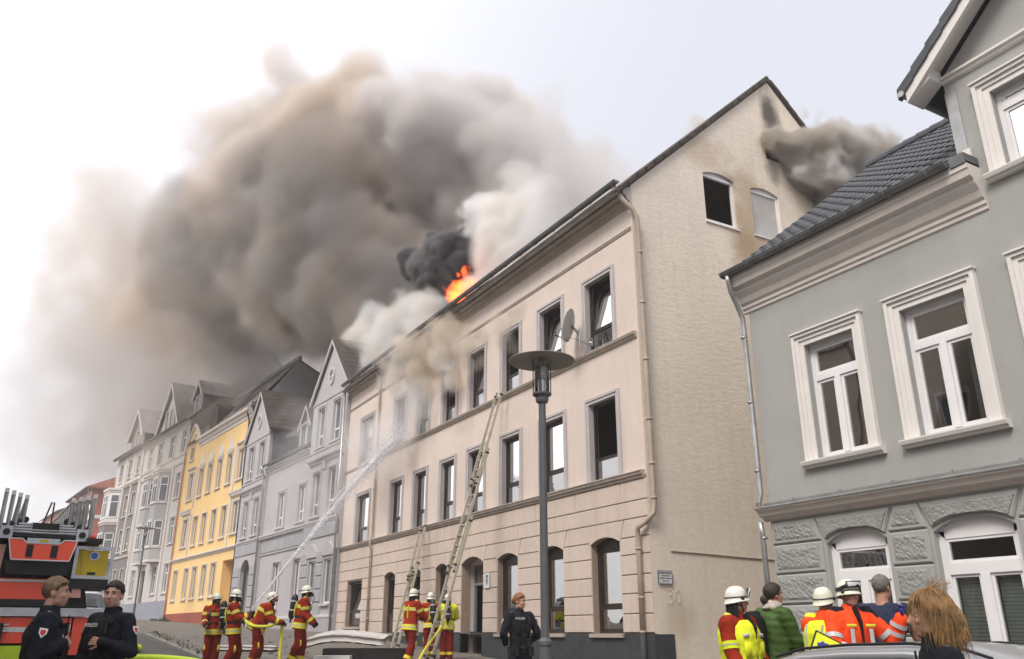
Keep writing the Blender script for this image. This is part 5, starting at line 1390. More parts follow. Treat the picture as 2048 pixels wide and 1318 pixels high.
def hand_mb(mb, wr, d, inward, curl=35, thick=1.0, spread=1.0):
    """palm and five unequal bent fingers from the wrist along d; inward = way the palm faces"""
    d = d.normalized(); pn = (inward - d * inward.dot(d)).normalized(); sd = d.cross(pn)     # across the palm
    k = thick
    palm = wr + d * 0.085
    for j in (-1.5, -0.5, 0.5, 1.5): mb.tube([wr + sd * j * 0.011, palm + sd * j * 0.0195 * spread], [0.013 * k, 0.0115 * k], 6)
    mb.ell(wr + d * 0.045, (0.018 * k, 0.018 * k, 0.018 * k), 8, 6)
    for j, L_ in ((-1.5, 0.062), (-0.5, 0.074), (0.5, 0.080), (1.5, 0.072)):
        p = palm + sd * j * 0.0195 * spread; q = d.copy(); pts = [p]
        for s_, f in ((0.45, 0.5), (0.32, 1.0), (0.23, 0.9)):
            a = radians(curl * f); ax = q.cross(pn).normalized() if q.cross(pn).length > 1e-3 else sd
            q = Matrix.Rotation(a, 3, ax) @ q
            pts.append(pts[-1] + q * L_ * s_)
        mb.tube(pts, [0.0095 * k, 0.009 * k, 0.008 * k, 0.0065 * k], 6)
    t0 = wr + d * 0.03 + sd * 0.022
    q = (d * 0.55 + sd * 0.75 + pn * 0.35).normalized()
    mb.tube([t0, t0 + q * 0.035, t0 + q * 0.035 + (q + d * .8).normalized() * 0.03, t0 + q * 0.035 + (q + d * .8).normalized() * 0.03 + (d + pn * .4).normalized() * 0.022], [0.012 * k, 0.0105 * k, 0.009 * k, 0.007 * k], 6)

def head_shapes(mb, J, female=False):
    H = J['head']; r = J['hrot']
    def P(x, y, z): return H + r @ Vector((x, y, z))
    def E(x, y, z, a, b, c): mb.ell(P(x, y, z), (a, b, c), 20, 14, r)
    k = 0.95 if female else 1.0
    E(0, -0.012, 0.030, 0.076 * k, 0.096, 0.092)           # cranium
    E(0, 0.022, -0.030, 0.062 * k, 0.070, 0.088)           # face
    E(0, 0.045, -0.088, 0.036 * k, 0.036, 0.030)           # chin
    for s in (-1, 1):
        E(s * 0.036 * k, 0.010, -0.070, 0.026, 0.050, 0.030)   # jaw
        E(s * 0.037 * k, 0.062, -0.028, 0.022, 0.020, 0.018)   # cheek
        mb.ell(P(s * 0.077 * k, -0.008, -0.012), (0.008, 0.019, 0.032), 10, 8, r @ Matrix.Rotation(radians(s * 14), 3, 'Z'))   # ear
        E(s * 0.027, 0.083, 0.020, 0.024, 0.012, 0.008)        # brow
    mb.tube([P(0, 0.088, 0.010), P(0, 0.103, -0.018), P(0, 0.110, -0.034), P(0, 0.090, -0.044)], [0.008, 0.011, 0.0145, 0.009], 8)
    E(0, 0.082, -0.066, 0.024, 0.013, 0.006); E(0, 0.080, -0.076, 0.021, 0.013, 0.007)
    limb(mb, [J['neck'] - J['up'] * 0.05, J['neck'] + J['up'] * 0.03, P(0, -0.018, -0.055)], [0.068 * k, 0.054 * k, 0.055 * k], 14)
    return P

def body(root, J, skin, voxel, female=False, hands=((35, 1), (35, 1)), bare_arm=False):
    mb = MB()
    P = head_shapes(mb, J, female)
    up = J['up']; w = 0.92 if female else 1.0
    mb.tube([J['pelvis'] - Vector((0, 0, 0.10)), J['pelvis'], J['waist'], J['chest'], J['neck'] - up * 0.09, J['neck'] - up * 0.02],
            [(0.10, 0.085), (0.155 * w, 0.11), (0.135 * w, 0.10), (0.16 * w, 0.115), (0.15 * w, 0.09), (0.07, 0.06)], 18)
    for nm in 'LR':
        limb(mb, [J['sh' + nm], J['el' + nm]], [0.052 * w, 0.042 * w]); limb(mb, [J['el' + nm], J['el' + nm].lerp(J['wr' + nm], 0.35), J['wr' + nm]], [0.042 * w, 0.044 * w, 0.029 * w])
        limb(mb, [J['neck'] - up * 0.06, J['sh' + nm]], [0.06, 0.052 * w])
        limb(mb, [J['hip' + nm], J['kn' + nm]], [0.085, 0.055]); limb(mb, [J['kn' + nm], J['kn' + nm].lerp(J['an' + nm], 0.3), J['an' + nm]], [0.055, 0.056, 0.036])
        f = J['fw'] * 1.0; f.z = 0; f.normalize()
        limb(mb, [J['an' + nm] - f * 0.03 - Vector((0, 0, 0.045)), J['an' + nm] + f * 0.13 - Vector((0, 0, 0.06))], [0.04, 0.03])
    v, fs = remesh(mb, voxel, 3)
    # sockets and the line between the lips pressed in
    co = np.array(v); Hh = np.array(J['head']); ri = np.array(J['hrot'].transposed())
    loc = (co - Hh) @ ri.T
    for s in (-1, 1):
        d2 = ((loc - np.array([s * 0.030, 0.084, 0.002])) ** 2 / np.array([0.018, 0.03, 0.011]) ** 2).sum(1)
        loc[:, 1] -= 0.010 * np.exp(-d2)
    d2 = ((loc - np.array([0, 0.095, -0.071])) ** 2 / np.array([0.022, 0.03, 0.0035]) ** 2).sum(1); loc[:, 1] -= 0.004 * np.exp(-d2)
    co = loc @ ri + Hh
    out = MB(); out.v = [tuple(p) for p in co.tolist()]; out.f = fs
    lip = np.exp(-(((loc - np.array([0, 0.094, -0.071])) ** 2) / np.array([0.024, 0.02, 0.011]) ** 2).sum(1))
    out.m = [1 if sum(lip[i] for i in f) / len(f) > 0.4 else 0 for f in fs]
    for nm, (c, sgn) in zip('LR', hands):
        inw = (J['pelvis'] + J['up'] * 0.2 - J['wr' + nm])
        hb = MB(); hand_mb(hb, J['wr' + nm], J['hd' + nm], inw, c); out.add(hb.v, hb.f, 0)
    o = out.build('body', [M[skin], M['lips']], root, smooth=True)
    for s in (-1, 1):
        e = MB(); e.ell(P(s * 0.030, 0.0665, 0.001), (0.0125, 0.0125, 0.0125), 12, 8, J['hrot']); eo = e.build('eye', M['eye_white'], root, smooth=True)
        e = MB(); e.ell(P(s * 0.030, 0.077, 0.001), (0.0065, 0.003, 0.0065), 10, 6, J['hrot']); e.build('iris', M['iris'], eo, smooth=True)
        e = MB(); e.tube([P(s * 0.012, 0.0935, 0.0215), P(s * 0.030, 0.0925, 0.0265), P(s * 0.048, 0.078, 0.021)], [0.003, 0.004, 0.0022], 6); e.build('eyebrow', M['hair_dark' if skin != 'skin_x' else 'hair_fair'], root, smooth=True)
    return P

def hair_cap(root, J, mname, thick=0.009, front=0.060, low=-0.045, rough=0.005, seed=1, sides=0.0, female=False):
    """short hair: a rough shell over the cranium down to a hairline"""
    b = MB(); H, r = J['head'], J['hrot']; nu, nv = 36, 22; k = 0.95 if female else 1.0
    rr = random.Random(seed); v = []; fs = []
    for i in range(nv + 1):
        ph = pi * 0.80 * i / nv
        for j in range(nu):
            a = 2 * pi * j / nu; dx, dy, dz = sin(ph) * cos(a), sin(ph) * sin(a), cos(ph)
            t = thick * (1 - 0.75 * max(0, i / nv - 0.45) / 0.55) + rr.uniform(-rough, rough)
            p = Vector((dx * (0.076 * k + t), -0.012 + dy * (0.096 + t), 0.030 + dz * (0.092 + t)))
            # hairline: lift out of the face, stop above the ears and at the nape
            lim = 0.066 if dy > 0.55 else (0.045 if dy > 0.25 else (0.0 + sides if dy > -0.25 else low))
            if p.z < lim:
                p.z = lim + rr.uniform(-0.003, 0.003); q = max(0.0, (p.z - 0.030) / 0.092); s_ = sqrt(max(0.05, 1 - q * q))
                h_ = hypot(dx, dy) + 1e-6; p.x = dx / h_ * (0.076 * k + 0.002) * s_; p.y = -0.012 + dy / h_ * (0.096 + 0.002) * s_
            v.append(H + r @ p)
    for i in range(nv):
        for j in range(nu): fs.append((i * nu + j, i * nu + (j + 1) % nu, (i + 1) * nu + (j + 1) % nu, (i + 1) * nu + j))
    b.add(v, fs); return b.build('hair', M[mname], root, smooth=True)

def torso_tube(mb, J, e, w=1.0, low=-0.16, top=0.0, d=1.0):
    up = J['up']
    pts = [J['pelvis'] + up * low, J['pelvis'] + up * (low * .4), J['waist'], J['chest'], J['neck'] - up * (0.10), J['neck'] - up * (0.03 - top)]
    rs = [(0.168 * w + e, 0.125 * d + e), (0.165 * w + e, 0.12 * d + e), (0.15 * w + e, 0.112 * d + e), (0.172 * w + e, 0.128 * d + e), (0.165 * w + e, 0.105 * d + e), (0.085 + e * .6, 0.075 + e * .6)]
    mb.tube(pts, rs, 20); return pts, rs

def jacket(root, J, mname, e=0.028, voxel=0.016, sleeve=1.0, low=-0.16, wr=0.010, name='jacket', w=1.0, seed=0.0, collar=0.05, d=1.0):
    mb = MB(); torso_tube(mb, J, e, w, low, d=d); up = J['up']
    for nm in 'LR':
        S, E_, W = J['sh' + nm], J['el' + nm], J['wr' + nm]
        limb(mb, [J['neck'] - up * 0.07, S], [0.06 + e * .8, 0.055 + e])
        if sleeve > 0.6:
            limb(mb, [S, E_], [0.056 + e, 0.047 + e * .9]); limb(mb, [E_, E_.lerp(W, 0.4), E_.lerp(W, 0.98 * sleeve)], [0.047 + e * .9, 0.047 + e * .8, 0.038 + e * .7])
        else: mb.tube([S, S.lerp(E_, 0.72)], [0.06 + e, 0.058 + e * 1.2], 12); mb.ell(S, (.06 + e, .06 + e, .06 + e), 10, 6)
    if collar: mb.tube([J['neck'] - up * 0.07, J['neck'] - up * 0.0 + up * collar * .6], [0.085 + e * .5, 0.066 + e * .4], 16)
    v, fs = remesh(mb, voxel, 4, wr, 8.0, seed)
    b = MB(); b.add(v, fs); return b.build(name, M[mname], root, smooth=True)

def trousers(root, J, mname, e=0.022, voxel=0.018, wr=0.010, seed=3.0, name='trousers'):
    mb = MB()
    mb.tube([J['pelvis'] - Vector((0, 0, 0.12)), J['pelvis'], J['waist']], [(0.11 + e, 0.095 + e), (0.158 + e * .7, 0.115 + e * .7), (0.14 + e * .5, 0.105 + e * .5)], 18)
    for nm in 'LR':
        limb(mb, [J['hip' + nm], J['kn' + nm]], [0.088 + e, 0.062 + e]); limb(mb, [J['kn' + nm], J['kn' + nm].lerp(J['an' + nm], .35), J['an' + nm] ], [0.062 + e, 0.062 + e, 0.055 + e])
    v, fs = remesh(mb, voxel, 4, wr, 8.0, seed)
    b = MB(); b.add(v, fs); return b.build(name, M[mname], root, smooth=True)

def boots(root, J, mname='boot', name='boot'):
    f = Vector(J['fw']); f.z = 0; f.normalize()
    for nm in 'LR':
        a = J['an' + nm]; mb = MB()
        limb(mb, [a + Vector((0, 0, 0.10)), a - Vector((0, 0, 0.03))], [0.058, 0.05]); limb(mb, [a - f * 0.045 - Vector((0, 0, 0.045)), a + f * 0.06 - Vector((0, 0, 0.045)), a + f * 0.155 - Vector((0, 0, 0.055))], [0.043, 0.045, 0.034])
        mb.tube([a - f * 0.08 - Vector((0, 0, 0.078)), a + f * 0.17 - Vector((0, 0, 0.078))], [(0.016, 0.045), (0.014, 0.045)], 8)
        v, fs = remesh(mb, 0.014, 2); b = MB(); b.add(v, fs); b.build(name, M[mname], root, smooth=True)

def ring_on(root, p, q, r0, r1, mname, name='reflective_band', e=0.0, n=16, up=None):
    """a cloth band round a limb or the trunk between p and q"""
    b = MB(); f = lambda r: tuple(x + e for x in r) if isinstance(r, tuple) else r + e
    b.tube([p, q], [f(r0), f(r1)], n, caps=False)
    return b.build(name, M[mname], root, smooth=True)

def triple_band(root, p, q, r0, r1, e, ya='band_yellow', gm='reflective'):
    """yellow band with a silver stripe along its middle"""
    o = ring_on(root, p, q, r0, r1, ya, 'band', e)
    m0, m1 = p.lerp(q, 0.42), p.lerp(q, 0.58)
    ring_on(o, m0, m1, r0 if not isinstance(r0, tuple) else tuple(a * .5 + b * .5 for a, b in zip(r0, r1)), r1 if not isinstance(r1, tuple) else tuple(a * .5 + b * .5 for a, b in zip(r0, r1)), gm, 'silver_stripe', e + 0.004)
    return o

def gloves(root, J, mname, curl=(45, 45)):
    for nm, c in zip('LR', curl):
        b = MB(); hand_mb(b, J['wr' + nm], J['hd' + nm], J['pelvis'] + J['up'] * 0.2 - J['wr' + nm], c, 1.35)
        b.tube([J['wr' + nm] - J['hd' + nm] * 0.05, J['wr' + nm] + J['hd' + nm] * 0.03], [0.042, 0.036], 10)
        b.build('glove', M[mname], root, smooth=True)

def helmet(root, J, mname, visor='up', band=True, goggles=False, nape=True, scale=0.93):
    """round-domed fire helmet with flared brim and neck cloth"""
    H, r = J['head'], J['hrot']
    def P(x, y, z): return H + r @ Vector((x * scale, y * scale, z * scale))
    b = MB(); nu = 32; v = []; fs = []
    prof = [(0.0, 0.168), (0.35, 0.163), (0.62, 0.148), (0.83, 0.120), (0.95, 0.085), (1.0, 0.050), (1.01, 0.030), (1.08, 0.014), (1.17, 0.004), (1.16, -0.004), (1.0, 0.015)]
    for q, z in prof:
        for j in range(nu):
            a = 2 * pi * j / nu; c_, s_ = cos(a), sin(a)
            fr = 1.0
            if q > 1.05: fr = 1 + (0.10 if s_ > 0.3 else (0.06 if s_ < -0.2 else -0.05)) * abs(s_) * (q - 1.0) * 5
            zz = z - (0.026 * max(0, -s_) if q > 1.02 else 0) - (0.008 if q > 1.05 else 0) * (1 - abs(s_))
            v.append(P(0.104 * q * c_ * fr, -0.008 + 0.128 * q * s_ * fr, zz))
    n = len(prof)
    fs = [(i * nu + j, i * nu + (j + 1) % nu, (i + 1) * nu + (j + 1) % nu, (i + 1) * nu + j) for i in range(n - 1) for j in range(nu)]
    b.add(v, fs); ho = b.build('helmet', M[mname], root, smooth=True)
    if band:
        b = MB()
        pts = [P(0.108 * cos(2 * pi * j / 28), -0.008 + 0.132 * sin(2 * pi * j / 28), 0.042) for j in range(29)]
        b.tube(pts, [(0.006, 0.003)] * 29, 6, caps=False); b.build('helmet_band', M['black_rubber'], ho)
    for s in (-1, 1):
        b = MB(); b.ell(P(s * 0.108, 0.03, 0.03), (0.012, 0.022, 0.022), 8, 6, r); b.build('visor_hinge', M['black_rubber'], ho, smooth=True)
    if visor:
        b = MB(); v = []; m = 12
        for i in range(m + 1):
            a = radians(20 + 140 * i / m)
            if visor == 'up': v += [P(0.118 * cos(a), 0.142 * sin(a) + 0.0, 0.04), P(0.120 * cos(a), 0.17 * sin(a) + 0.01, 0.135)]
            else: v += [P(0.118 * cos(a), 0.145 * sin(a), 0.02), P(0.115 * cos(a), 0.150 * sin(a), -0.08)]
        b.add(v, [(2 * i, 2 * i + 2, 2 * i + 3, 2 * i + 1) for i in range(m)]); b.build('visor', M['visor'], ho, smooth=True)
    if goggles:
        b = MB(); pts = [P(0.112 * cos(2 * pi * j / 28), -0.006 + 0.138 * sin(2 * pi * j / 28), 0.06 + 0.045 * max(0, sin(2 * pi * j / 28))) for j in range(29)]
        b.tube(pts, [(0.016, 0.004)] * 29, 6, caps=False); go = b.build('goggle_strap', M['black_rubber'], ho)
        b = MB(); v = []; m = 14
        for i in range(m + 1):
            a = radians(35 + 110 * i / m)
            for k_ in range(5):
                t = k_ / 4; z = 0.066 + 0.07 * t; q = 1.12 + 0.10 * sin(pi * t) - 0.10 * t
                v.append(P(0.108 * q * cos(a), 0.13 * q * sin(a), z))
        b.add(v, [(i * 5 + k_, (i + 1) * 5 + k_, (i + 1) * 5 + k_ + 1, i * 5 + k_ + 1) for i in range(m) for k_ in range(4)]); b.build('goggle_frame', M['black_rubber'], ho, smooth=True)
        b = MB(); v = []
        for i in range(m + 1):
            a = radians(44 + 92 * i / m); dip = 0.018 * exp(-((i - m / 2) / 1.6) ** 2)
            for t in (0.2, 0.5, 0.8):
                z = 0.066 + 0.07 * t + (dip if t < .3 else 0); q = 1.135 + 0.10 * sin(pi * t) - 0.10 * t
                v.append(P(0.108 * q * cos(a), 0.13 * q * sin(a), z))
        b.add(v, [(i * 3 + k_, (i + 1) * 3 + k_, (i + 1) * 3 + k_ + 1, i * 3 + k_ + 1) for i in range(m) for k_ in range(2)]); b.build('goggle_lens', M['reflective'], ho, smooth=True)
    if nape:
        b = MB(); v = []; m = 20
        for i in range(m + 1):
            a = radians(192 + 156 * i / m)
            wob = 0.006 * sin(i * 1.9)
            v += [P(0.104 * cos(a), -0.008 + 0.128 * sin(a), 0.02), P((0.108 + wob) * cos(a), -0.012 + (0.125 + wob) * sin(a), -0.07), P((0.125 + wob) * cos(a), -0.02 + (0.125 + wob) * sin(a), -0.165)]
        b.add(v, [(3 * i + k_, 3 * i + 3 + k_, 3 * i + 4 + k_, 3 * i + 1 + k_) for i in range(m) for k_ in (0, 1)]); b.build('neck_cloth', M['black_cloth'], ho, smooth=True)
    b = MB(); b.tube([P(-0.088, 0.0, 0.0), P(-0.07, 0.03, -0.09), P(0, 0.05, -0.128), P(0.07, 0.03, -0.09), P(0.088, 0.0, 0.0)], [(0.008, 0.003)] * 5, 6); b.build('chin_strap', M['black_rubber'], ho)
    return ho

def breathing_mask(root, J):
    H, r = J['head'], J['hrot']; P = lambda x, y, z: H + r @ Vector((x, y, z))
    b = MB(); b.ell(P(0, 0.045, -0.035), (0.078, 0.072, 0.088), 16, 12, r); b.tube([P(0, 0.09, -0.065), P(0, 0.15, -0.085)], [0.035, 0.03], 10); o = b.build('breathing_mask', M['black_rubber'], root, smooth=True)
    b = MB(); b.tube([P(0, 0.14, -0.09), P(0.02, 0.16, -0.16), P(0.06, 0.12, -0.26), P(0.10, 0.02, -0.34), P(0.10, -0.12, -0.40)], 0.011, 6); b.build('mask_hose', M['black_rubber'], o, smooth=True)

def air_set(root, J, yellow=False):
    """breathing apparatus on the back: cylinder, back plate, straps"""
    up, fw, rt = J['up'], J['fw'], J['rt']; c = J['chest'] - fw * 0.235
    b = MB(); pts = [c - up * 0.30, c - up * 0.27, c - up * 0.20, c + up * 0.17, c + up * 0.23, c + up * 0.26]
    b.tube(pts, [0.03, 0.06, 0.078, 0.078, 0.06, 0.03], 16); b.tube([c - up * 0.38, c - up * 0.29], [0.022, 0.022], 8); o = b.build('air_cylinder', M['black_rubber'], root, smooth=True)
    b = MB()
    for t in (-0.10, 0.10): b.tube([c + up * (t - .015), c + up * (t + .015)], [0.083, 0.083], 16, caps=False)
    b.build('cylinder_strap', M['reflective'], o)
    b = MB(); b.tube([J['waist'] - fw * 0.165, J['chest'] - fw * 0.165, J['neck'] - up * 0.1 - fw * 0.14], [(0.12, 0.012), (0.11, 0.012), (0.08, 0.012)], 10); b.build('back_plate', M['black_rubber'], o)
    for s in (-1, 1):
        b = MB(); b.tube([J['neck'] - up * .08 - fw * .13 + rt * s * .08, J['neck'] - up * .02 + rt * s * .11, J['neck'] - up * .10 + fw * .135 + rt * s * .115, J['chest'] - up * .03 + fw * .175 + rt * s * .12, J['waist'] + fw * .12 + rt * s * .16, J['waist'] - fw * .05 + rt * s * .19], [(0.010, 0.022)] * 6, 8); b.build('shoulder_strap', M['black_rubber'], o, smooth=True)
    b = MB(); b.tube([J['waist'] - up * .03, J['waist'] + up * .02], [(0.198, 0.158), (0.198, 0.158)], 20, caps=False); b.build('waist_belt', M['black_rubber'], o, smooth=True)

def firefighter(name, label, loc, rz, H, pose, air=True, mask=True, helm='helmet_shell', visor=None, seed=1.0, group='firefighters in red and yellow turnout gear'):
    root = empty(name, loc, radians(rz), label, 'person', group)
    s = H / 1.87; root.scale = (s, s, s)
    J = skeleton(sh=1.06, **pose)
    body(root, J, 'skin', 0.013)
    trousers(root, J, 'fire_trouser', 0.034, 0.02, 0.014, seed)
    jacket(root, J, 'fire_red', 0.042, 0.018, low=-0.15, wr=0.014, seed=seed)
    boots(root, J); gloves(root, J, 'black_cloth')
    up = J['up']; e = 0.050
    triple_band(root, J['pelvis'] - up * 0.12, J['pelvis'] + up * 0.005, (0.172, 0.130), (0.168, 0.125), e)
    triple_band(root, J['chest'] - up * 0.045, J['chest'] + up * 0.035, (0.166, 0.124), (0.174, 0.130), e)
    for sd, nm in ((-1, 'L'), (1, 'R')):
        S, E_, W, K, A = J['sh' + nm], J['el' + nm], J['wr' + nm], J['kn' + nm], J['an' + nm]
        triple_band(root, S.lerp(E_, 0.42), S.lerp(E_, 0.66), 0.054, 0.051, 0.046)
        triple_band(root, E_.lerp(W, 0.55), E_.lerp(W, 0.80), 0.046, 0.041, 0.040)
        b = MB(); b.tube([J['neck'] - up * .045 + J['rt'] * sd * .07, S + up * .035 - J['rt'] * sd * .03, S + J['rt'] * sd * .045 - up * .05], [(0.075, 0.045), (0.085, 0.055), (0.07, 0.045)], 10)
        v, fs = remesh(b, 0.016, 3); b = MB(); b.add(v, fs); b.build('shoulder_yoke', M['band_yellow'], root, smooth=True)
        ring_on(root, K.lerp(A, 0.66), K.lerp(A, 0.84), 0.060, 0.058, 'band_yellow', 'band', 0.040)
        fwd = (J['hip' + nm] - K).cross(J['rt']).normalized()
        if fwd.y < 0: fwd = -fwd
        b = MB(); b.tube([K.lerp(J['hip' + nm], .22) + fwd * .055 + J['rt'] * sd * .045, K + fwd * .06 + J['rt'] * sd * .035, K.lerp(A, .25) + fwd * .05 + J['rt'] * sd * .02], [(0.05, 0.02), (0.055, 0.026), (0.045, 0.02)], 8); b.build('knee_patch', M['band_yellow'], root, smooth=True)
        b = MB(); b.tube([J['waist'] - J['fw'] * .165 + J['rt'] * sd * .085, J['chest'] - J['fw'] * .180 + J['rt'] * sd * .085, J['neck'] - up * .11 - J['fw'] * .155 + J['rt'] * sd * .08], [(0.008, 0.022)] * 3, 6); b.build('back_stripe', M['band_yellow'], root)
    if air: air_set(root, J)
    if mask: breathing_mask(root, J)
    helmet(root, J, helm, visor=visor)
    return root, J

def text_mesh(name, txt, size, m, parent, mtx, depth=0.002):
    cu = bpy.data.curves.new(name, 'FONT'); cu.body = txt; cu.size = size; cu.extrude = depth; cu.align_x = 'CENTER'; cu.align_y = 'CENTER'; cu.resolution_u = 2
    o = bpy.data.objects.new(name, cu); COL.objects.link(o)
    dg = bpy.context.evaluated_depsgraph_get()
    me = bpy.data.meshes.new_from_object(o.evaluated_get(dg)); bpy.data.objects.remove(o)
    me.materials.clear(); me.materials.append(M[m])
    q = link(name, me, parent); q.matrix_basis = mtx; return q

def basis(p, xdir, ydir):
    x = Vector(xdir).normalized(); y = Vector(ydir); y = (y - x * y.dot(x)).normalized(); z = x.cross(y)
    return Matrix((( x.x, y.x, z.x, p[0]), (x.y, y.y, z.y, p[1]), (x.z, y.z, z.z, p[2]), (0, 0, 0, 1)))

def police(name, label, loc, rz, H, pose, hair, female=False, skin='skin', hands=((50, 1), (50, 1)), voxel=0.0085):
    root = empty(name, loc, radians(rz), label, 'person', 'police officers in dark uniform')
    s = H / 1.80; root.scale = (s, s, s)
    J = skeleton(sh=0.94 if female else 1.08, **pose); up, fw, rt = J['up'], J['fw'], J['rt']
    P = body(root, J, skin, voxel, female, hands)
    trousers(root, J, 'navy_cloth', 0.018, 0.016, 0.010); boots(root, J)
    jacket(root, J, 'navy_cloth', 0.018, 0.012, low=-0.06, wr=0.012, w=0.93 if female else 1.06, seed=hash(label) % 17, collar=0.07)
    # protective vest with pouches
    mb = MB(); w = 0.92 if female else 1.06
    mb.tube([J['pelvis'] + up * 0.03, J['waist'] + up * .02, J['chest'], J['neck'] - up * 0.13, J['neck'] - up * 0.055], [(0.182 * w, 0.146), (0.182 * w, 0.142), (0.192 * w, 0.158), (0.165 * w, 0.14), (0.12 * w, 0.105)], 20)
    v, fs = remesh(mb, 0.012, 3, 0.006, 9, 2.0); b = MB(); b.add(v, fs); vo = b.build('vest', M['black_cloth'], root, smooth=True)
    for s_, z, dx, h_, w_ in ((-1, 0.10, 0.095, 0.065, 0.05), (1, 0.10, 0.095, 0.065, 0.05), (-1, 0.30, 0.09, 0.06, 0.045), (1, 0.29, 0.085, 0.075, 0.05), (-1, 0.20, 0.03, 0.03, 0.05)):
        b = MB(); c = J['pelvis'] + up * z + fw * 0.150 + rt * s_ * dx
        b.tube([c - up * h_, c + up * (h_ * .8)], [(w_, 0.028), (w_, 0.024)], 8); v, fs = remesh(b, 0.009, 2); b = MB(); b.add(v, fs); b.build('pouch', M['black_cloth'], vo, smooth=True)
    for s_ in (-1, 1):
        b = MB(); b.tube([J['neck'] - up * .10 - fw * .10 + rt * s_ * .085, J['neck'] - up * .028 + rt * s_ * .10, J['neck'] - up * .12 + fw * .13 + rt * s_ * .095], [(0.012, 0.032)] * 3, 8); b.build('shoulder_strap', M['black_cloth'], vo, smooth=True)
        b = MB(); c = J['sh' + 'LR'[s_ > 0]] + up * .068 - rt * s_ * .055; b.box(-.035, .035, -.02, .02, -.003, .004); o = b.build('epaulette', M['badge_white'], root); o.matrix_basis = basis(c, rt, fw) @ Matrix.Scale(0.55, 4)
    b = MB(); c = J['chest'] + up * .06 + fw * .155 - rt * .10; b.tube([c - up * .06, c + up * .05], [(0.024, 0.018), (0.024, 0.018)], 8); b.tube([c + up * .05, c + up * .11], 0.006, 6); b.build('radio', M['black_rubber'], vo)
    text_mesh('lettering', 'POLIZEI', 0.045, 'badge_white', vo, basis(J['chest'] + up * .075 + fw * .172 + rt * 0.055, -rt if False else rt * -1, up) )
    for sd, nm in ((-1, 'L'), (1, 'R')):
        S, E_, W = J['sh' + nm], J['el' + nm], J['wr' + nm]
        out = (rt * sd - (E_ - S).normalized() * (rt * sd).dot((E_ - S).normalized())).normalized()
        ax = (E_ - S).normalized(); c = S.lerp(E_, .42) + out * 0.077; tg = ax.cross(out)
        b = MB(); b.slab([(-.030, -.005), (0, -.042), (.030, -.005), (.030, .035), (-.030, .035)], 0, .005, .002); o = b.build('arm_badge', M['badge_white'], root); o.matrix_basis = basis(c, tg, out) ; o.matrix_basis = Matrix(((tg.x, out.x, -ax.x, c.x), (tg.y, out.y, -ax.y, c.y), (tg.z, out.z, -ax.z, c.z), (0, 0, 0, 1)))
        b = MB(); b.slab([(-.019, -.004), (0, -.027), (.019, -.004), (.019, .022), (-.019, .022)], .005, .008, .002); b.build('crest', M['badge_red'], o)
    b = MB(); b.tube([J['pelvis'] + up * 0.0, J['pelvis'] + up * .045], [(0.186 * w, 0.148), (0.186 * w, 0.148)], 20, caps=False); bo = b.build('duty_belt', M['black_rubber'], root, smooth=True)
    for sx, sy in ((1, .02), (-1, .05), (-.6, .125), (.5, .125)):
        b = MB(); c = J['pelvis'] + rt * (.185 * sx if abs(sx) == 1 else .2 * sx) + fw * sy - up * .02; b.tube([c - up * .08, c + up * .05], [(0.03, 0.024), (0.034, 0.026)], 8); b.build('belt_pouch', M['black_rubber'], bo)
    if hair: hair_cap(root, J, *hair[0], **hair[1])
    return root, J, P
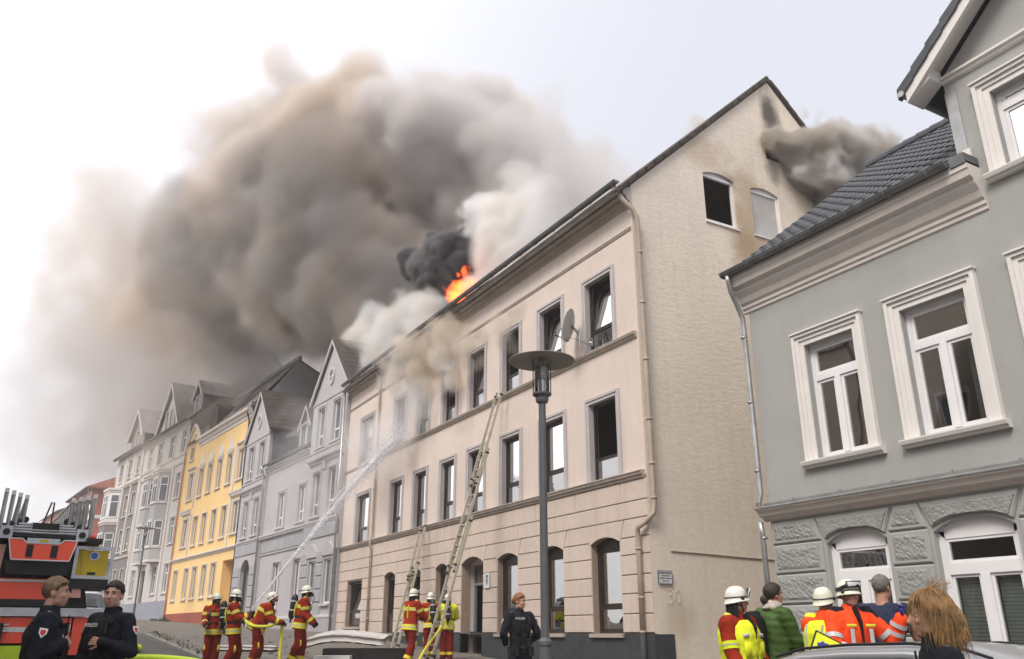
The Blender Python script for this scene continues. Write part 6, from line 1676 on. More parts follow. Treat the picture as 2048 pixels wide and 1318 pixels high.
# ------------------------------------------------------------------ street furniture, ladders, hoses, vehicles
def gnd(x, y): return gz(y) + (0.11 if x > fx(y) - walk(y) else 0.0)
mat('lamp_grey', (0.105, 0.105, 0.11), 0.5, 0.45, var=0.15, vscale=4)
mat('lamp_hat', (0.30, 0.28, 0.25), 0.5, 0.4, var=0.1, vscale=4)
mat('truck_pale', (0.55, 0.55, 0.53), 0.4, 0.5); mat('steel', (0.55, 0.55, 0.56), 0.28, 0.6, metal=0.9, var=0.15, vscale=8)
mat('alu_rail', (0.50, 0.46, 0.36), 0.45, 0.5, metal=0.35, var=0.15, vscale=6)
glass_mat('lamp_glass', (0.97, 0.97, 0.97), 0.9, 0.95)
def street_lamp(loc, label, H=5.1, hat=0.44, arm=False):
    root = empty('street_lamp', loc, 0, label, 'street lamp')
    z1 = H - 0.62
    b = MB(); b.tube([(0, 0, -0.1), (0, 0, 1.0), (0, 0, 1.02), (0, 0, 1.06), (0, 0, 1.10), (0, 0, z1)], [0.072, 0.072, 0.082, 0.082, 0.052, 0.047], 16); b.build('pole', M['lamp_grey'], root, smooth=False)
    b = MB(); b.lathe([(0.0, 0), (0.075, 0.0), (0.085, 0.03), (0.085, 0.07), (0.125, 0.10), (0.125, 0.125), (0.0, 0.125)], 20, (0, 0, z1)); b.build('lamp_socket', M['lamp_grey'], root)
    b = MB(); b.lathe([(0.098, 0.125), (0.098, 0.56)], 20, (0, 0, z1)); b.build('lamp_glass', M['lamp_glass'], root, smooth=True)
    for k in range(4):
        a = pi / 4 + k * pi / 2; b = MB(); b.tube([(0.118 * cos(a), 0.118 * sin(a), z1 + 0.1), (0.118 * cos(a), 0.118 * sin(a), z1 + 0.60)], 0.008, 6); b.build('cage_bar', M['lamp_grey'], root)
    b = MB()
    for k in range(6): b.lathe([(0.05, 0), (0.075, 0.012), (0.075, 0.016), (0.05, 0.02)], 16, (0, 0, z1 + 0.32 + k * 0.032))
    b.build('louvre', M['truck_pale'], root, smooth=True)
    b = MB(); b.tube([(0, 0, z1 + 0.125), (0, 0, z1 + 0.30)], [0.05, 0.045], 12); b.tube([(0, 0, z1 + 0.30), (0, 0, z1 + 0.36)], [0.025, 0.02], 8); b.build('bulb_holder', M['steel'], root)
    b = MB(); b.lathe([(0.0, 0.60), (0.12, 0.595), (hat - 0.02, 0.565), (hat, 0.562), (hat, 0.572), (0.16, 0.63), (0.05, 0.655), (0.0, 0.66)], 36, (0, 0, z1)); b.build('lamp_hat', M['lamp_hat'], root, smooth=True)
    b = MB(); b.tube([(0, 0, z1 + 0.655), (0, 0, z1 + 0.70)], 0.03, 8); b.build('finial', M['lamp_grey'], root)
    return root
street_lamp((5.51, 8.94, gnd(5.51, 8.94)), 'tall grey street lamp with wide flat hat in front of the burning house', 4.60)
lf = street_lamp((6.12, 57.0, gnd(6.12, 57)), 'small far street lamp in front of the light grey house with bay windows', 5.6, 0.62)

# ---- ladders
def ladder(name, label, foot, top, sections, w):
    """sections: (t0, t1, lift, width): each a pair of box rails with rungs, sliding on the one below"""
    root = empty(name, foot, 0, label, 'ladder', 'ladders leaning on the facade')
    f, t = Vector((0, 0, 0)), Vector(top) - Vector(foot)
    ax = t.normalized(); L_ = t.length; sd = Vector((0, 1, 0)); sd = (sd - ax * sd.dot(ax)).normalized(); up = ax.cross(sd)
    if up.x > 0: up = -up
    def bar(b, a, c, hw, hn):
        e = (c - a).normalized(); s_ = sd * hw if abs(e.dot(sd)) < .5 else ax * hw; u_ = up * hn
        v = [p + s_ * i + u_ * j for p in (a, c) for i in (-1, 1) for j in (-1, 1)]
        b.add(v, [(0, 1, 3, 2), (4, 6, 7, 5), (0, 4, 5, 1), (2, 3, 7, 6), (0, 2, 6, 4), (1, 5, 7, 3)])
    for (t0, t1, lift, ww) in sections:
        for s_ in (-1, 1):
            b = MB(); o_ = up * lift + sd * (s_ * ww / 2); bar(b, ax * (t0 * L_) + o_, ax * (t1 * L_) + o_, 0.016, 0.036)
            r = b.build('rail', M['alu_rail'], root)
            b = MB(); p = ax * (t0 * L_) + o_; b.tube([p, p - ax * 0.05], [0.03, 0.036], 8); b.build('rail_shoe', M['black_rubber'], r)
        z = t0 * L_ + 0.14
        while z < t1 * L_ - 0.05:
            b = MB(); c = ax * z + up * lift; b.tube([c - sd * ww / 2, c + sd * ww / 2], 0.017, 6); b.build('rung', M['steel'], root); z += 0.285
        for q in (t0 + .02, t1 - .02):
            b = MB(); c = ax * (q * L_) + up * lift
            for s_ in (-1, 1): b.tube([c + sd * s_ * ww / 2 - up * .05, c + sd * s_ * ww / 2 + up * .05], 0.035, 6)
            b.build('bracket', M['black_rubber'], root)
    return root
ladder('ladder', 'long three-section aluminium ladder reaching the top floor windows', (9.12, 20.42, gnd(9.1, 20.4)), (11.36, 20.62, 8.36), [(0.0, 0.50, 0.0, 0.46), (0.30, 0.76, 0.055, 0.40), (0.62, 1.0, 0.11, 0.34)], 0.45)
ladder('ladder', 'short two-section ladder ending at the first string course left of the long one', (9.9, 24.6, gnd(9.9, 24.6)), (11.36, 26.0, 5.05), [(0.0, 0.68, 0.0, 0.42), (0.56, 1.0, 0.055, 0.36)], 0.4)

# ---- satellite dish on the facade
root = empty('satellite_dish', (11.48, 16.25, 8.62), 0, 'round white satellite dish on a wall arm between top floor windows', 'satellite dish')
b = MB(); b.tube([(0, 0, 0), (-0.30, 0.05, 0.02)], 0.022, 8); b.tube([(-0.30, 0.05, -0.12), (-0.30, 0.05, 0.28)], 0.026, 8); b.box(-0.012, 0.018, -0.07, 0.07, -0.1, 0.1); b.build('wall_arm', M['steel'], root)
b = MB(); nrm = Vector((-0.62, 0.72, 0.30)).normalized(); c0 = Vector((-0.42, 0.35, 0.50)); a_ = nrm.orthogonal().normalized(); b_ = nrm.cross(a_); v = []; nu = 28; prof = [(0.0, -.075), (.15, -.065), (.30, -.035), (.42, 0.0), (.45, .012)]
for side, dz in ((0, 0), (1, -.014)):
    for r_, h_ in prof:
        for k in range(nu): a = 2 * pi * k / nu; v.append(c0 + a_ * r_ * cos(a) * 0.92 + b_ * r_ * sin(a) + nrm * (h_ + dz))
m_ = len(prof)
fs = [(s_ * m_ * nu + i * nu + k, s_ * m_ * nu + i * nu + (k + 1) % nu, s_ * m_ * nu + (i + 1) * nu + (k + 1) % nu, s_ * m_ * nu + (i + 1) * nu + k) for s_ in (0, 1) for i in range(m_ - 1) for k in range(nu)]
fs += [((m_ - 1) * nu + k, (m_ - 1) * nu + (k + 1) % nu, (2 * m_ - 1) * nu + (k + 1) % nu, (2 * m_ - 1) * nu + k) for k in range(nu)]
mat('dish_white', (0.62, 0.62, 0.60), 0.5, 0.4, var=0.08, vscale=6); b.add(v, fs); b.build('dish', M['dish_white'], root, smooth=True)
b = MB(); b.tube([c0 - nrm * .09, Vector((-0.30, 0.06, 0.18))], 0.035, 8); b.build('dish_mount', M['lamp_grey'], root)
b = MB(); tip = c0 + nrm * .42 - Vector((0, 0, .34)); b.tube([c0 + Vector((0, 0, -.42)), tip], 0.013, 6); b.tube([c0 + a_ * .38 - b_ * .05, tip], 0.009, 6); b.build('feed_arm', M['lamp_grey'], root)
b = MB(); b.tube([tip, tip - nrm * .09 + Vector((0, 0, .03))], [0.03, 0.035], 10); b.build('feed_horn', M['lamp_grey'], root)
b = MB(); b.tube([tip, (-0.38, 0.1, 0.06), (-0.2, 0.0, -0.05), (-0.02, -0.2, -0.2)], 0.006, 5); b.build('cable', M['black_rubber'], root)

# ---- signs
sg = empty('notice_sign', (11.83, 14.325, 2.83), radians(180), 'small white notice board with dark lettering on the gable wall', 'sign')
mat('sign_white', (0.62, 0.63, 0.62), 0.6, 0.3, var=0.08, vscale=8); mat('sign_ink', (0.06, 0.07, 0.10), 0.7, 0.2)
b = MB(); b.box(-0.185, 0.185, -0.005, 0.012, -0.135, 0.135); b.build('board', M['sign_white'], sg)
def print_lines(parent, m, rows, face):
    """lines of worn, unreadable print: small uneven marks"""
    q = MB(); rp_ = random.Random(4)
    for x0, x1, z, h in rows:
        x = x0
        while x < x1:
            w_ = h * rp_.uniform(.35, .75); t_ = h * rp_.uniform(.75, 1.0)
            face(q, x, min(x + w_, x1), z, z + t_); x += w_ + h * (rp_.uniform(.08, .2) if rp_.random() > .18 else .55)
    return tag(q.build('print', M[m], parent), kind='stuff')
print_lines(sg, 'sign_ink', [(-.16, .16, .075, .034), (-.115, .115, .022, .026), (-.155, .155, -.030, .026), (-.085, .085, -.082, .026), (-.14, .14, -.118, .008)], lambda q, x0, x1, z0, z1: q.box(x0, x1, .012, .0135, z0, z1))
b = MB(); frame_ring(b, -.188, .188, -.138, .138, .010, -.005, .016); b.build('frame', M['sign_ink'], sg)
mat('scribble_chalk', (0.58, 0.50, 0.42), 0.9, 0.1)
scr = empty('scribble', (12.0, 14.332, 2.46), 0, 'faint scribbled number 30 on the gable wall under the notice board', 'graffiti')
for pts in ([(-.13, .12), (-.02, .14), (.0, .06), (-.07, .01), (.01, -.06), (-.03, -.15), (-.14, -.14)], [(.16, .13), (.09, .06), (.08, -.08), (.14, -.15), (.22, -.08), (.23, .06), (.16, .13)]):
    b = MB(); b.tube([(x, 0, z) for x, z in pts], .005, 5); b.build('stroke', M['scribble_chalk'], scr)
hs = empty('house_sign', (11.48, 21.63 + .05, 3.12), radians(90), 'small white enamel house sign with blue writing beside the front door', 'sign')
mat('sign_blue', (0.22, 0.25, 0.36), 0.6, 0.3)
b = MB(); b.box(-0.15, 0.15, 0.022, 0.034, -0.21, 0.21); b.build('plate', M['sign_white'], hs)
b = MB(); b.slab([(-.075, -.05), (0, -.14), (.075, -.05), (.075, .05), (-.075, .05)], .034, .038, .004); b.build('crest', M['sign_blue'], hs)
b = MB(); b.slab([(-.05, .07), (.0, .06), (.0, .15), (-.06, .15)], .034, .037, .003); b.slab([(.015, .07), (.06, .07), (.055, .15), (.012, .15)], .034, .037, .003); b.each('emblem', M['sign_ink'], hs)

# ---- mattress on a heap of charred furniture
mat('mattress_cloth', (0.52, 0.49, 0.47), 0.9, 0.1, var=0.12, vscale=3, bump=0.3, bscale=30)
mat('charred', (0.020, 0.019, 0.019), 0.85, 0.2, var=0.4, vscale=3, bump=0.4, bscale=20)
def soft_slab(name, m, L_, W_, T_, bend, loc, rot, label, cat):
    b = MB(); nx_, ny_ = 16, 8
    b.v = []; top = []
    for s_ in (1, -1):
        for i in range(nx_ + 1):
            for k in range(ny_ + 1):
                u, w_ = i / nx_ - .5, k / ny_ - .5
                ed = min(1, min(0.5 - abs(u), 0.5 - abs(w_)) * 14) ** .5
                b.v.append((u * L_, w_ * W_, bend * cos(u * 3.0) - bend * .3 * sin(u * 5) + s_ * T_ * .5 * (0.62 + .38 * ed) + .008 * sin(u * 40) * sin(w_ * 22)))
    N_ = (nx_ + 1) * (ny_ + 1); f = []
    for i in range(nx_):
        for k in range(ny_):
            a = i * (ny_ + 1) + k; f.append((a, a + ny_ + 1, a + ny_ + 2, a + 1)); f.append((N_ + a, N_ + a + 1, N_ + a + ny_ + 2, N_ + a + ny_ + 1))
    rim = [i * (ny_ + 1) for i in range(nx_ + 1)] + [nx_ * (ny_ + 1) + k for k in range(1, ny_ + 1)] + [i * (ny_ + 1) + ny_ for i in range(nx_ - 1, -1, -1)] + [k for k in range(ny_ - 1, 0, -1)]
    for p, q in zip(rim, rim[1:] + rim[:1]): f.append((p, q, N_ + q, N_ + p))
    b.f = f; b.m = [0] * len(f)
    o = b.build(name, M[m], None, smooth=True); o.location = loc; o.rotation_euler = rot
    return tag(o, label, cat)
soft_slab('mattress', 'mattress_cloth', 2.0, 1.35, 0.23, 0.13, (7.45, 21.7, gnd(7.4, 21.7) + .42), (radians(4), radians(-3), radians(-28)), 'white mattress thrown on top of the dark heap beside the ladders', 'mattress')
soft_slab('mattress', 'mattress_cloth', 1.9, 0.9, 0.13, 0.01, (5.6, 25.2, gnd(5.6, 25) + .07), (0, 0, radians(-20)), 'flat pale mattress lying on the pavement behind the hose crew', 'mattress')
ch = empty('charred_cabinet', (7.75, 21.1, gnd(7.7, 21)), radians(-30), 'charred black cabinet lying under the white mattress', 'cabinet')
b = MB(); b.box(-1.0, 1.0, -.38, .38, 0, .30); b.build('carcass', M['charred'], ch)
for s_ in (-.5, .5): b = MB(); b.box(s_ - .47, s_ + .47, -.40, -.381, .03, .27); b.build('door', M['charred'], ch)
bx = empty('carton', (6.75, 20.6, gnd(6.7, 20.6)), radians(-25), 'flat white carton lying in front of the charred cabinet', 'box')
b = MB(); b.box(-.42, .42, -.3, .3, 0, .16); b.build('carton_body', M['sign_white'], bx); b = MB(); b.box(-.42, -.005, -.3, .3, .161, .168); b.box(.005, .42, -.3, .3, .161, .17); b.build('flap', M['mattress_cloth'], bx)
tr = empty('rubbish_bag', (6.9, 33.0, gnd(6.9, 33)), 0, 'dark rubbish bag at the corner of the lavender house', 'bag')
b = MB(); b.ell((0, 0, .2), (.3, .28, .24), 14, 9); b.tube([(0, 0, .4), (0.02, 0, .5)], [.05, .09], 8); v, f = remesh(b, .03, 2, .03, 6); b = MB(); b.add(v, f); b.build('bag_body', M['black_rubber'], tr, smooth=True)

# ---- hoses and the water jet
mat('hose_lime', (0.52, 0.72, 0.03), 0.6, 0.35, var=0.1, vscale=6); mat('hose_yellow', (0.62, 0.58, 0.06), 0.65, 0.3, var=0.12, vscale=6)
def hose(label, pts, r, m, z0=True):
    q = []
    P_ = [Vector(p) for p in pts]
    for i in range(len(P_) - 1):
        a, b_, c, d = P_[max(i - 1, 0)], P_[i], P_[i + 1], P_[min(i + 2, len(P_) - 1)]
        for k in range(8):
            t = k / 8; q.append(0.5 * ((2 * b_) + (c - a) * t + (2 * a - 5 * b_ + 4 * c - d) * t * t + (3 * b_ - a - 3 * c + d) * t ** 3))
    q.append(P_[-1]); b = MB(); b.tube(q, r, 10); o = b.build('fire_hose', M[m], None, smooth=True)
    return tag(o, label, 'hose', 'fire hoses on the road')
G = lambda x, y, r: (x, y, gnd(x, y) + r + .005)
hose('thick lime green suction hose looped on the road behind the police officers', [G(-0.4, 25.5, .1), G(1.0, 25.9, .1), G(2.6, 26.2, .1), G(3.12, 26.6, .1), G(2.6, 27.1, .1), G(1.2, 27.2, .1), G(0, 27.0, .1)], 0.10, 'hose_lime')
hose('long lime green hose crossing the road toward the hose crew', [G(-.5, 24.0, .085), G(1.0, 23.8, .085), G(2.4, 23.4, .085), G(3.3, 23.0, .085), G(3.9, 21.6, .085), G(4.05, 19.0, .085), G(3.9, 15.5, .085)], 0.085, 'hose_lime')
# jet: a thin core that breaks up into a veil
jm = bpy.data.materials.new('water_jet'); jm.use_nodes = True; N, L = jm.node_tree.nodes, jm.node_tree.links
N.remove(N['Principled BSDF']); tr_ = N.new('ShaderNodeBsdfTransparent'); df = N.new('ShaderNodeBsdfDiffuse'); df.inputs[0].default_value = (0.85, 0.85, 0.88, 1); tl = N.new('ShaderNodeBsdfTranslucent'); tl.inputs[0].default_value = (0.85, 0.85, 0.88, 1)
ad = N.new('ShaderNodeMixShader'); ad.inputs[0].default_value = 0.5; L.new(df.outputs[0], ad.inputs[1]); L.new(tl.outputs[0], ad.inputs[2])
mx = N.new('ShaderNodeMixShader'); tc = N.new('ShaderNodeTexCoord'); nz = N.new('ShaderNodeTexNoise'); nz.inputs['Scale'].default_value = 7; nz.inputs['Detail'].default_value = 4; L.new(tc.outputs['Object'], nz.inputs['Vector'])
mr = N.new('ShaderNodeMapRange'); mr.inputs['From Min'].default_value = .35; mr.inputs['From Max'].default_value = .7; mr.inputs['To Min'].default_value = .30; mr.inputs['To Max'].default_value = .92; L.new(nz.outputs['Fac'], mr.inputs[0])
L.new(mr.outputs[0], mx.inputs[0]); L.new(tr_.outputs[0], mx.inputs[1]); L.new(ad.outputs[0], mx.inputs[2]); L.new(mx.outputs[0], N['Material Output'].inputs['Surface']); M['water_jet'] = jm
A_, B_ = Vector((4.55, 19.85, 2.22)), Vector((11.25, 27.7, 8.85))
def jet_pt(t): return A_.lerp(B_, t) + Vector((0, 0, 0.55 * t * (1 - t)))
b = MB(); rr = random.Random(5); nj = 60
b.tube([jet_pt(.86 * k / nj) for k in range(nj + 1)], [0.026 + 0.075 * (k / nj) ** 1.3 for k in range(nj + 1)], 8, caps=False)
for s_ in range(60):
    off = Vector((rr.gauss(0, 1), rr.gauss(0, 1), rr.gauss(0, 1))) * .20; t0 = rr.uniform(0.05, .92); t1 = min(1, t0 + rr.uniform(.12, .3))
    b.tube([jet_pt(t0 + (t1 - t0) * k / 8) + off * (t0 + (t1 - t0) * k / 8) ** 1.3 - Vector((0, 0, .10 * rr.random() * k / 8)) for k in range(9)], [0.004] + [rr.uniform(.006, .016)] * 7 + [0.003], 5, caps=False)
for s_ in range(900):
    t = rr.random() ** .6; c = jet_pt(t) + Vector((rr.gauss(0, 1), rr.gauss(0, 1), rr.gauss(-.4, 1))) * (.03 + .30 * t * t); r_ = rr.uniform(.006, .016); b.ell(c, (r_, r_, r_ * 1.4), 5, 3)
tag(b.build('water_jet', M['water_jet'], None, smooth=True), 'white jet of water from the hose crew up to the top floor', 'water jet', kind='stuff')

# ---- cars
mat('silver_paint', (0.50, 0.51, 0.53), 0.32, 0.5, metal=0.55, coat=0.6, var=0.03, vscale=2)
mat('white_paint', (0.70, 0.72, 0.74), 0.35, 0.5, coat=0.5); mat('blue_paint', (0.02, 0.08, 0.30), 0.35, 0.5, coat=0.5)
mat('tyre', (0.02, 0.02, 0.02), 0.8, 0.3); mat('car_interior', (0.025, 0.025, 0.027), 0.9, 0.1); mat('light_red', (0.45, 0.02, 0.02), 0.2, 0.5); mat('light_clear', (0.6, 0.62, 0.63), 0.15, 0.6)
glass_mat('car_glass', (0.6, 0.66, 0.66), 0.95, 0.55)
def car(label, loc, rz, paint, stripe=None, name='parked_car'):
    root = empty(name, loc, rz, label, 'car')
    rowsY = [-2.16, -2.12, -1.95, -1.6, -1.2, -0.8, 0, .8, 1.2, 1.6, 1.95, 2.12, 2.18]
    def half(y): return 0.885 * (1 - 0.10 * (abs(y) / 2.18) ** 4)
    def belt(y): return 0.96 - (0.0 if y < 1.15 else (y - 1.15) * 0.20) - (0.0 if y > -1.9 else (-1.9 - y) * .35)
    b = MB(); v = []; n = 11
    for y in rowsY:
        h_, z_ = half(y), belt(y); e = 1 if abs(y) > 2.1 else 0
        v += [(-h_ * .93, y, .22), (-h_, y, .42), (-h_, y, .62), (-h_ * .985, y, z_ - .10 - e * .05), (-h_ * .94, y, z_ - e * .08), (0, y, z_ + .035 - e * .06), (h_ * .94, y, z_ - e * .08), (h_ * .985, y, z_ - .10 - e * .05), (h_, y, .62), (h_, y, .42), (h_ * .93, y, .22)]
    b.add(v, [(i * n + k, (i + 1) * n + k, (i + 1) * n + (k + 1) % n, i * n + (k + 1) % n) for i in range(len(rowsY) - 1) for k in range(n)] + [tuple(range(n)), tuple((len(rowsY) - 1) * n + k for k in range(n - 1, -1, -1))])
    bo = b.build('body', M[paint], root, smooth=True)
    # greenhouse
    top = [(-1.95, .985), (-1.72, 1.22), (-1.50, 1.40), (-1.15, 1.485), (-.7, 1.52), (-.15, 1.535), (.25, 1.51), (.55, 1.43), (.9, 1.20), (1.25, .97)]
    def rw(z): return 0.80 - (z - .95) * 0.40
    def zr(y):
        for (a, za), (c, zc) in zip(top, top[1:]):
            if a <= y <= c: return za + (zc - za) * (y - a) / (c - a)
        return .96
    b = MB(); v = []; roof_st = [t for t in top if -1.5 <= t[0] <= .55]
    for y, z in roof_st:
        w_ = rw(z); v += [(-w_ - .012, y, z - .055), (-w_ + .04, y, z - .008), (-w_ * .5, y, z + .022), (0, y, z + .03), (w_ * .5, y, z + .022), (w_ - .04, y, z - .008), (w_ + .012, y, z - .055)]
    b.add(v, [(i * 7 + k, i * 7 + k + 1, (i + 1) * 7 + k + 1, (i + 1) * 7 + k) for i in range(len(roof_st) - 1) for k in range(6)]); b.build('roof', M[paint], root, smooth=True)
    for s_ in (-1, 1):
        b = MB(); b.tube([(s_ * (rw(zr(y)) - .02), y, zr(y) + .012) for y in (-1.45, -1.15, -.7, -.15, .25, .5)], [(.012, .012)] * 6, 6); b.build('roof_rail', M['black_rubber'], root)
    def side(y, f): z = .955 + (zr(y) - .06 - .955) * f; return (0.80 - (z - .95) * .40 + .012, y, z)
    for s_ in (-1, 1):
        def patch(nm, ys_, f0, f1, m, lift=0.0):
            b = MB(); v = []
            for y in ys_:
                for f in (f0, f1): x, yy, z = side(y, f); v.append((s_ * (x + lift), yy, z))
            b.add(v, [(2 * i, 2 * i + 1, 2 * i + 3, 2 * i + 2) for i in range(len(ys_) - 1)]); return b.build(nm, M[m], root)
        patch('side_window', (-.12, .2, .5, .78), .06, .93, 'car_glass'); patch('side_window', (-1.05, -.7, -.24), .06, .93, 'car_glass'); patch('side_window', (-1.55, -1.3, -1.12), .10, .90, 'car_glass')
        patch('pillar', (-.245, -.115), 0, 1, 'black_rubber', .004); patch('pillar', (-1.125, -1.045), 0, 1, 'black_rubber', .004); patch('pillar', (-1.95, -1.72, -1.54), 0, 1, paint, .006); patch('pillar', (.77, .9, 1.25), 0, 1, paint, .006)
        b = MB(); b.tube([(s_ * (side(y, .97)[0] + .008), y, side(y, .97)[2]) for y in (-1.6, -1.15, -.7, -.15, .25, .55, .8, 1.1)], [(.03, .012)] * 8, 6); b.build('window_trim', M[paint], root, smooth=True)
        b = MB(); b.tube([(s_ * .83, y, .955) for y in (-1.8, -.8, .2, 1.15)], [(.014, .01)] * 4, 6); b.build('waist_trim', M['black_rubber'], root)
        b = MB(); b.ell((s_ * .99, .82, 1.03), (.10, .06, .075), 12, 8); b.tube([(s_ * .85, .84, .99), (s_ * .95, .82, 1.0)], .025, 6); b.build('door_mirror', M['black_rubber'], root, smooth=True)
        for y in (.0, -.95): b = MB(); b.box(min(s_ * .885, s_ * .915), max(s_ * .885, s_ * .915), y - .10, y + .06, .82, .85); b.build('door_handle', M[paint], root)
        for y in (-1.32, 1.36):
            b = MB(); b.tube([(s_ * .70, y, .32), (s_ * .90, y, .32)], .32, 20); w_ = b.build('wheel', M['tyre'], root); b = MB(); b.tube([(s_ * .901, y, .32), (s_ * .905, y, .32)], .21, 16); b.build('rim', M['steel'], w_)
        b = MB(); b.ell((s_ * .68, -2.10, .78), (.16, .07, .10), 10, 7); b.build('tail_light', M['light_red'], root, smooth=True); b = MB(); b.ell((s_ * .66, 2.06, .66), (.18, .10, .08), 10, 7); b.build('headlight', M['light_clear'], root, smooth=True)
    def glassp(nm, st):
        b = MB(); v = []
        for y, z in st: v += [(-rw(z) + .01, y, z - .01), (-rw(z) * .5, y, z + .015), (0, y, z + .022), (rw(z) * .5, y, z + .015), (rw(z) - .01, y, z - .01)]
        b.add(v, [(i * 5 + k, i * 5 + k + 1, (i + 1) * 5 + k + 1, (i + 1) * 5 + k) for i in range(len(st) - 1) for k in range(4)]); b.build(nm, M['car_glass'], root, smooth=True)
    glassp('windscreen', [(.55, 1.43), (.9, 1.20), (1.25, .97)]); glassp('rear_window', [(-1.95, .985), (-1.72, 1.22), (-1.50, 1.40)])
    b = MB()
    for x in (-.38, .38):
        for y in (.1, -.85): b.tube([(x, y - .1, .55), (x, y - .22, 1.05)], [(.22, .07), (.20, .05)], 10); b.tube([(x, y - .23, 1.08), (x, y - .25, 1.27)], [(.12, .05), (.11, .04)], 10)
    b.box(-.78, .78, -1.8, 1.1, .30, .35); tag(b.build('seat', M['car_interior'], root), kind='stuff')
    if stripe:
        b = MB()
        for s_ in (-1, 1): b.box(min(s_ * .887, s_ * .897), max(s_ * .887, s_ * .897), -1.7, 1.7, .50, .72)
        tag(b.build('side_stripe', M[stripe], root), kind='stuff')
        b = MB(); b.box(-.55, .55, -.25, -.05, 1.56, 1.67); b.build('light_bar', M[stripe], root)
    return root
car('silver parked car behind the blonde woman, only its roof and side windows in view', (6.18, 4.0, gz(4.1) - .02), radians(180), 'silver_paint').scale = (1, .96, .945)
car('white police car with blue stripe parked far up the road beside the ladder truck', (1.75, 33.2, gz(33)), radians(0), 'white_paint', 'blue_paint', 'police_car')
car('second white car parked behind the police car up the road', (1.55, 39.5, gz(39)), radians(0), 'white_paint')

# ---- the turntable ladder truck, seen from behind
mat('truck_orange', (1.0, 0.085, 0.03), 0.45, 0.4, coat=0.3, var=0.05, vscale=2); mat('truck_dark', (0.015, 0.015, 0.016), 0.6, 0.35, var=0.3, vscale=4); mat('truck_yellow', (0.62, 0.46, 0.02), 0.5, 0.35, var=0.06, vscale=2); mat('truck_alu', (0.46, 0.47, 0.48), 0.4, 0.5, metal=0.6, var=0.2, vscale=4); mat('truck_white', (0.7, 0.7, 0.7), 0.5, 0.35); mat('truck_blue', (0.05, 0.18, 0.5), 0.5, 0.35); mat('truck_pink', (0.62, 0.32, 0.26), 0.5, 0.35)
TX, TY = 0.22, 17.5
TZ = 0.94
TK = empty('ladder_truck', (TX, TY, TZ), radians(1.5), 'orange-red turntable ladder fire truck seen from behind with folded grey ladder', 'fire truck')
b = MB(); b.box(-1.22, 1.22, 0.25, 8.2, .55, 1.05); b.build('chassis', M['truck_dark'], TK)
b = MB(); b.box(-1.25, 1.25, 0.0, 8.0, 1.12, 1.20); b.build('deck', M['truck_alu'], TK)
b = MB(); b.box(-1.25, 1.25, -0.05, -0.002, 1.06, 1.20); b.build('deck_edge', M['truck_alu'], TK)
for s_ in (-1, 1):
    for y in (1.6, 6.2): b = MB(); b.tube([(s_ * .80, y, .5), (s_ * 1.18, y, .5)], .5, 20); w_ = b.build('wheel', M['tyre'], TK); b = MB(); b.tube([(s_ * 1.181, y, .5), (s_ * 1.19, y, .5)], .28, 16); b.build('rim', M['truck_alu'], w_)
    b = MB(); b.box(s_ * .95 - .26, s_ * .95 + .26, .02, .30, .42, 1.05); b.build('rear_panel', M['truck_orange'], TK)
    b = MB(); b.box(s_ * 1.0 - .10, s_ * 1.0 + .10, -.02, .015, .55, .78); b.build('tail_light', M['light_red'], TK)
    b = MB(); b.box(s_ * .5 - .12, s_ * .5 + .12, -.10, .2, .35, .95); b.build('jack_leg', M['truck_dark'], TK)
b = MB(); b.box(-.66, .66, .02, .25, .62, 1.04); b.build('rear_panel', M['truck_orange'], TK)
b = MB(); b.box(-.66, .66, .012, .018, .80, .88); b.build('white_stripe', M['truck_white'], TK)
b = MB(); b.box(-.55, .55, -.06, -.01, .30, .58); b.build('chevron_plate', M['hose_lime'], TK)
b = MB(); b.box(.25, .62, .008, .016, .45, .57); np_ = b.build('number_plate', M['truck_white'], TK); print_lines(np_, 'sign_ink', [(.28, .40, .49, .045), (.44, .59, .49, .045)], lambda q, x0, x1, z0, z1: q.box(x0, x1, .005, .0075, z0, z1))
for z in (.82, .92):
    b = MB(); b.tube([(-1.1, -.08, z), (-.3, -.08, z)], .02, 6); b.build('tow_bar', M['steel'], TK)
# turret with its sloping back
b = MB(); b.prism([(-.95, 1.20), (.95, 1.20), (.82, 1.75), (.72, 2.45), (-.72, 2.45), (-.82, 1.75)], lambda p: (p[0], .9, p[1]), lambda p: (p[0], 2.6, p[1])); b.build('turret', M['truck_dark'], TK)
b = MB(); b.box(-.80, .58, .62, .88, 1.36, 1.72); b.build('turret_panel', M['truck_orange'], TK)
b = MB(); b.box(-.80, .58, .60, .615, 1.66, 1.70); b.build('white_stripe', M['truck_white'], TK)
b = MB(); b.box(-.84, .62, .55, .9, 1.24, 1.36); b.build('turret_foot', M['truck_dark'], TK)
b = MB(); b.prism([(-.50, 1.78), (.48, 1.78), (.54, 2.02), (-.56, 2.02)], lambda p: (p[0], .45, p[1]), lambda p: (p[0], .9, p[1])); b.build('counterweight', M['truck_dark'], TK)
pl = MB(); pl.slab([(-.47, 2.03), (.47, 2.03), (.56, 2.40), (.34, 2.40), (.27, 2.33), (-.27, 2.33), (-.34, 2.40), (-.56, 2.40)], .42, .40 - .02, .0); po = pl.build('rear_shield', M['truck_orange'], TK)
b = MB()
for q0, q1 in zip([(-.47, 2.03), (.47, 2.03), (.56, 2.40), (.34, 2.40), (.27, 2.33), (-.27, 2.33), (-.34, 2.40), (-.56, 2.40)], [(.47, 2.03), (.56, 2.40), (.34, 2.40), (.27, 2.33), (-.27, 2.33), (-.34, 2.40), (-.56, 2.40), (-.47, 2.03)]): b.tube([(q0[0], .378, q0[1]), (q1[0], .378, q1[1])], .012, 5)
b.build('shield_edge', M['truck_white'], po)
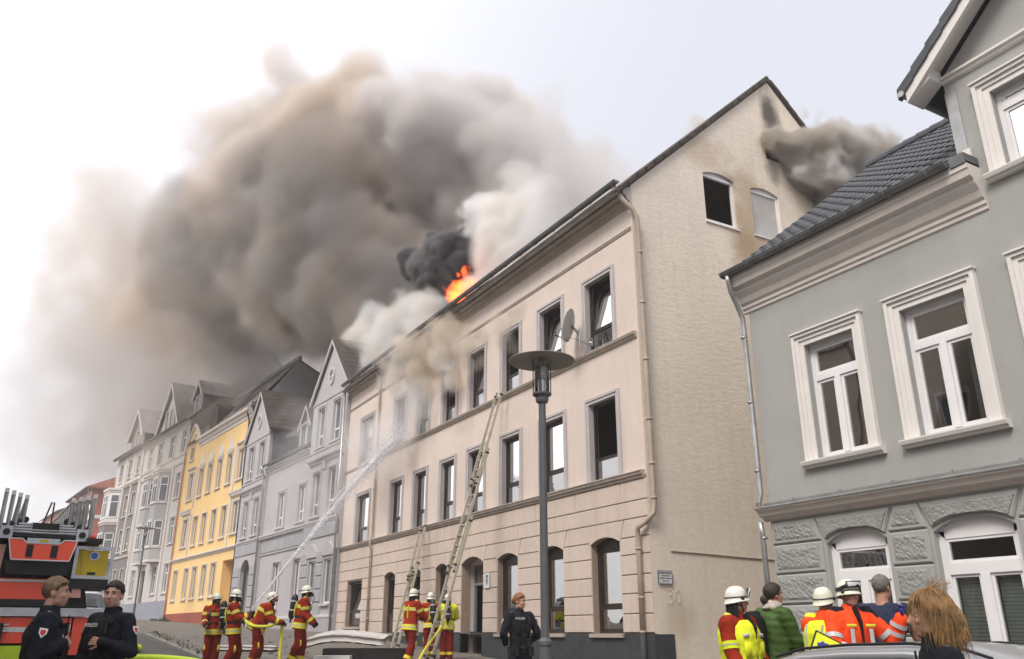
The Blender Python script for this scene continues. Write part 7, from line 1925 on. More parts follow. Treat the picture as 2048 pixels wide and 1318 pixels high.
for s_ in (-.20, .20): b = MB(); b.box(s_ - .055, s_ + .055, .365, .378, 2.08, 2.30); b.build('shield_slot', M['truck_dark'], po)
b = MB(); b.box(-.27, .27, .37, .43, 2.335, 2.42); b.build('shield_bar', M['truck_alu'], po)
b = MB(); b.box(-.06, .08, .362, .369, 2.355, 2.40); b.build('maker_badge', M['truck_yellow'], po)
for s_ in (-1, 1):
    b = MB(); b.prism([(s_ * .62, 1.40), (s_ * .78, 1.40), (s_ * .68, 2.30), (s_ * .58, 2.30)][::s_], lambda p: (p[0], .55, p[1]), lambda p: (p[0], .62, p[1])); b.build('turret_arm', M['truck_pink'], TK)
    b = MB(); b.box(s_ * .62 - .10, s_ * .62 + .10, .38, .62, 2.40, 2.62); b.build('pulley_block', M['truck_alu'], TK)
    b = MB(); b.tube([(s_ * .62, .36, 2.51), (s_ * .62, .379, 2.51)], .06, 12); b.build('pulley', M['truck_dark'], TK)
b = MB(); b.box(-.74, .74, .40, 1.2, 2.44, 2.50); b.build('ladder_bed', M['truck_dark'], TK)
for k, (z, w_) in enumerate(((2.52, .42), (2.57, .36), (2.62, .30), (2.67, .25))):
    b = MB(); b.box(-w_ - .2, -.22, .44 + k * .03, .50 + k * .03, z, z + .03); b.box(.22, w_ + .2, .44 + k * .03, .50 + k * .03, z, z + .03); tag(b.build('cross_bar', M['truck_alu'], TK), kind='stuff')
b = MB(); b.prism([(-.30, 2.50), (.30, 2.50), (.24, 2.72), (-.24, 2.72)], lambda p: (p[0], .60, p[1]), lambda p: (p[0], .9, p[1])); b.build('winch_cover', M['truck_dark'], TK)
# four nested lattice sections, pointing away up the street
for k in range(4):
    w_ = .74 - k * .115; z0 = 2.52 + k * .055; h_ = .72 - k * .075; y0, y1 = .45 + k * .10, 9.6 - k * .15; rise = .38
    def T(y): return (y - y0) / (y1 - y0) * rise
    for s_ in (-1, 1):
        sec = MB()
        sec.tube([(s_ * w_, y0, z0), (s_ * w_, y1, z0 + T(y1))], .032, 6); sec.tube([(s_ * w_, y0, z0 + h_), (s_ * w_, y1, z0 + h_ + T(y1))], .028, 6)
        n_ = 13
        for i in range(n_):
            ya, yb = y0 + (y1 - y0) * i / n_, y0 + (y1 - y0) * (i + 1) / n_; ym = (ya + yb) / 2
            sec.tube([(s_ * w_, ya, z0 + T(ya)), (s_ * w_, ym, z0 + h_ + T(ym))], .018, 5); sec.tube([(s_ * w_, ym, z0 + h_ + T(ym)), (s_ * w_, yb, z0 + T(yb))], .018, 5)
        sec.tube([(s_ * w_, y0, z0), (s_ * w_, y0, z0 + h_)], .036, 8)
        lo = sec.build('ladder_side', M['truck_alu'], TK)
        b = MB(); b.box(s_ * w_ - .035, s_ * w_ + .035, y0 - .05, y0 + .02, z0 + h_ - .03, z0 + h_ + .05); b.build('rail_cap', M['truck_white'], lo)
        b = MB(); b.tube([(s_ * (w_ - .05), y0, z0 + .10), (s_ * (w_ - .05), y0 + .12, z0 + .10)], .055, 10); b.build('guide_roller', M['truck_dark'], lo)
    rg = MB(); i = 0
    while y0 + .3 * i < y1: rg.tube([(-w_, y0 + .3 * i, z0 + T(y0 + .3 * i)), (w_, y0 + .3 * i, z0 + T(y0 + .3 * i))], .016, 5); i += 1
    tag(rg.build('rung', M['truck_alu'], TK), kind='stuff')
b = MB(); b.tube([(.15, 7.0, 3.35), (.28, 7.2, 3.95), (.34, 7.2, 3.95), (.34, 7.0, 3.4)], .02, 6); b.build('lamp_bracket', M['truck_dark'], TK)
b = MB(); b.box(.70, .98, .3, 1.2, 2.38, 2.46); b.build('beacon_shelf', M['truck_dark'], TK); b = MB(); b.tube([(.76, .5, 2.50), (.86, .5, 2.50)], .05, 8); b.build('side_marker', M['truck_orange'], TK)
cg = MB(); cg.box(.60, 1.14, .55, 1.5, 1.78, 2.26); co_ = cg.build('equipment_box', M['truck_yellow'], TK)
b = MB(); frame_ring(b, .56, 1.24, 1.74, 2.33, .06, .52, .56); b.build('box_frame', M['truck_alu'], co_)
b = MB(); b.box(.54, 1.20, .52, 1.6, 1.56, 1.735); b.build('box_base', M['truck_dark'], co_)
b = MB(); b.tube([(.90, .535, 2.16), (.90, .549, 2.16)], .085, 20); eb = b.build('emblem', M['truck_white'], co_); b = MB(); b.tube([(.90, .530, 2.16), (.90, .5349, 2.16)], .06, 20); b.build('emblem_disc', M['truck_blue'], eb)
b = MB(); b.box(.82, .96, .53, .549, 1.82, 1.86); b.build('box_latch', M['truck_dark'], co_)
# cab far in front
b = MB(); b.box(-1.22, 1.22, 6.0, 8.6, .6, 2.3); b.build('cab', M['truck_orange'], TK)
b = MB(); b.box(-.9, .9, 5.985, 5.998, 1.5, 2.15); b.build('cab_window', M['glass_far'], TK)

# ---- weeds along the foot of the walls and at the kerb
mat('weed', (0.055, 0.085, 0.025), 0.8, 0.2, var=0.3, vscale=4)
b = MB(); rw_ = random.Random(3)
def tuft(x, y, n, h):
    z = gnd(x, y)
    for _ in range(n):
        a = rw_.uniform(0, 2 * pi); l = h * rw_.uniform(.4, 1); px_, py_ = x + rw_.gauss(0, .12), y + rw_.gauss(0, .12); d = Vector((cos(a), sin(a), 0)); w_ = .012
        s_ = Vector((-sin(a), cos(a), 0)) * w_; p0 = Vector((px_, py_, z)); p1 = p0 + d * l * .25 + Vector((0, 0, l * .7)); p2 = p0 + d * l * .6 + Vector((0, 0, l))
        b.add([p0 - s_, p0 + s_, p1 + s_ * .8, p1 - s_ * .8, p2], [(0, 1, 2, 3), (3, 2, 4)])
for k in range(14): tuft(fx(29 + k * .5) - walk(29 + k * .5) + rw_.uniform(.05, .35), 29 + k * .5, 12, .08)
for k in range(22): y = 62.5 + k * .22; tuft(fx(y) - .12, y, 22, .5 if k in (5, 6, 7) else .18)
for k in range(10): y = 23 + k * .6; tuft(fx(y) - walk(y) + rw_.uniform(.0, .2), y, 10, .10)
tag(b.build('weeds', M['weed'], None), 'tufts of green weeds along the kerb and wall feet', 'weeds', kind='stuff')
# litter and debris near the wall
b = MB(); mat('debris', (0.20, 0.18, 0.16), 0.9, 0.2, var=0.5, vscale=5)
for _ in range(260):
    x, y = rw_.uniform(5.2, 11.2), rw_.uniform(19, 32); s_ = rw_.uniform(.01, .06); z = gnd(x, y)
    q = [Vector((x + rw_.gauss(0, s_), y + rw_.gauss(0, s_), z + .002 + rw_.random() * s_ * .7)) for _ in range(4)]; b.add(q, [(0, 1, 2), (0, 2, 3), (0, 3, 1), (1, 3, 2)])
tag(b.build('debris', M['debris'], None), 'small bits of burnt debris strewn over the pavement', 'debris', kind='stuff')
for i, (x, y, a) in enumerate(((9.0, 18.2, 20), (9.35, 18.0, -15))):
    o = empty('hose_coupling', (x, y, gnd(x, y) + .03), radians(a), ['yellow hose coupling on the pavement left of the policewoman', 'second yellow coupling lying nearer the door step'][i], 'coupling')
    b = MB(); b.tube([(-.10, 0, 0), (.10, 0, 0)], .045, 10); b.build('coupling_body', M['hose_yellow'], o); b = MB(); b.tube([(.10, 0, 0), (.16, 0, 0)], .055, 10); b.build('coupling_ring', M['steel'], o)
# ------------------------------------------------------------------ who stands where
def spot(x, y): return (x, y, gnd(x, y))
FWD = -29.5
# police officers on the left
rt1, J1, P1_ = police('person', 'policeman seen from behind with short fair hair and stubble, facing his colleague', spot(0.21, 8.0), -92, 1.76,
    dict(lean=2, head=(12, 2, 0), armL=((-120, -72), (38, 22), (60, 20)), armR=((120, -72), (-38, 22), (-60, 20)), legL=((0, -88), (180, -89)), legR=((6, -87), (175, -88)), twist=0), (('hair_fair',), dict(thick=0.010, low=-0.05, sides=0.012)))
b = MB(); b.ell(P1_(0, 0.028, -0.062), (0.062, 0.066, 0.056), 18, 12, J1['hrot']); b.build('stubble', M['hair_fair'], rt1, smooth=True) if False else None
rt2, J2, P2_ = police('person', 'dark-haired policeman facing the camera with POLIZEI on his vest', spot(0.74, 8.55), 128, 1.74,
    dict(lean=-1, head=(-28, 4, 0), armL=((-80, -68), (45, 18), (70, 10)), armR=((75, -76), (8, -76), (0, -80)), legL=((-4, -88), (180, -89)), legR=((4, -88), (178, -89))), (('hair_dark',), dict(thick=0.012, low=-0.03, sides=0.012, rough=0.006)))
rt3, J3, P3_ = police('person', 'policewoman with reddish hair standing beside the lamp post, hands behind her back', spot(6.2, 10.73), 172, 1.62,
    dict(lean=-3, head=(-38, -4, 0), armL=((-62, -62), (150, -34), (90, -20)), armR=((62, -62), (-150, -34), (-90, -20)), legL=((-4, -87), (180, -89)), legR=((4, -87), (180, -89))), (('hair_red',), dict(thick=0.013, low=-0.075, sides=-0.02, female=True)), female=True)
b = MB(); b.ell(P3_(0, -0.125, 0.0), (0.035, 0.03, 0.04), 12, 8, J3['hrot']); b.build('hair_bun', M['hair_red'], rt3, smooth=True)
# fire crew at the hose
F1, FJ1 = firefighter('person', 'firefighter with dark mask standing at the left end of the hose crew', spot(3.95, 20.7), 165, 1.70, dict(lean=3, head=(-20, 8, 0), armL=((-25, -72), (10, -30)), armR=((25, -70), (-10, -25)), legL=((-5, -87), (180, -88)), legR=((6, -87), (180, -88))), seed=1.0)
F2, FJ2 = firefighter('person', 'firefighter aiming the hose nozzle up at the house', spot(4.25, 20.05), -112, 1.82, dict(lean=-4, head=(0, -8, 0), armL=((-10, -60), (25, 20)), armR=((15, -62), (-20, 5)), legL=((0, -72), (180, -85)), legR=((0, -100 + 180 if False else -84), (180, -64))), seed=2.0, helm='helmet_shell')
F3, FJ3 = firefighter('person', 'bent-over firefighter with lowered head holding the yellow hose behind the nozzle', spot(4.66, 19.6), -112, 1.74, dict(lean=27, head=(0, 34, 0), armL=((-6, -74), (10, -20)), armR=((6, -74), (-10, -18)), legL=((4, -78), (180, -80)), legR=((-4, -86), (180, -74))), air=False, mask=False, helm='helmet_white', seed=3.0)
F4, FJ4 = firefighter('person', 'firefighter with black air cylinder on his back walking beside the lavender house', spot(5.72, 20.0), -108, 1.84, dict(lean=7, head=(-4, 6, 0), armL=((-4, -78), (12, -40)), armR=((4, -82), (-4, -48)), legL=((0, -76), (180, -80)), legR=((0, -92 + 0), (180, -68))), seed=4.0)
# crew at the ladders
F5, FJ5 = firefighter('person', 'firefighter stepping toward the short ladder, visor raised', spot(8.25, 19.55), -75, 1.84, dict(lean=6, head=(-8, 2, 0), armL=((-20, -50), (20, -20)), armR=((15, -62), (5, -25)), legL=((0, -70), (180, -80)), legR=((0, -88), (180, -66))), air=False, mask=False, visor='up', seed=5.0)
F6, FJ6 = firefighter('person', 'firefighter half hidden behind the long ladder in black harness', spot(9.45, 21.0), -10, 1.74, dict(lean=8, head=(20, 6, 0), armL=((-30, -60), (10, -10)), armR=((30, -60), (-10, -10)), legL=((-4, -86), (180, -86)), legR=((4, -86), (180, -86))), helm='helmet_white', seed=6.0)
F7, FJ7 = firefighter('person', 'firefighter seen from behind holding the long ladder, yellow jacket with black harness', spot(9.85, 20.85), -22, 1.70, dict(lean=5, head=(6, 4, 0), armL=((-36, -58), (14, -12)), armR=((36, -60), (-14, -15)), legL=((-5, -87), (180, -88)), legR=((5, -87), (180, -88))), seed=7.0)
for o in F7.children:
    if o.name.startswith('jacket'): o.data.materials[0] = M['fluor_yellow']; o['label'] = 'bright yellow jacket'
# hose held by the crew
noz = empty('hose_nozzle', (4.50, 19.85, 2.10), 0, 'dark hose nozzle in the hands of the second firefighter', 'nozzle')
b = MB(); dn = (B_ - A_).normalized(); b.tube([-dn * .30, -dn * .12, dn * .02, dn * .10], [.03, .045, .03, .038], 10); b.build('nozzle_barrel', M['black_rubber'], noz); b = MB(); b.tube([-dn * .18, -dn * .2 - Vector((0, 0, .14))], .018, 6); b.build('grip', M['black_rubber'], noz)
hose('yellow hose hanging from the nozzle past the bent firefighter to the ground', [(4.38, 19.76, 2.02), (4.5, 19.5, 1.88), (4.8, 19.28, 1.86), (5.1, 19.36, 1.94), (5.14, 19.36, 1.7), (5.12, 19.3, gnd(5, 19) + .3), (5.06, 19.1, gnd(5, 19) + .04), G(4.6, 18.2, .035)], 0.034, 'hose_yellow')
hose('yellow hose running from the ladder crew down to the left', [(9.6, 20.45, 2.05), (9.2, 20.0, 1.75), (8.5, 19.2, 1.35), (8.0, 18.6, gnd(8, 18.6) + .06), G(7.2, 17.8, .035), G(6.0, 16.6, .035)], 0.032, 'hose_yellow')

# ---- helpers behind the silver car
def person_root(label, x, y, rz, H, base=1.80, group=None):
    r = empty('person', spot(x, y), radians(rz), label, 'person', group); s_ = H / base; r.scale = (s_, s_, s_); return r
# neon vest over red turnout jacket
r = person_root('rescuer with white helmet and neon yellow vest over a red jacket', 6.66, 6.90, 192, 1.90, 1.87)
J = skeleton(lean=-2, head=(-52, 4, 0), armL=((-25, -76), (-5, -58)), armR=((28, -78), (5, -60)), legL=((-4, -88), (180, -89)), legR=((4, -88), (180, -89)), sh=1.06); up, fw, rt_ = J['up'], J['fw'], J['rt']
body(r, J, 'skin_tan', 0.0095); trousers(r, J, 'fire_trouser', 0.03); jacket(r, J, 'fire_red', 0.034, 0.014, wr=0.012, seed=11, low=-.16); boots(r, J); helmet(r, J, 'helmet_white', visor='up')
hair_cap(r, J, 'hair_dark', 0.012, low=-0.11, sides=-0.06)
mb = MB(); mb.tube([J['pelvis'] - up * .20, J['pelvis'], J['waist'], J['chest'], J['neck'] - up * .10, J['neck'] - up * .045], [(.245, .205), (.24, .20), (.232, .195), (.25, .205), (.225, .18), (.14, .14)], 20); v, f = remesh(mb, .013, 3, .012, 8, 5.0); b = MB(); b.add(v, f); vo = b.build('vest', M['fluor_yellow'], r, smooth=True)
b = MB(); b.tube([J['neck'] + up * .01 + fw * .09, J['chest'] + up * .06 + fw * .188, J['chest'] - up * .06 + fw * .195], [(.05, .012), (.045, .012), (.006, .008)], 8); b.build('dark_collar', M['black_cloth'], r)
b = MB(); b.tube([J['chest'] + up * .02 + fw * .193, J['waist'] + fw * .19, J['pelvis'] - up * .18 + fw * .19], .006, 6); b.build('zip', M['black_rubber'], vo)
for s_ in (-1, 1):
    for z, h_, w_ in ((.36, .018, .07), (.22, .075, .065), (.02, .085, .07)):
        b = MB(); c = J['pelvis'] + up * z + fw * (.172 if z > .1 else .175) + rt_ * s_ * .105; b.tube([c - up * h_, c + up * h_], [(w_, .02), (w_, .02)], 10); b.build('pocket' if h_ > .03 else 'name_strip', M['fluor_yellow' if h_ > .03 else 'reflective'], vo, smooth=True)
    S, E_, W = J['sh' + 'LR'[s_ > 0]], J['el' + 'LR'[s_ > 0]], J['wr' + 'LR'[s_ > 0]]
    triple_band(r, S.lerp(E_, .62), S.lerp(E_, .88), .050, .047, .040, 'fluor_yellow'); triple_band(r, E_.lerp(W, .6), E_.lerp(W, .85), .045, .041, .034, 'fluor_yellow')
    b = MB(); b.tube([J['neck'] - up * .03 + rt_ * s_ * .085, S + up * .065 + rt_ * s_ * .005], [(.05, .028), (.045, .025)], 8); b.build('shoulder_strap', M['band_yellow'], r, smooth=True)
# green quilted jacket
r = person_root('person in a green quilted jacket with scarf and dark backpack', 7.30, 7.05, -98, 1.79)
J = skeleton(lean=3, head=(6, 2, 0), armL=((-8, -72), (20, -12), (30, 0)), armR=((14, -70), (-14, -10), (-30, 0)), legL=((0, -88), (180, -89)), legR=((2, -88), (180, -89)), sh=1.02); up, fw, rt_ = J['up'], J['fw'], J['rt']
body(r, J, 'skin_tan', 0.010); trousers(r, J, 'navy_cloth', .02); boots(r, J)
jo = jacket(r, J, 'green_quilt', 0.045, 0.014, wr=0.012, seed=21, low=-.34, name='quilted_jacket', collar=.02)
co = np.empty(len(jo.data.vertices) * 3, np.float32); jo.data.vertices.foreach_get('co', co); co = co.reshape(-1, 3); nm = np.empty_like(co.ravel()); jo.data.vertices.foreach_get('normal', nm); co += nm.reshape(-1, 3) * (0.006 * np.abs(np.sin(co[:, 2] * 40 + 2 * np.sin(co[:, 0] * 6)))[:, None] - .003); jo.data.vertices.foreach_set('co', co.ravel()); jo.data.update()
b = MB(); b.tube([J['neck'] - up * .05 - fw * .02, J['neck'] + up * .02 + fw * .01, J['neck'] + up * .06 + fw * .03], [.12, .118, .09], 16); b.tube([J['neck'] + fw * .08, J['chest'] + up * .05 + fw * .19, J['chest'] - up * .12 + fw * .2], [(.06, .03), (.06, .03), (.05, .02)], 10); v, f = remesh(b, .012, 2, .02, 14, 2); b = MB(); b.add(v, f); b.build('scarf', M['scarf'], r, smooth=True)
hair_cap(r, J, 'hair_dark', 0.018, low=-0.05, sides=0.0); P_ = lambda x, y, z: J['head'] + J['hrot'] @ Vector((x, y, z)); b = MB(); b.ell(P_(0, -.13, -.045), (.04, .045, .05), 12, 8, J['hrot']); b.build('hair_knot', M['hair_dark'], r, smooth=True)
b = MB(); c = J['chest'] - fw * .27 - up * .12; b.tube([c - up * .28, c - up * .1, c + up * .18, c + up * .27], [(.15, .10), (.16, .13), (.15, .11), (.10, .06)], 14); v, f = remesh(b, .016, 3, .015, 7, 3); b = MB(); b.add(v, f); b.build('backpack', M['black_cloth'], r, smooth=True)
# orange jackets
def orange(label, x, y, rz, H, pose, dark_shoulder, gog, glove):
    r = person_root(label, x, y, rz, H, 1.87, 'rescue helpers in orange jackets and helmets'); J = skeleton(sh=1.06, **pose); up, fw, rt_ = J['up'], J['fw'], J['rt']
    body(r, J, 'skin', 0.0095); trousers(r, J, 'navy_cloth', .028); boots(r, J); jacket(r, J, 'signal_orange', .036, .013, wr=.013, seed=rz, low=-.16, collar=.10)
    helmet(r, J, 'helmet_shell', visor=None, goggles=gog, nape=False)
    hair_cap(r, J, 'hair_dark', 0.012, low=-0.07, sides=-0.02)
    for sd, nm in ((-1, 'L'), (1, 'R')):
        S, E_, W = J['sh' + nm], J['el' + nm], J['wr' + nm]
        for t in (.30, .62): ring_on(r, E_.lerp(W, t), E_.lerp(W, t + .16), .046, .043, 'reflective', 'reflective_band', .036)
        ring_on(r, S.lerp(E_, .60), S.lerp(E_, .76), .050, .049, 'reflective', 'reflective_band', .040)
        b = MB(); b.tube([J['neck'] - up * .05 + rt_ * sd * .06, S + up * .03 - rt_ * sd * .02, S.lerp(E_, .22) + rt_ * sd * .01], [(.085, .06), (.10, .07), (.078, .078)], 12); v, f = remesh(b, .014, 3); b = MB(); b.add(v, f); b.build('shoulder_patch', M['navy_cloth' if dark_shoulder else 'fluor_yellow'], r, smooth=True)
        b = MB(); c = J['chest'] + up * .0 + fw * .178 + rt_ * sd * .10; b.tube([c - up * .17, c + up * .02], [(.022, .006), (.022, .006)], 8); b.build('reflective_band', M['reflective'], r)
        if dark_shoulder: b = MB(); c = J['chest'] + up * .05 + fw * .172 + rt_ * sd * .10; b.tube([c - rt_ * .05, c + rt_ * .05], [(.014, .006)] * 2, 8); b.build('name_strip', M['band_yellow'], r)
    for z in (-.02, -.11): ring_on(r, J['pelvis'] + up * z, J['pelvis'] + up * (z + .05), (.17, .127), (.17, .127), 'reflective', 'reflective_band', .044, 20)
    if dark_shoulder:
        b = MB(); b.tube([J['neck'] + up * .03 + fw * .09, J['chest'] + up * .08 + fw * .172, J['chest'] - up * .05 + fw * .183, J['pelvis'] - up * .12 + fw * .172], [(.05, .02), (.035, .012), (.018, .008), (.018, .008)], 8); b.build('front_flap', M['navy_cloth'], r)
    if glove: gloves(r, J, glove, (45, 20))
    return r, J
OB, OBJ = orange('helper in orange jacket and yellow vest seen from behind, holding a clipboard', 7.10, 6.18, -88, 1.80, dict(lean=4, head=(-8, 8, 0), armL=((-20, -72), (30, -8)), armR=((10, -72), (-30, -5))), False, False, None)
J = OBJ; up, fw, rt_ = J['up'], J['fw'], J['rt']
mb = MB(); mb.tube([J['pelvis'] + up * .06, J['waist'], J['chest'], J['neck'] - up * .11, J['neck'] - up * .05], [(.236, .192), (.23, .188), (.248, .202), (.222, .175), (.145, .135)], 20); v, f = remesh(mb, .013, 3, .01, 8, 4); b = MB(); b.add(v, f); vo = b.build('vest', M['fluor_yellow'], OB, smooth=True)
b = MB(); b.tube([J['pelvis'] + up * .20, J['pelvis'] + up * .25], [(.213, .174), (.214, .176)], 20, caps=False); b.build('reflective_band', M['reflective'], vo)
for s_ in (-1, 1): b = MB(); b.tube([J['pelvis'] + up * .2 - fw * .172 + rt_ * s_ * .10, J['chest'] - fw * .186 + rt_ * s_ * .10, J['neck'] - up * .10 - fw * .152 + rt_ * s_ * .10], [(.006, .025)] * 3, 6); b.build('reflective_band', M['reflective'], vo)
OF, OFJ = orange('helper in orange jacket with goggles on helmet, pointing with a blue glove', 7.28, 5.98, 160, 1.88, dict(lean=0, head=(-12, 2, 0), armL=((-66, -48), (-25, 60), (-10, 75)), armR=((35, -66), (-30, -20), (-40, -5))), True, True, 'blue_glove')
J = OFJ; P_ = lambda x, y, z: J['head'] + J['hrot'] @ Vector((x, y, z))
b = MB()
for s_ in (-1, 1): b.tube([P_(s_ * .031 + .022 * cos(a * pi / 6), .098 - .004 * abs(cos(a * pi / 6)), .002 + .017 * sin(a * pi / 6)) for a in range(13)], .0022, 5); b.tube([P_(s_ * .053, .094, .004), P_(s_ * .078, .0, .006)], .002, 5)
b.tube([P_(-.010, .103, .004), P_(.010, .103, .004)], .002, 5); b.build('spectacles', M['black_rubber'], OF)
cb = empty('clipboard', (6.78, 5.86, gnd(6.9, 6.0) + 1.27), 0, 'neon yellow clipboard case with dark blue emblem held by the helper', 'clipboard')
b = MB(); b.box(-.16, .16, -.008, .008, -.11, .11); b.build('board', M['fluor_yellow'], cb); b = MB(); frame_ring(b, -.163, .163, -.113, .113, .012, -.012, .012); b.build('case_edge', M['black_rubber'], cb)
b = MB(); b.slab([(.075 * (1 if k % 2 else .78) * cos(k * pi / 8) - .05, .075 * (1 if k % 2 else .78) * sin(k * pi / 8) - .03) for k in range(16)], -.0081, -.011, 0); b.build('emblem', M['blue_glove'], cb)
cb.rotation_euler = (radians(-25), radians(28), radians(-38))
# man in the dark blue T-shirt
r = person_root('tanned man with short grey hair in a navy T-shirt, seen from behind', 8.00, 6.16, -84, 1.91)
J = skeleton(lean=4, head=(0, 4, 0), armL=((-16, -66), (18, -22), (20, -10)), armR=((14, -64), (4, -20), (0, -10)), sh=1.12); up, fw = J['up'], J['fw']
body(r, J, 'skin_tan', 0.0095); trousers(r, J, 'navy_cloth', .02); boots(r, J); jacket(r, J, 'tshirt_cloth', .016, .012, sleeve=.5, low=-.14, wr=.010, seed=31, w=1.08, collar=0, name='tshirt'); hair_cap(r, J, 'hair_grey', 0.009, low=-0.05, sides=0.012)
# ---- blonde policewoman close by, her hair blown up by the wind
BW, BJ, BP = police('person', 'woman with windblown blonde hair in dark uniform, closest to the camera', spot(4.44, 3.06), 50, 1.80, dict(lean=2, head=(8, 2, 0), armL=((-20, -76), (0, -40)), armR=((20, -76), (0, -40))), None, female=True, voxel=0.007)
hair_cap(BW, BJ, 'hair_blonde', 0.020, low=-0.12, sides=-0.095, rough=0.002, female=True)
rb = random.Random(9); HB, rB = BJ['head'], BJ['hrot']
hb = MB()
for i in range(1900):
    th = rb.uniform(pi * .62, pi * 2.38); ph = rb.uniform(.05, 1.75); kind = rb.random()
    d = Vector((sin(ph) * cos(th), sin(ph) * sin(th), cos(ph)))
    if d.y > .12 + .6 * max(0, d.z - .45): continue
    pts = [Vector((d.x * .094, -.014 + d.y * .114, .032 + d.z * .108))]
    if kind < .10 and d.z > .75 and d.y < .1: v_ = Vector((rb.gauss(.15, .25), -.35 + rb.gauss(0, .25), 1.0)); L_ = rb.uniform(.05, .11); grav = -.1; wob = .18
    elif kind < .22: v_ = Vector((d.x + rb.gauss(0, .3), d.y * .6 - .1, -.35)); L_ = rb.uniform(.14, .24); grav = -.3; wob = .30
    else: v_ = Vector((d.x * .25 + rb.gauss(0, .1), d.y * .25 - .10 + rb.gauss(0, .1), -.9)); L_ = rb.uniform(.12, .27) * (1.0 if d.z < .6 else 1.25); grav = -.18; wob = .10
    v_.normalize(); nseg = 9; wv = rb.uniform(0, 6); R_ = 1.0 + rb.uniform(0, .16)
    for s_ in range(nseg):
        v_ = (v_ + Vector((wob * sin(wv + s_ * 1.1), wob * .8 * cos(wv * 1.7 + s_), grav))).normalized(); q = pts[-1] + v_ * L_ / nseg
        e = Vector((q.x / (.092 * R_), (q.y + .014) / (.112 * R_), (q.z - .032) / (.106 * R_) if q.z > -.03 else 0))
        if e.length < 1.0 and q.z > -.20:
            k_ = 1.0 / max(e.length, .2); q = Vector((q.x * k_, (q.y + .014) * k_ - .014, q.z if q.z < -.03 else (q.z - .032) * k_ + .032))
        pts.append(q)
    w0 = rb.uniform(.0007, .0022)
    hb.tube([HB + rB @ q for q in pts], [(w0, w0 * .45)] * (nseg - 1) + [(w0 * .6, w0 * .3), (.0006, .0006)], 4, caps=False)
hb.build('hair_strands', M['hair_blonde'], BW, smooth=True)
b = MB(); b.tube([BJ['neck'] - BJ['up'] * .10, BJ['neck'] - BJ['up'] * .02, BJ['neck'] + BJ['up'] * .035], [(.15, .12), (.11, .095), (.092, .082)], 20, caps=False); b.build('collar', M['navy_cloth'], BW, smooth=True)
# smoke puffs: x, y, z, radius, weight
PLUME = [(20.63, 32.86, 25.63, 4, 0.3), (21.05, 29.33, 23.58, 3.4, 0.16), (21.12, 27.02, 22.38, 2.34, 0.09), (20.42, 34.04, 28.96, 2.82, 0.07), (19.6, 37.26, 27.68, 5.07, 0.6), (20.47, 33.67, 23.54, 3.95, 0.45), (20.9, 30.53, 21.59, 2.46, 0.2), (18.02, 41.67, 29.93, 5.48, 0.7), (15.94, 46.02, 31.27, 5.84, 0.7), (14.08, 49.12, 33.17, 4.83, 0.6), (13.1, 50.63, 33.53, 5.37, 0.51), (11.97, 51.99, 36.65, 3.73, 0.38), (11.44, 52.57, 38.32, 2.14, 0.26), (9.9, 55.02, 34.27, 5.68, 0.34), (7.38, 57.83, 36.32, 4.46, 0.1), (13.95, 49.78, 28.39, 7.24, 0.9), (16.94, 44.38, 26.31, 6.26, 1), (19.01, 39.24, 25.17, 4.35, 0.8), (11.04, 54.19, 28.08, 6.72, 0.59), (7.75, 58.09, 30.6, 6.21, 0.17), (4.99, 61.4, 28.9, 6.06, 0.16), (2.52, 63.65, 30.95, 5.38, 0.11), (1.48, 64.79, 29.92, 4.96, 0.09), (0.21, 66.31, 27.72, 4.12, 0.08), (-0.25, 66.31, 30.58, 3.23, 0.05), (4.64, 62.33, 24.73, 5.99, 0.16), (8.76, 57.64, 24.28, 6.86, 0.33), (12.23, 53.01, 23.32, 6.42, 0.68), (15.17, 48.17, 23.23, 6.02, 1.3), (17.12, 44.31, 22.18, 4.16, 1.7), (18, 42.33, 20.33, 3.27, 1.7), (2.61, 64.61, 23.53, 5.24, 0.12), (14.54, 49.61, 20.12, 4.42, 0.7), (2.11, 65.38, 21.71, 4.4, 0.06), (-0.27, 67.21, 24.66, 3.17, 0.05), (2.87, 64.9, 19.76, 5.43, 0.06), (4.78, 63.28, 17, 4.78, 0.04), (1.96, 66.13, 17.67, 4.48, 0.03), (11.75, 52.19, 37.77, 2.36, 0.3), (10.86, 53.61, 35.74, 3.3, 0.3), (19.82, 36.46, 28.66, 2.53, 0.35), (20.43, 34.04, 30.13, 1.79, 0.12)]
DARK_SMOKE = [(12.92, 42.9, 24.93, 5.32, 0.6), (14.84, 38.75, 22.29, 3.9, 1.1), (15.24, 37.95, 19.08, 3.43, 1.6), (14.05, 40.96, 20.25, 3.64, 1.3), (12.15, 44.68, 22.55, 4.64, 0.8), (10.46, 47.56, 23.33, 4.12, 0.45), (15.81, 36.09, 20.21, 2.45, 1.5), (14.77, 39.43, 17.78, 2.85, 1.2), (13.35, 42.76, 18.33, 3.02, 0.8), (7.99, 51.38, 22.91, 4.34, 0.5), (6.05, 53.76, 24.47, 4.12, 0.45), (13.28, 41.84, 27.88, 3.23, 0.35), (11.43, 45.49, 26.78, 4.11, 0.4), (15.5, 36.87, 22.52, 2.85, 1), (15.55, 37.18, 17.45, 2.13, 1.6), (4.84, 55.39, 23.75, 3.36, 0.3)]
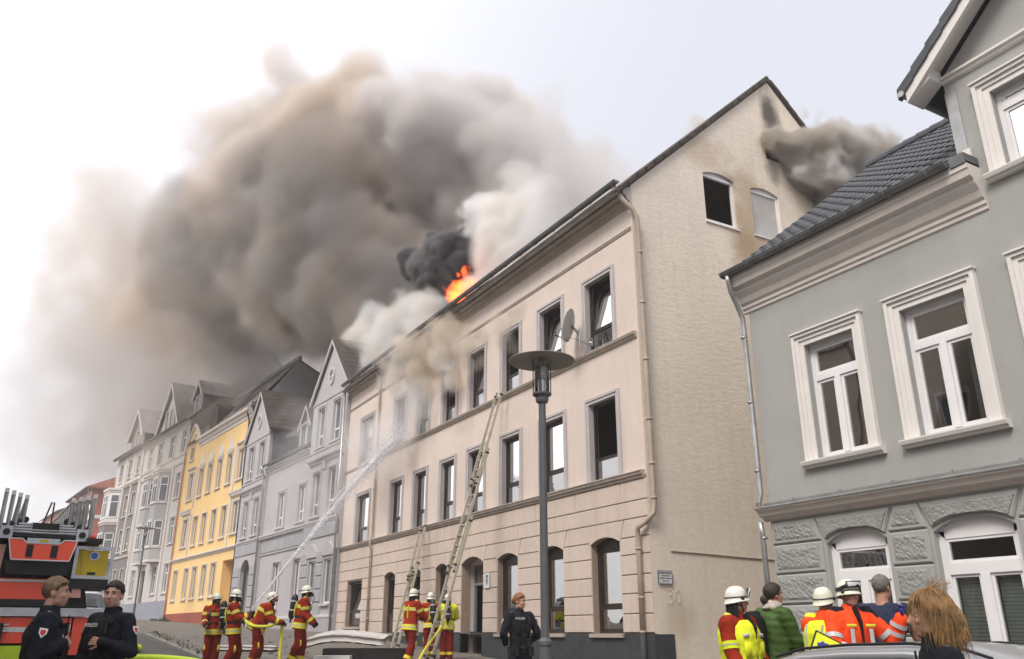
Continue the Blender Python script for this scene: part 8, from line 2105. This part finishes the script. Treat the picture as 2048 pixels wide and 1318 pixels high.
LOW_SMOKE = [(20.43, 148.6, 48.87, 16.57, 0.42), (16.64, 149.07, 40.19, 15.23, 0.36), (27.65, 147.43, 44.07, 14.23, 0.48), (9.81, 149.68, 43.81, 15.32, 0.36), (8.06, 149.78, 34.89, 14.03, 0.25), (6.15, 149.87, 28.03, 11.77, 0.16), (38.75, 144.91, 43.16, 9.84, 0.36), (0.98, 150, 37.42, 13, 0.19), (0.23, 150, 29.09, 10.71, 0.12), (33.75, 146.15, 51.33, 15.54, 0.48), (23.34, 148.17, 38.19, 11.93, 0.36), (0.73, 150, 22, 8.51, 0.07), (31.61, 146.63, 37.98, 10.84, 0.36), (2.51, 149.98, 46.29, 13.19, 0.25), (-3.41, 149.96, 46.17, 8.79, 0.12), (-3.36, 149.96, 33.54, 8.62, 0.08)]
BLACK_SMOKE = [(13.2, 29.08, 16.73, 1.16, 1), (13.4, 30.98, 16.94, 1.1, 1), (13.2, 27.39, 16.26, 1, 0.9), (13, 29.58, 15.72, 0.83, 1), (12.9, 27.65, 15.29, 0.84, 1), (13.6, 32.46, 17.95, 0.91, 0.9), (13.2, 26.27, 15.9, 0.67, 0.7), (13.8, 30.98, 18.14, 0.89, 0.8), (13, 30.35, 15.66, 0.67, 0.9), (12.9, 26.52, 15.28, 0.61, 0.8)]
WHITE_SMOKE = [(13.3, 26.08, 17.26, 0.99, 1), (13.3, 24.42, 16.28, 1.11, 1), (13.4, 22.92, 15.93, 0.99, 0.8), (13.2, 26.3, 16.67, 0.78, 0.9), (13, 23.49, 14.78, 1.17, 0.9), (13, 24.83, 15.14, 0.85, 0.9), (13, 22.07, 14.56, 1.01, 0.6), (12.7, 23.67, 13.8, 0.97, 0.7), (12.6, 22.07, 13.34, 0.88, 0.6), (12.5, 24.63, 13.74, 0.71, 0.7), (13.4, 21.4, 14.93, 1.01, 0.35), (13.6, 21.38, 15.75, 0.91, 0.25), (12.6, 23.66, 12.82, 0.55, 0.5), (13.2, 20.49, 13.74, 1.28, 0.16), (12.4, 20.76, 12.25, 0.83, 0.3), (13.6, 19.89, 14.3, 1.28, 0.12), (13.8, 24.16, 17.14, 1.5, 0.3), (12.6, 20.16, 12.75, 0.93, 0.22), (13.5, 18.62, 14.21, 1.03, 0.1), (12.5, 18.59, 12.42, 0.78, 0.14), (12.2, 22.38, 12.46, 0.65, 0.45)]
EAVES_SMOKE = [(12.3, 28, 13.85, 0.88, 0.8), (12.4, 29.6, 13.81, 1.21, 0.9), (12.6, 32.57, 14.12, 1.45, 1), (13, 36.64, 15.45, 1.55, 1), (13.2, 39.9, 16.37, 1.19, 0.9), (12.6, 34.04, 13.85, 1.5, 0.8), (12.8, 37.4, 14.87, 1.18, 0.6), (13.4, 41.89, 17.46, 0.95, 0.6), (13, 32.23, 15.27, 1.02, 0.8), (12, 25.82, 12.49, 0.48, 0.5), (12, 27.62, 12.67, 0.9, 0.7), (12.2, 31.67, 12.52, 1.06, 0.6)]
WINDOW_SMOKE = [(11.25, 26.3, 11.53, 1.04, 0.8), (11.2, 27.57, 11.61, 0.93, 0.9), (11.2, 25.06, 10.97, 0.91, 0.9), (11.2, 23.86, 10.97, 0.75, 0.7), (11.2, 26.08, 10.43, 0.89, 0.9), (11.25, 24.91, 10.21, 0.67, 0.8), (11.2, 27.73, 10.87, 0.74, 0.7), (11.25, 22.65, 10.87, 0.72, 0.45), (11.25, 21.11, 10.79, 0.68, 0.4), (11.2, 20.07, 10.44, 0.54, 0.45), (11.2, 21.85, 11.03, 0.62, 0.35), (11.3, 29.58, 11.59, 0.88, 0.5), (11.35, 20.18, 9.87, 0.39, 0.5), (11.3, 24.21, 10.03, 0.57, 0.9), (11.35, 24.08, 9.3, 0.52, 0.7), (11.35, 26.36, 9.68, 0.51, 0.6), (11.35, 22.28, 9.84, 0.41, 0.5), (11.2, 26.35, 10.97, 0.57, 1)]
GABLE_SMOKE = [(16.77, 14.2, 15.11, 0.4, 1.3), (17.08, 14, 15.18, 0.57, 1.3), (17.3, 13.7, 14.83, 0.77, 1.2), (17.76, 13.5, 14.7, 0.91, 1), (18.51, 13.4, 14.88, 0.99, 0.9), (19.42, 13.3, 15.19, 0.89, 0.75), (19.85, 13.2, 15.18, 0.56, 0.6), (18.08, 13.6, 14.11, 0.91, 0.9), (18.94, 13.5, 14.31, 0.93, 0.7), (17.84, 13.8, 14.39, 0.73, 1), (17.48, 14, 14.55, 0.49, 1), (18.54, 13.8, 13.69, 0.73, 0.6), (16.92, 14.1, 14.77, 0.36, 1.2), (19.01, 13.5, 15.69, 0.55, 0.6), (17.62, 13.8, 15.46, 0.45, 0.9)]
RIDGE_SMOKE = [(16.62, 17, 17.12, 0.53, 0.6), (17.2, 17, 17.5, 0.39, 0.5), (16.63, 17.5, 17.02, 0.43, 0.4), (20.27, 16, 18.13, 0.41, 0.4)]
SPRAY = [(10.9, 30.53, 8.61, 1.12, 0.7), (11, 29.21, 8.76, 1.22, 0.8), (11.1, 27.98, 8.9, 1.18, 0.8), (10.6, 31.85, 7.82, 1.15, 0.5), (10.4, 33.59, 7.05, 1.2, 0.35), (11, 28.33, 9.73, 1.06, 0.5), (10, 34.8, 6.15, 1.11, 0.25), (10.4, 37.74, 8.98, 2.69, 0.18), (10.2, 40.91, 7.78, 2.88, 0.12), (10.6, 36.41, 10.14, 2.3, 0.2), (10.4, 31.57, 6.39, 1.7, 0.15), (10.9, 28.92, 8.5, 1.6, 0.8), (11, 27.72, 8.74, 1.55, 0.9), (10.8, 29.92, 8.2, 1.51, 0.6), (11.1, 27.3, 9.13, 1.28, 0.8), (10.7, 30.98, 7.88, 1.41, 0.45), (11.1, 26.17, 9.06, 1.12, 0.6)]
FLAME = [(11.95, 25, 13.13, 0.4, 1), (11.95, 24.85, 13.43, 0.42, 1), (12, 24.64, 13.71, 0.31, 0.9), (11.95, 25.36, 13.54, 0.29, 0.8), (11.95, 24.55, 12.85, 0.25, 0.8), (12, 24.39, 13.35, 0.26, 0.8), (12.1, 25.03, 14.2, 0.22, 0.6), (12.1, 24.53, 13.91, 0.14, 0.5), (12, 25.53, 13.97, 0.19, 0.6)]
# ------------------------------------------------------------------ smoke: density grids grown from billowing puffs
NR = np.random.default_rng(11)
def bs_matrix(n, cells):
    """cubic B-spline interpolation matrix: n samples over a random lattice with the given number of cells"""
    x = np.linspace(0, cells, n); i = np.floor(x).astype(int); i = np.minimum(i, max(int(math.ceil(cells)) - 1, 0)); f = x - i
    Mx = np.zeros((n, int(math.ceil(cells)) + 4), np.float32)
    w = [(1 - f) ** 3 / 6, (3 * f ** 3 - 6 * f ** 2 + 4) / 6, (-3 * f ** 3 + 3 * f ** 2 + 3 * f + 1) / 6, f ** 3 / 6]
    for k in range(4): Mx[np.arange(n), i + k] = w[k]
    return Mx
def noise3(dims, size, wl):
    """smooth value noise about 0 (unit spread) with wavelength wl metres over a box of the given size"""
    ms = [bs_matrix(n, max(s / wl, 0.5)) for n, s in zip(dims, size)]
    lat = NR.standard_normal([m.shape[1] for m in ms]).astype(np.float32)
    a = np.tensordot(ms[0], lat, (1, 0)); a = np.tensordot(ms[1], a, (1, 1)).transpose(1, 0, 2); a = np.tensordot(a, ms[2].T, (2, 0))
    return a * 1.9
def fbm(dims, size, wl, octs, gain=0.5, billow=False):
    out = 0; a = 1.0
    for o in range(octs):
        if min(s / d for s, d in zip(size, dims)) > wl * 0.6 and o: break
        n = noise3(dims, size, wl)
        out = out + a * ((0.8 - np.abs(n)) if billow else n)
        wl /= 2.1; a *= gain
    return out

def smoke_volume(name, label, puffs, voxel, material, warp, erode, wl, gain=1.0, cat='smoke', pad=1.45, soft=0.5, clip=None):
    """puffs: (x, y, z, radius, weight)"""
    P = np.array(puffs, np.float32)
    mn = (P[:, :3] - P[:, 3:4] * pad).min(0); mx = (P[:, :3] + P[:, 3:4] * pad).max(0)
    dims = [max(8, int(round((b - a) / voxel))) for a, b in zip(mn, mx)]
    size = (mx - mn)
    ax = [np.linspace(a, b, n, dtype=np.float32) for a, b, n in zip(mn, mx, dims)]
    X, Y, Z = np.meshgrid(*ax, indexing='ij')
    w = [fbm(dims, size, wl, 3) * warp for _ in range(3)]
    Xw, Yw, Zw = X + w[0], Y + w[1], Z + w[2]
    keep = np.ones(dims, np.float32); wt = np.zeros(dims, np.float32); tot = np.zeros(dims, np.float32) + 1e-6
    for (cx, cy_, cz, r, k) in P:
        lo = [max(0, int((c - r * 1.6 - a) / (b - a) * (n - 1))) for c, a, b, n in zip((cx, cy_, cz), mn, mx, dims)]
        hi = [min(n, int((c + r * 1.6 - a) / (b - a) * (n - 1)) + 2) for c, a, b, n in zip((cx, cy_, cz), mn, mx, dims)]
        sl = tuple(slice(a, b) for a, b in zip(lo, hi))
        d = np.sqrt((Xw[sl] - cx) ** 2 + (Yw[sl] - cy_) ** 2 + (Zw[sl] - cz) ** 2) / r
        f = np.clip(1.0 - d, 0, 1); f = f * f * (3 - 2 * f)
        keep[sl] *= 1 - 0.95 * f
        wt[sl] += f * k; tot[sl] += f
    F = 1 - keep
    nz = fbm(dims, size, wl * 0.8, 5, 0.62, billow=True)
    D = np.clip((F - 0.10 + erode * nz * (0.35 + 0.65 * (1 - F))) / soft, 0, 1)
    D = D * D * (3 - 2 * D) * (wt / tot) * np.clip(F * 6, 0, 1)
    D *= gain * np.clip(0.75 + 0.45 * nz, 0.15, 2)
    edge = [np.clip(np.minimum(np.arange(n), n - 1 - np.arange(n)) / 3.0, 0, 1).astype(np.float32) for n in dims]
    D = D * edge[0][:, None, None] * edge[1][None, :, None] * edge[2][None, None, :]
    if clip is not None: D = D * clip(X, Y, Z)
    D = np.ascontiguousarray(D.astype(np.float32))
    n = D.size
    me = bpy.data.meshes.new(name); me.vertices.add(n)
    co = np.stack([X, Y, Z], -1).astype(np.float32).ravel()
    me.vertices.foreach_set('co', co)
    at_ = me.attributes.new('d', 'FLOAT', 'POINT'); at_.data.foreach_set('value', D.ravel())
    o = link(name, me)
    me.materials.append(material)
    g_ = bpy.data.node_groups.new(name + '_grid', 'GeometryNodeTree')
    g_.interface.new_socket('Geometry', in_out='INPUT', socket_type='NodeSocketGeometry')
    g_.interface.new_socket('Geometry', in_out='OUTPUT', socket_type='NodeSocketGeometry')
    N, L = g_.nodes, g_.links
    gi, go = N.new('NodeGroupInput'), N.new('NodeGroupOutput')
    vc = N.new('GeometryNodeVolumeCube')
    vc.inputs['Min'].default_value = [float(a) for a in mn]; vc.inputs['Max'].default_value = [float(a) for a in mx]
    for nm, k in zip(('Resolution X', 'Resolution Y', 'Resolution Z'), dims): vc.inputs[nm].default_value = k
    ps = N.new('GeometryNodeInputPosition')
    sb = N.new('ShaderNodeVectorMath'); sb.operation = 'SUBTRACT'; sb.inputs[1].default_value = [float(a) for a in mn]; L.new(ps.outputs[0], sb.inputs[0])
    dv = N.new('ShaderNodeVectorMath'); dv.operation = 'MULTIPLY'; dv.inputs[1].default_value = [float((k - 1) / s) for k, s in zip(dims, size)]; L.new(sb.outputs[0], dv.inputs[0])
    ha = N.new('ShaderNodeVectorMath'); ha.operation = 'ADD'; ha.inputs[1].default_value = (0.5, 0.5, 0.5); L.new(dv.outputs[0], ha.inputs[0])
    fl = N.new('ShaderNodeVectorMath'); fl.operation = 'FLOOR'; L.new(ha.outputs[0], fl.inputs[0])
    dt = N.new('ShaderNodeVectorMath'); dt.operation = 'DOT_PRODUCT'; dt.inputs[1].default_value = (dims[1] * dims[2], dims[2], 1); L.new(fl.outputs[0], dt.inputs[0])
    ii = N.new('FunctionNodeFloatToInt'); L.new(dt.outputs['Value'], ii.inputs[0])
    na = N.new('GeometryNodeInputNamedAttribute'); na.data_type = 'FLOAT'; na.inputs[0].default_value = 'd'
    si = N.new('GeometryNodeSampleIndex'); si.data_type = 'FLOAT'; si.domain = 'POINT'; si.clamp = True
    L.new(gi.outputs[0], si.inputs['Geometry']); L.new(na.outputs['Attribute'], si.inputs['Value']); L.new(ii.outputs[0], si.inputs['Index'])
    L.new(si.outputs[0], vc.inputs['Density'])
    sm = N.new('GeometryNodeSetMaterial'); sm.inputs['Material'].default_value = material
    L.new(vc.outputs[0], sm.inputs[0]); L.new(sm.outputs[0], go.inputs[0])
    md = o.modifiers.new('grid', 'NODES'); md.node_group = g_
    tag(o, label, cat, kind='stuff')
    return o

def smoke_mat(name, c1, c2, density, aniso=0.0, cscale=0.12, emis=None):
    m = bpy.data.materials.new(name); m.use_nodes = True
    N, L = m.node_tree.nodes, m.node_tree.links
    N.remove(N['Principled BSDF']); out = N['Material Output']
    at_ = N.new('ShaderNodeAttribute'); at_.attribute_name = 'density'
    tc = N.new('ShaderNodeTexCoord')
    nz = N.new('ShaderNodeTexNoise'); nz.inputs['Scale'].default_value = cscale; nz.inputs['Detail'].default_value = 2
    L.new(tc.outputs['Object'], nz.inputs['Vector'])
    rp = N.new('ShaderNodeValToRGB'); rp.color_ramp.elements[0].position = 0.42; rp.color_ramp.elements[1].position = 0.58
    rp.color_ramp.elements[0].color = (*c1, 1); rp.color_ramp.elements[1].color = (*c2, 1)
    L.new(nz.outputs['Fac'], rp.inputs[0])
    mu = N.new('ShaderNodeMath'); mu.operation = 'MULTIPLY'; mu.inputs[1].default_value = density; L.new(at_.outputs['Fac'], mu.inputs[0])
    pv = N.new('ShaderNodeVolumePrincipled')
    pv.inputs['Density'].default_value = 0; pv.inputs['Density Attribute'].default_value = ''
    L.new(mu.outputs[0], pv.inputs['Density'])
    L.new(rp.outputs[0], pv.inputs['Color']); pv.inputs['Anisotropy'].default_value = aniso
    if emis:
        pv.inputs['Emission Color'].default_value = (*emis[0], 1)
        me_ = N.new('ShaderNodeMath'); me_.operation = 'MULTIPLY'; me_.inputs[1].default_value = emis[1]
        L.new(at_.outputs['Fac'], me_.inputs[0]); L.new(me_.outputs[0], pv.inputs['Emission Strength'])
    L.new(pv.outputs[0], out.inputs['Volume'])
    return m
SM_PLUME = smoke_mat('plume_smoke', (0.84, 0.81, 0.80), (0.83, 0.745, 0.665), 1.4, 0.15, 0.10)
SM_LOW = smoke_mat('drift_smoke', (0.70, 0.67, 0.66), (0.72, 0.66, 0.61), 0.30, 0.15, 0.06)
SM_DARK = smoke_mat('dark_smoke', (0.46, 0.45, 0.455), (0.52, 0.47, 0.43), 0.6, 0.0, 0.12)
SM_BLACK = smoke_mat('black_smoke', (0.16, 0.16, 0.17), (0.30, 0.29, 0.29), 9.0, 0.0, 0.5)
SM_WHITE = smoke_mat('white_smoke', (0.98, 0.98, 0.985), (0.97, 0.94, 0.90), 1.7, 0.2, 0.4)
SM_TAN = smoke_mat('window_smoke', (0.92, 0.88, 0.84), (0.82, 0.74, 0.64), 2.6, 0.1, 0.6)
SM_GABLE = smoke_mat('gable_smoke', (0.76, 0.74, 0.725), (0.64, 0.59, 0.53), 6.0, 0.0, 0.4)
SM_SPRAY = smoke_mat('spray_mist', (0.97, 0.97, 0.99), (0.97, 0.97, 0.98), 0.5, 0.3, 0.4)
SM_FLAME = smoke_mat('flame_gas', (0.3, 0.2, 0.15), (0.3, 0.2, 0.15), 0.8, 0.0, 0.4, emis=((1.0, 0.105, 0.012), 5.0))
smoke_volume('smoke_plume', 'huge grey-brown smoke cloud drifting left above the whole row of roofs', PLUME, 0.20, SM_PLUME, 1.7, 1.35, 3.6, soft=0.28)
smoke_volume('smoke_drift', 'pale low smoke drifting behind the far roofs of the row', LOW_SMOKE, 0.8, SM_LOW, 3.0, 0.8, 9.0, soft=0.5)
smoke_volume('smoke_core', 'dark grey smoke in the heart of the big cloud left of the flame', DARK_SMOKE, 0.22, SM_DARK, 1.4, 1.3, 3.4, soft=0.35)
smoke_volume('smoke_black', 'small black rolling smoke puff just above the orange flame on the eaves', BLACK_SMOKE, 0.055, SM_BLACK, 0.24, 0.8, 0.8, soft=0.45)
smoke_volume('smoke_white', 'bright white billowing smoke standing over the eaves right of the flame', WHITE_SMOKE, 0.065, SM_WHITE, 0.32, 0.9, 1.0, soft=0.6)
smoke_volume('smoke_roof', 'pale smoke pouring off the roof edge beside the narrow lavender gable', EAVES_SMOKE, 0.075, SM_WHITE, 0.4, 0.9, 1.3, soft=0.9)
smoke_volume('smoke_windows', 'tan smoke seeping out of the top floor windows of the burning house', WINDOW_SMOKE, 0.06, SM_TAN, 0.32, 0.9, 1.0, soft=0.95)
smoke_volume('smoke_gable', 'dense grey smoke billowing from the hole under the gable peak', GABLE_SMOKE, 0.045, SM_GABLE, 0.26, 1.2, 0.75, soft=0.34)
smoke_volume('smoke_wisp', 'faint smoke wisp behind the roof ridge left of the gable peak', RIDGE_SMOKE, 0.08, SM_TAN, 0.2, 0.6, 0.9, gain=0.6, soft=0.6)
smoke_volume('spray_mist', 'white water mist around the end of the hose jet at the facade', SPRAY, 0.11, SM_SPRAY, 0.4, 0.5, 1.6, soft=0.7)
smoke_volume('flame', 'bright orange flame leaping from the roof edge below black smoke', FLAME, 0.025, SM_FLAME, 0.18, 0.9, 0.35, soft=0.85, cat='flame')
hz_m = bpy.data.materials.new('haze'); hz_m.use_nodes = True
hz_m.node_tree.nodes.remove(hz_m.node_tree.nodes['Principled BSDF'])
pv = hz_m.node_tree.nodes.new('ShaderNodeVolumePrincipled'); pv.inputs['Color'].default_value = (0.93, 0.91, 0.91, 1); pv.inputs['Density'].default_value = 0.0014; pv.inputs['Anisotropy'].default_value = 0.2
hz_m.node_tree.links.new(pv.outputs[0], hz_m.node_tree.nodes['Material Output'].inputs['Volume'])
b = MB(); b.box(-206, 206, -126, 306, -6.5, 75); tag(b.build('haze', hz_m, None), 'thin smoky haze hanging over the whole street', 'haze', kind='stuff')
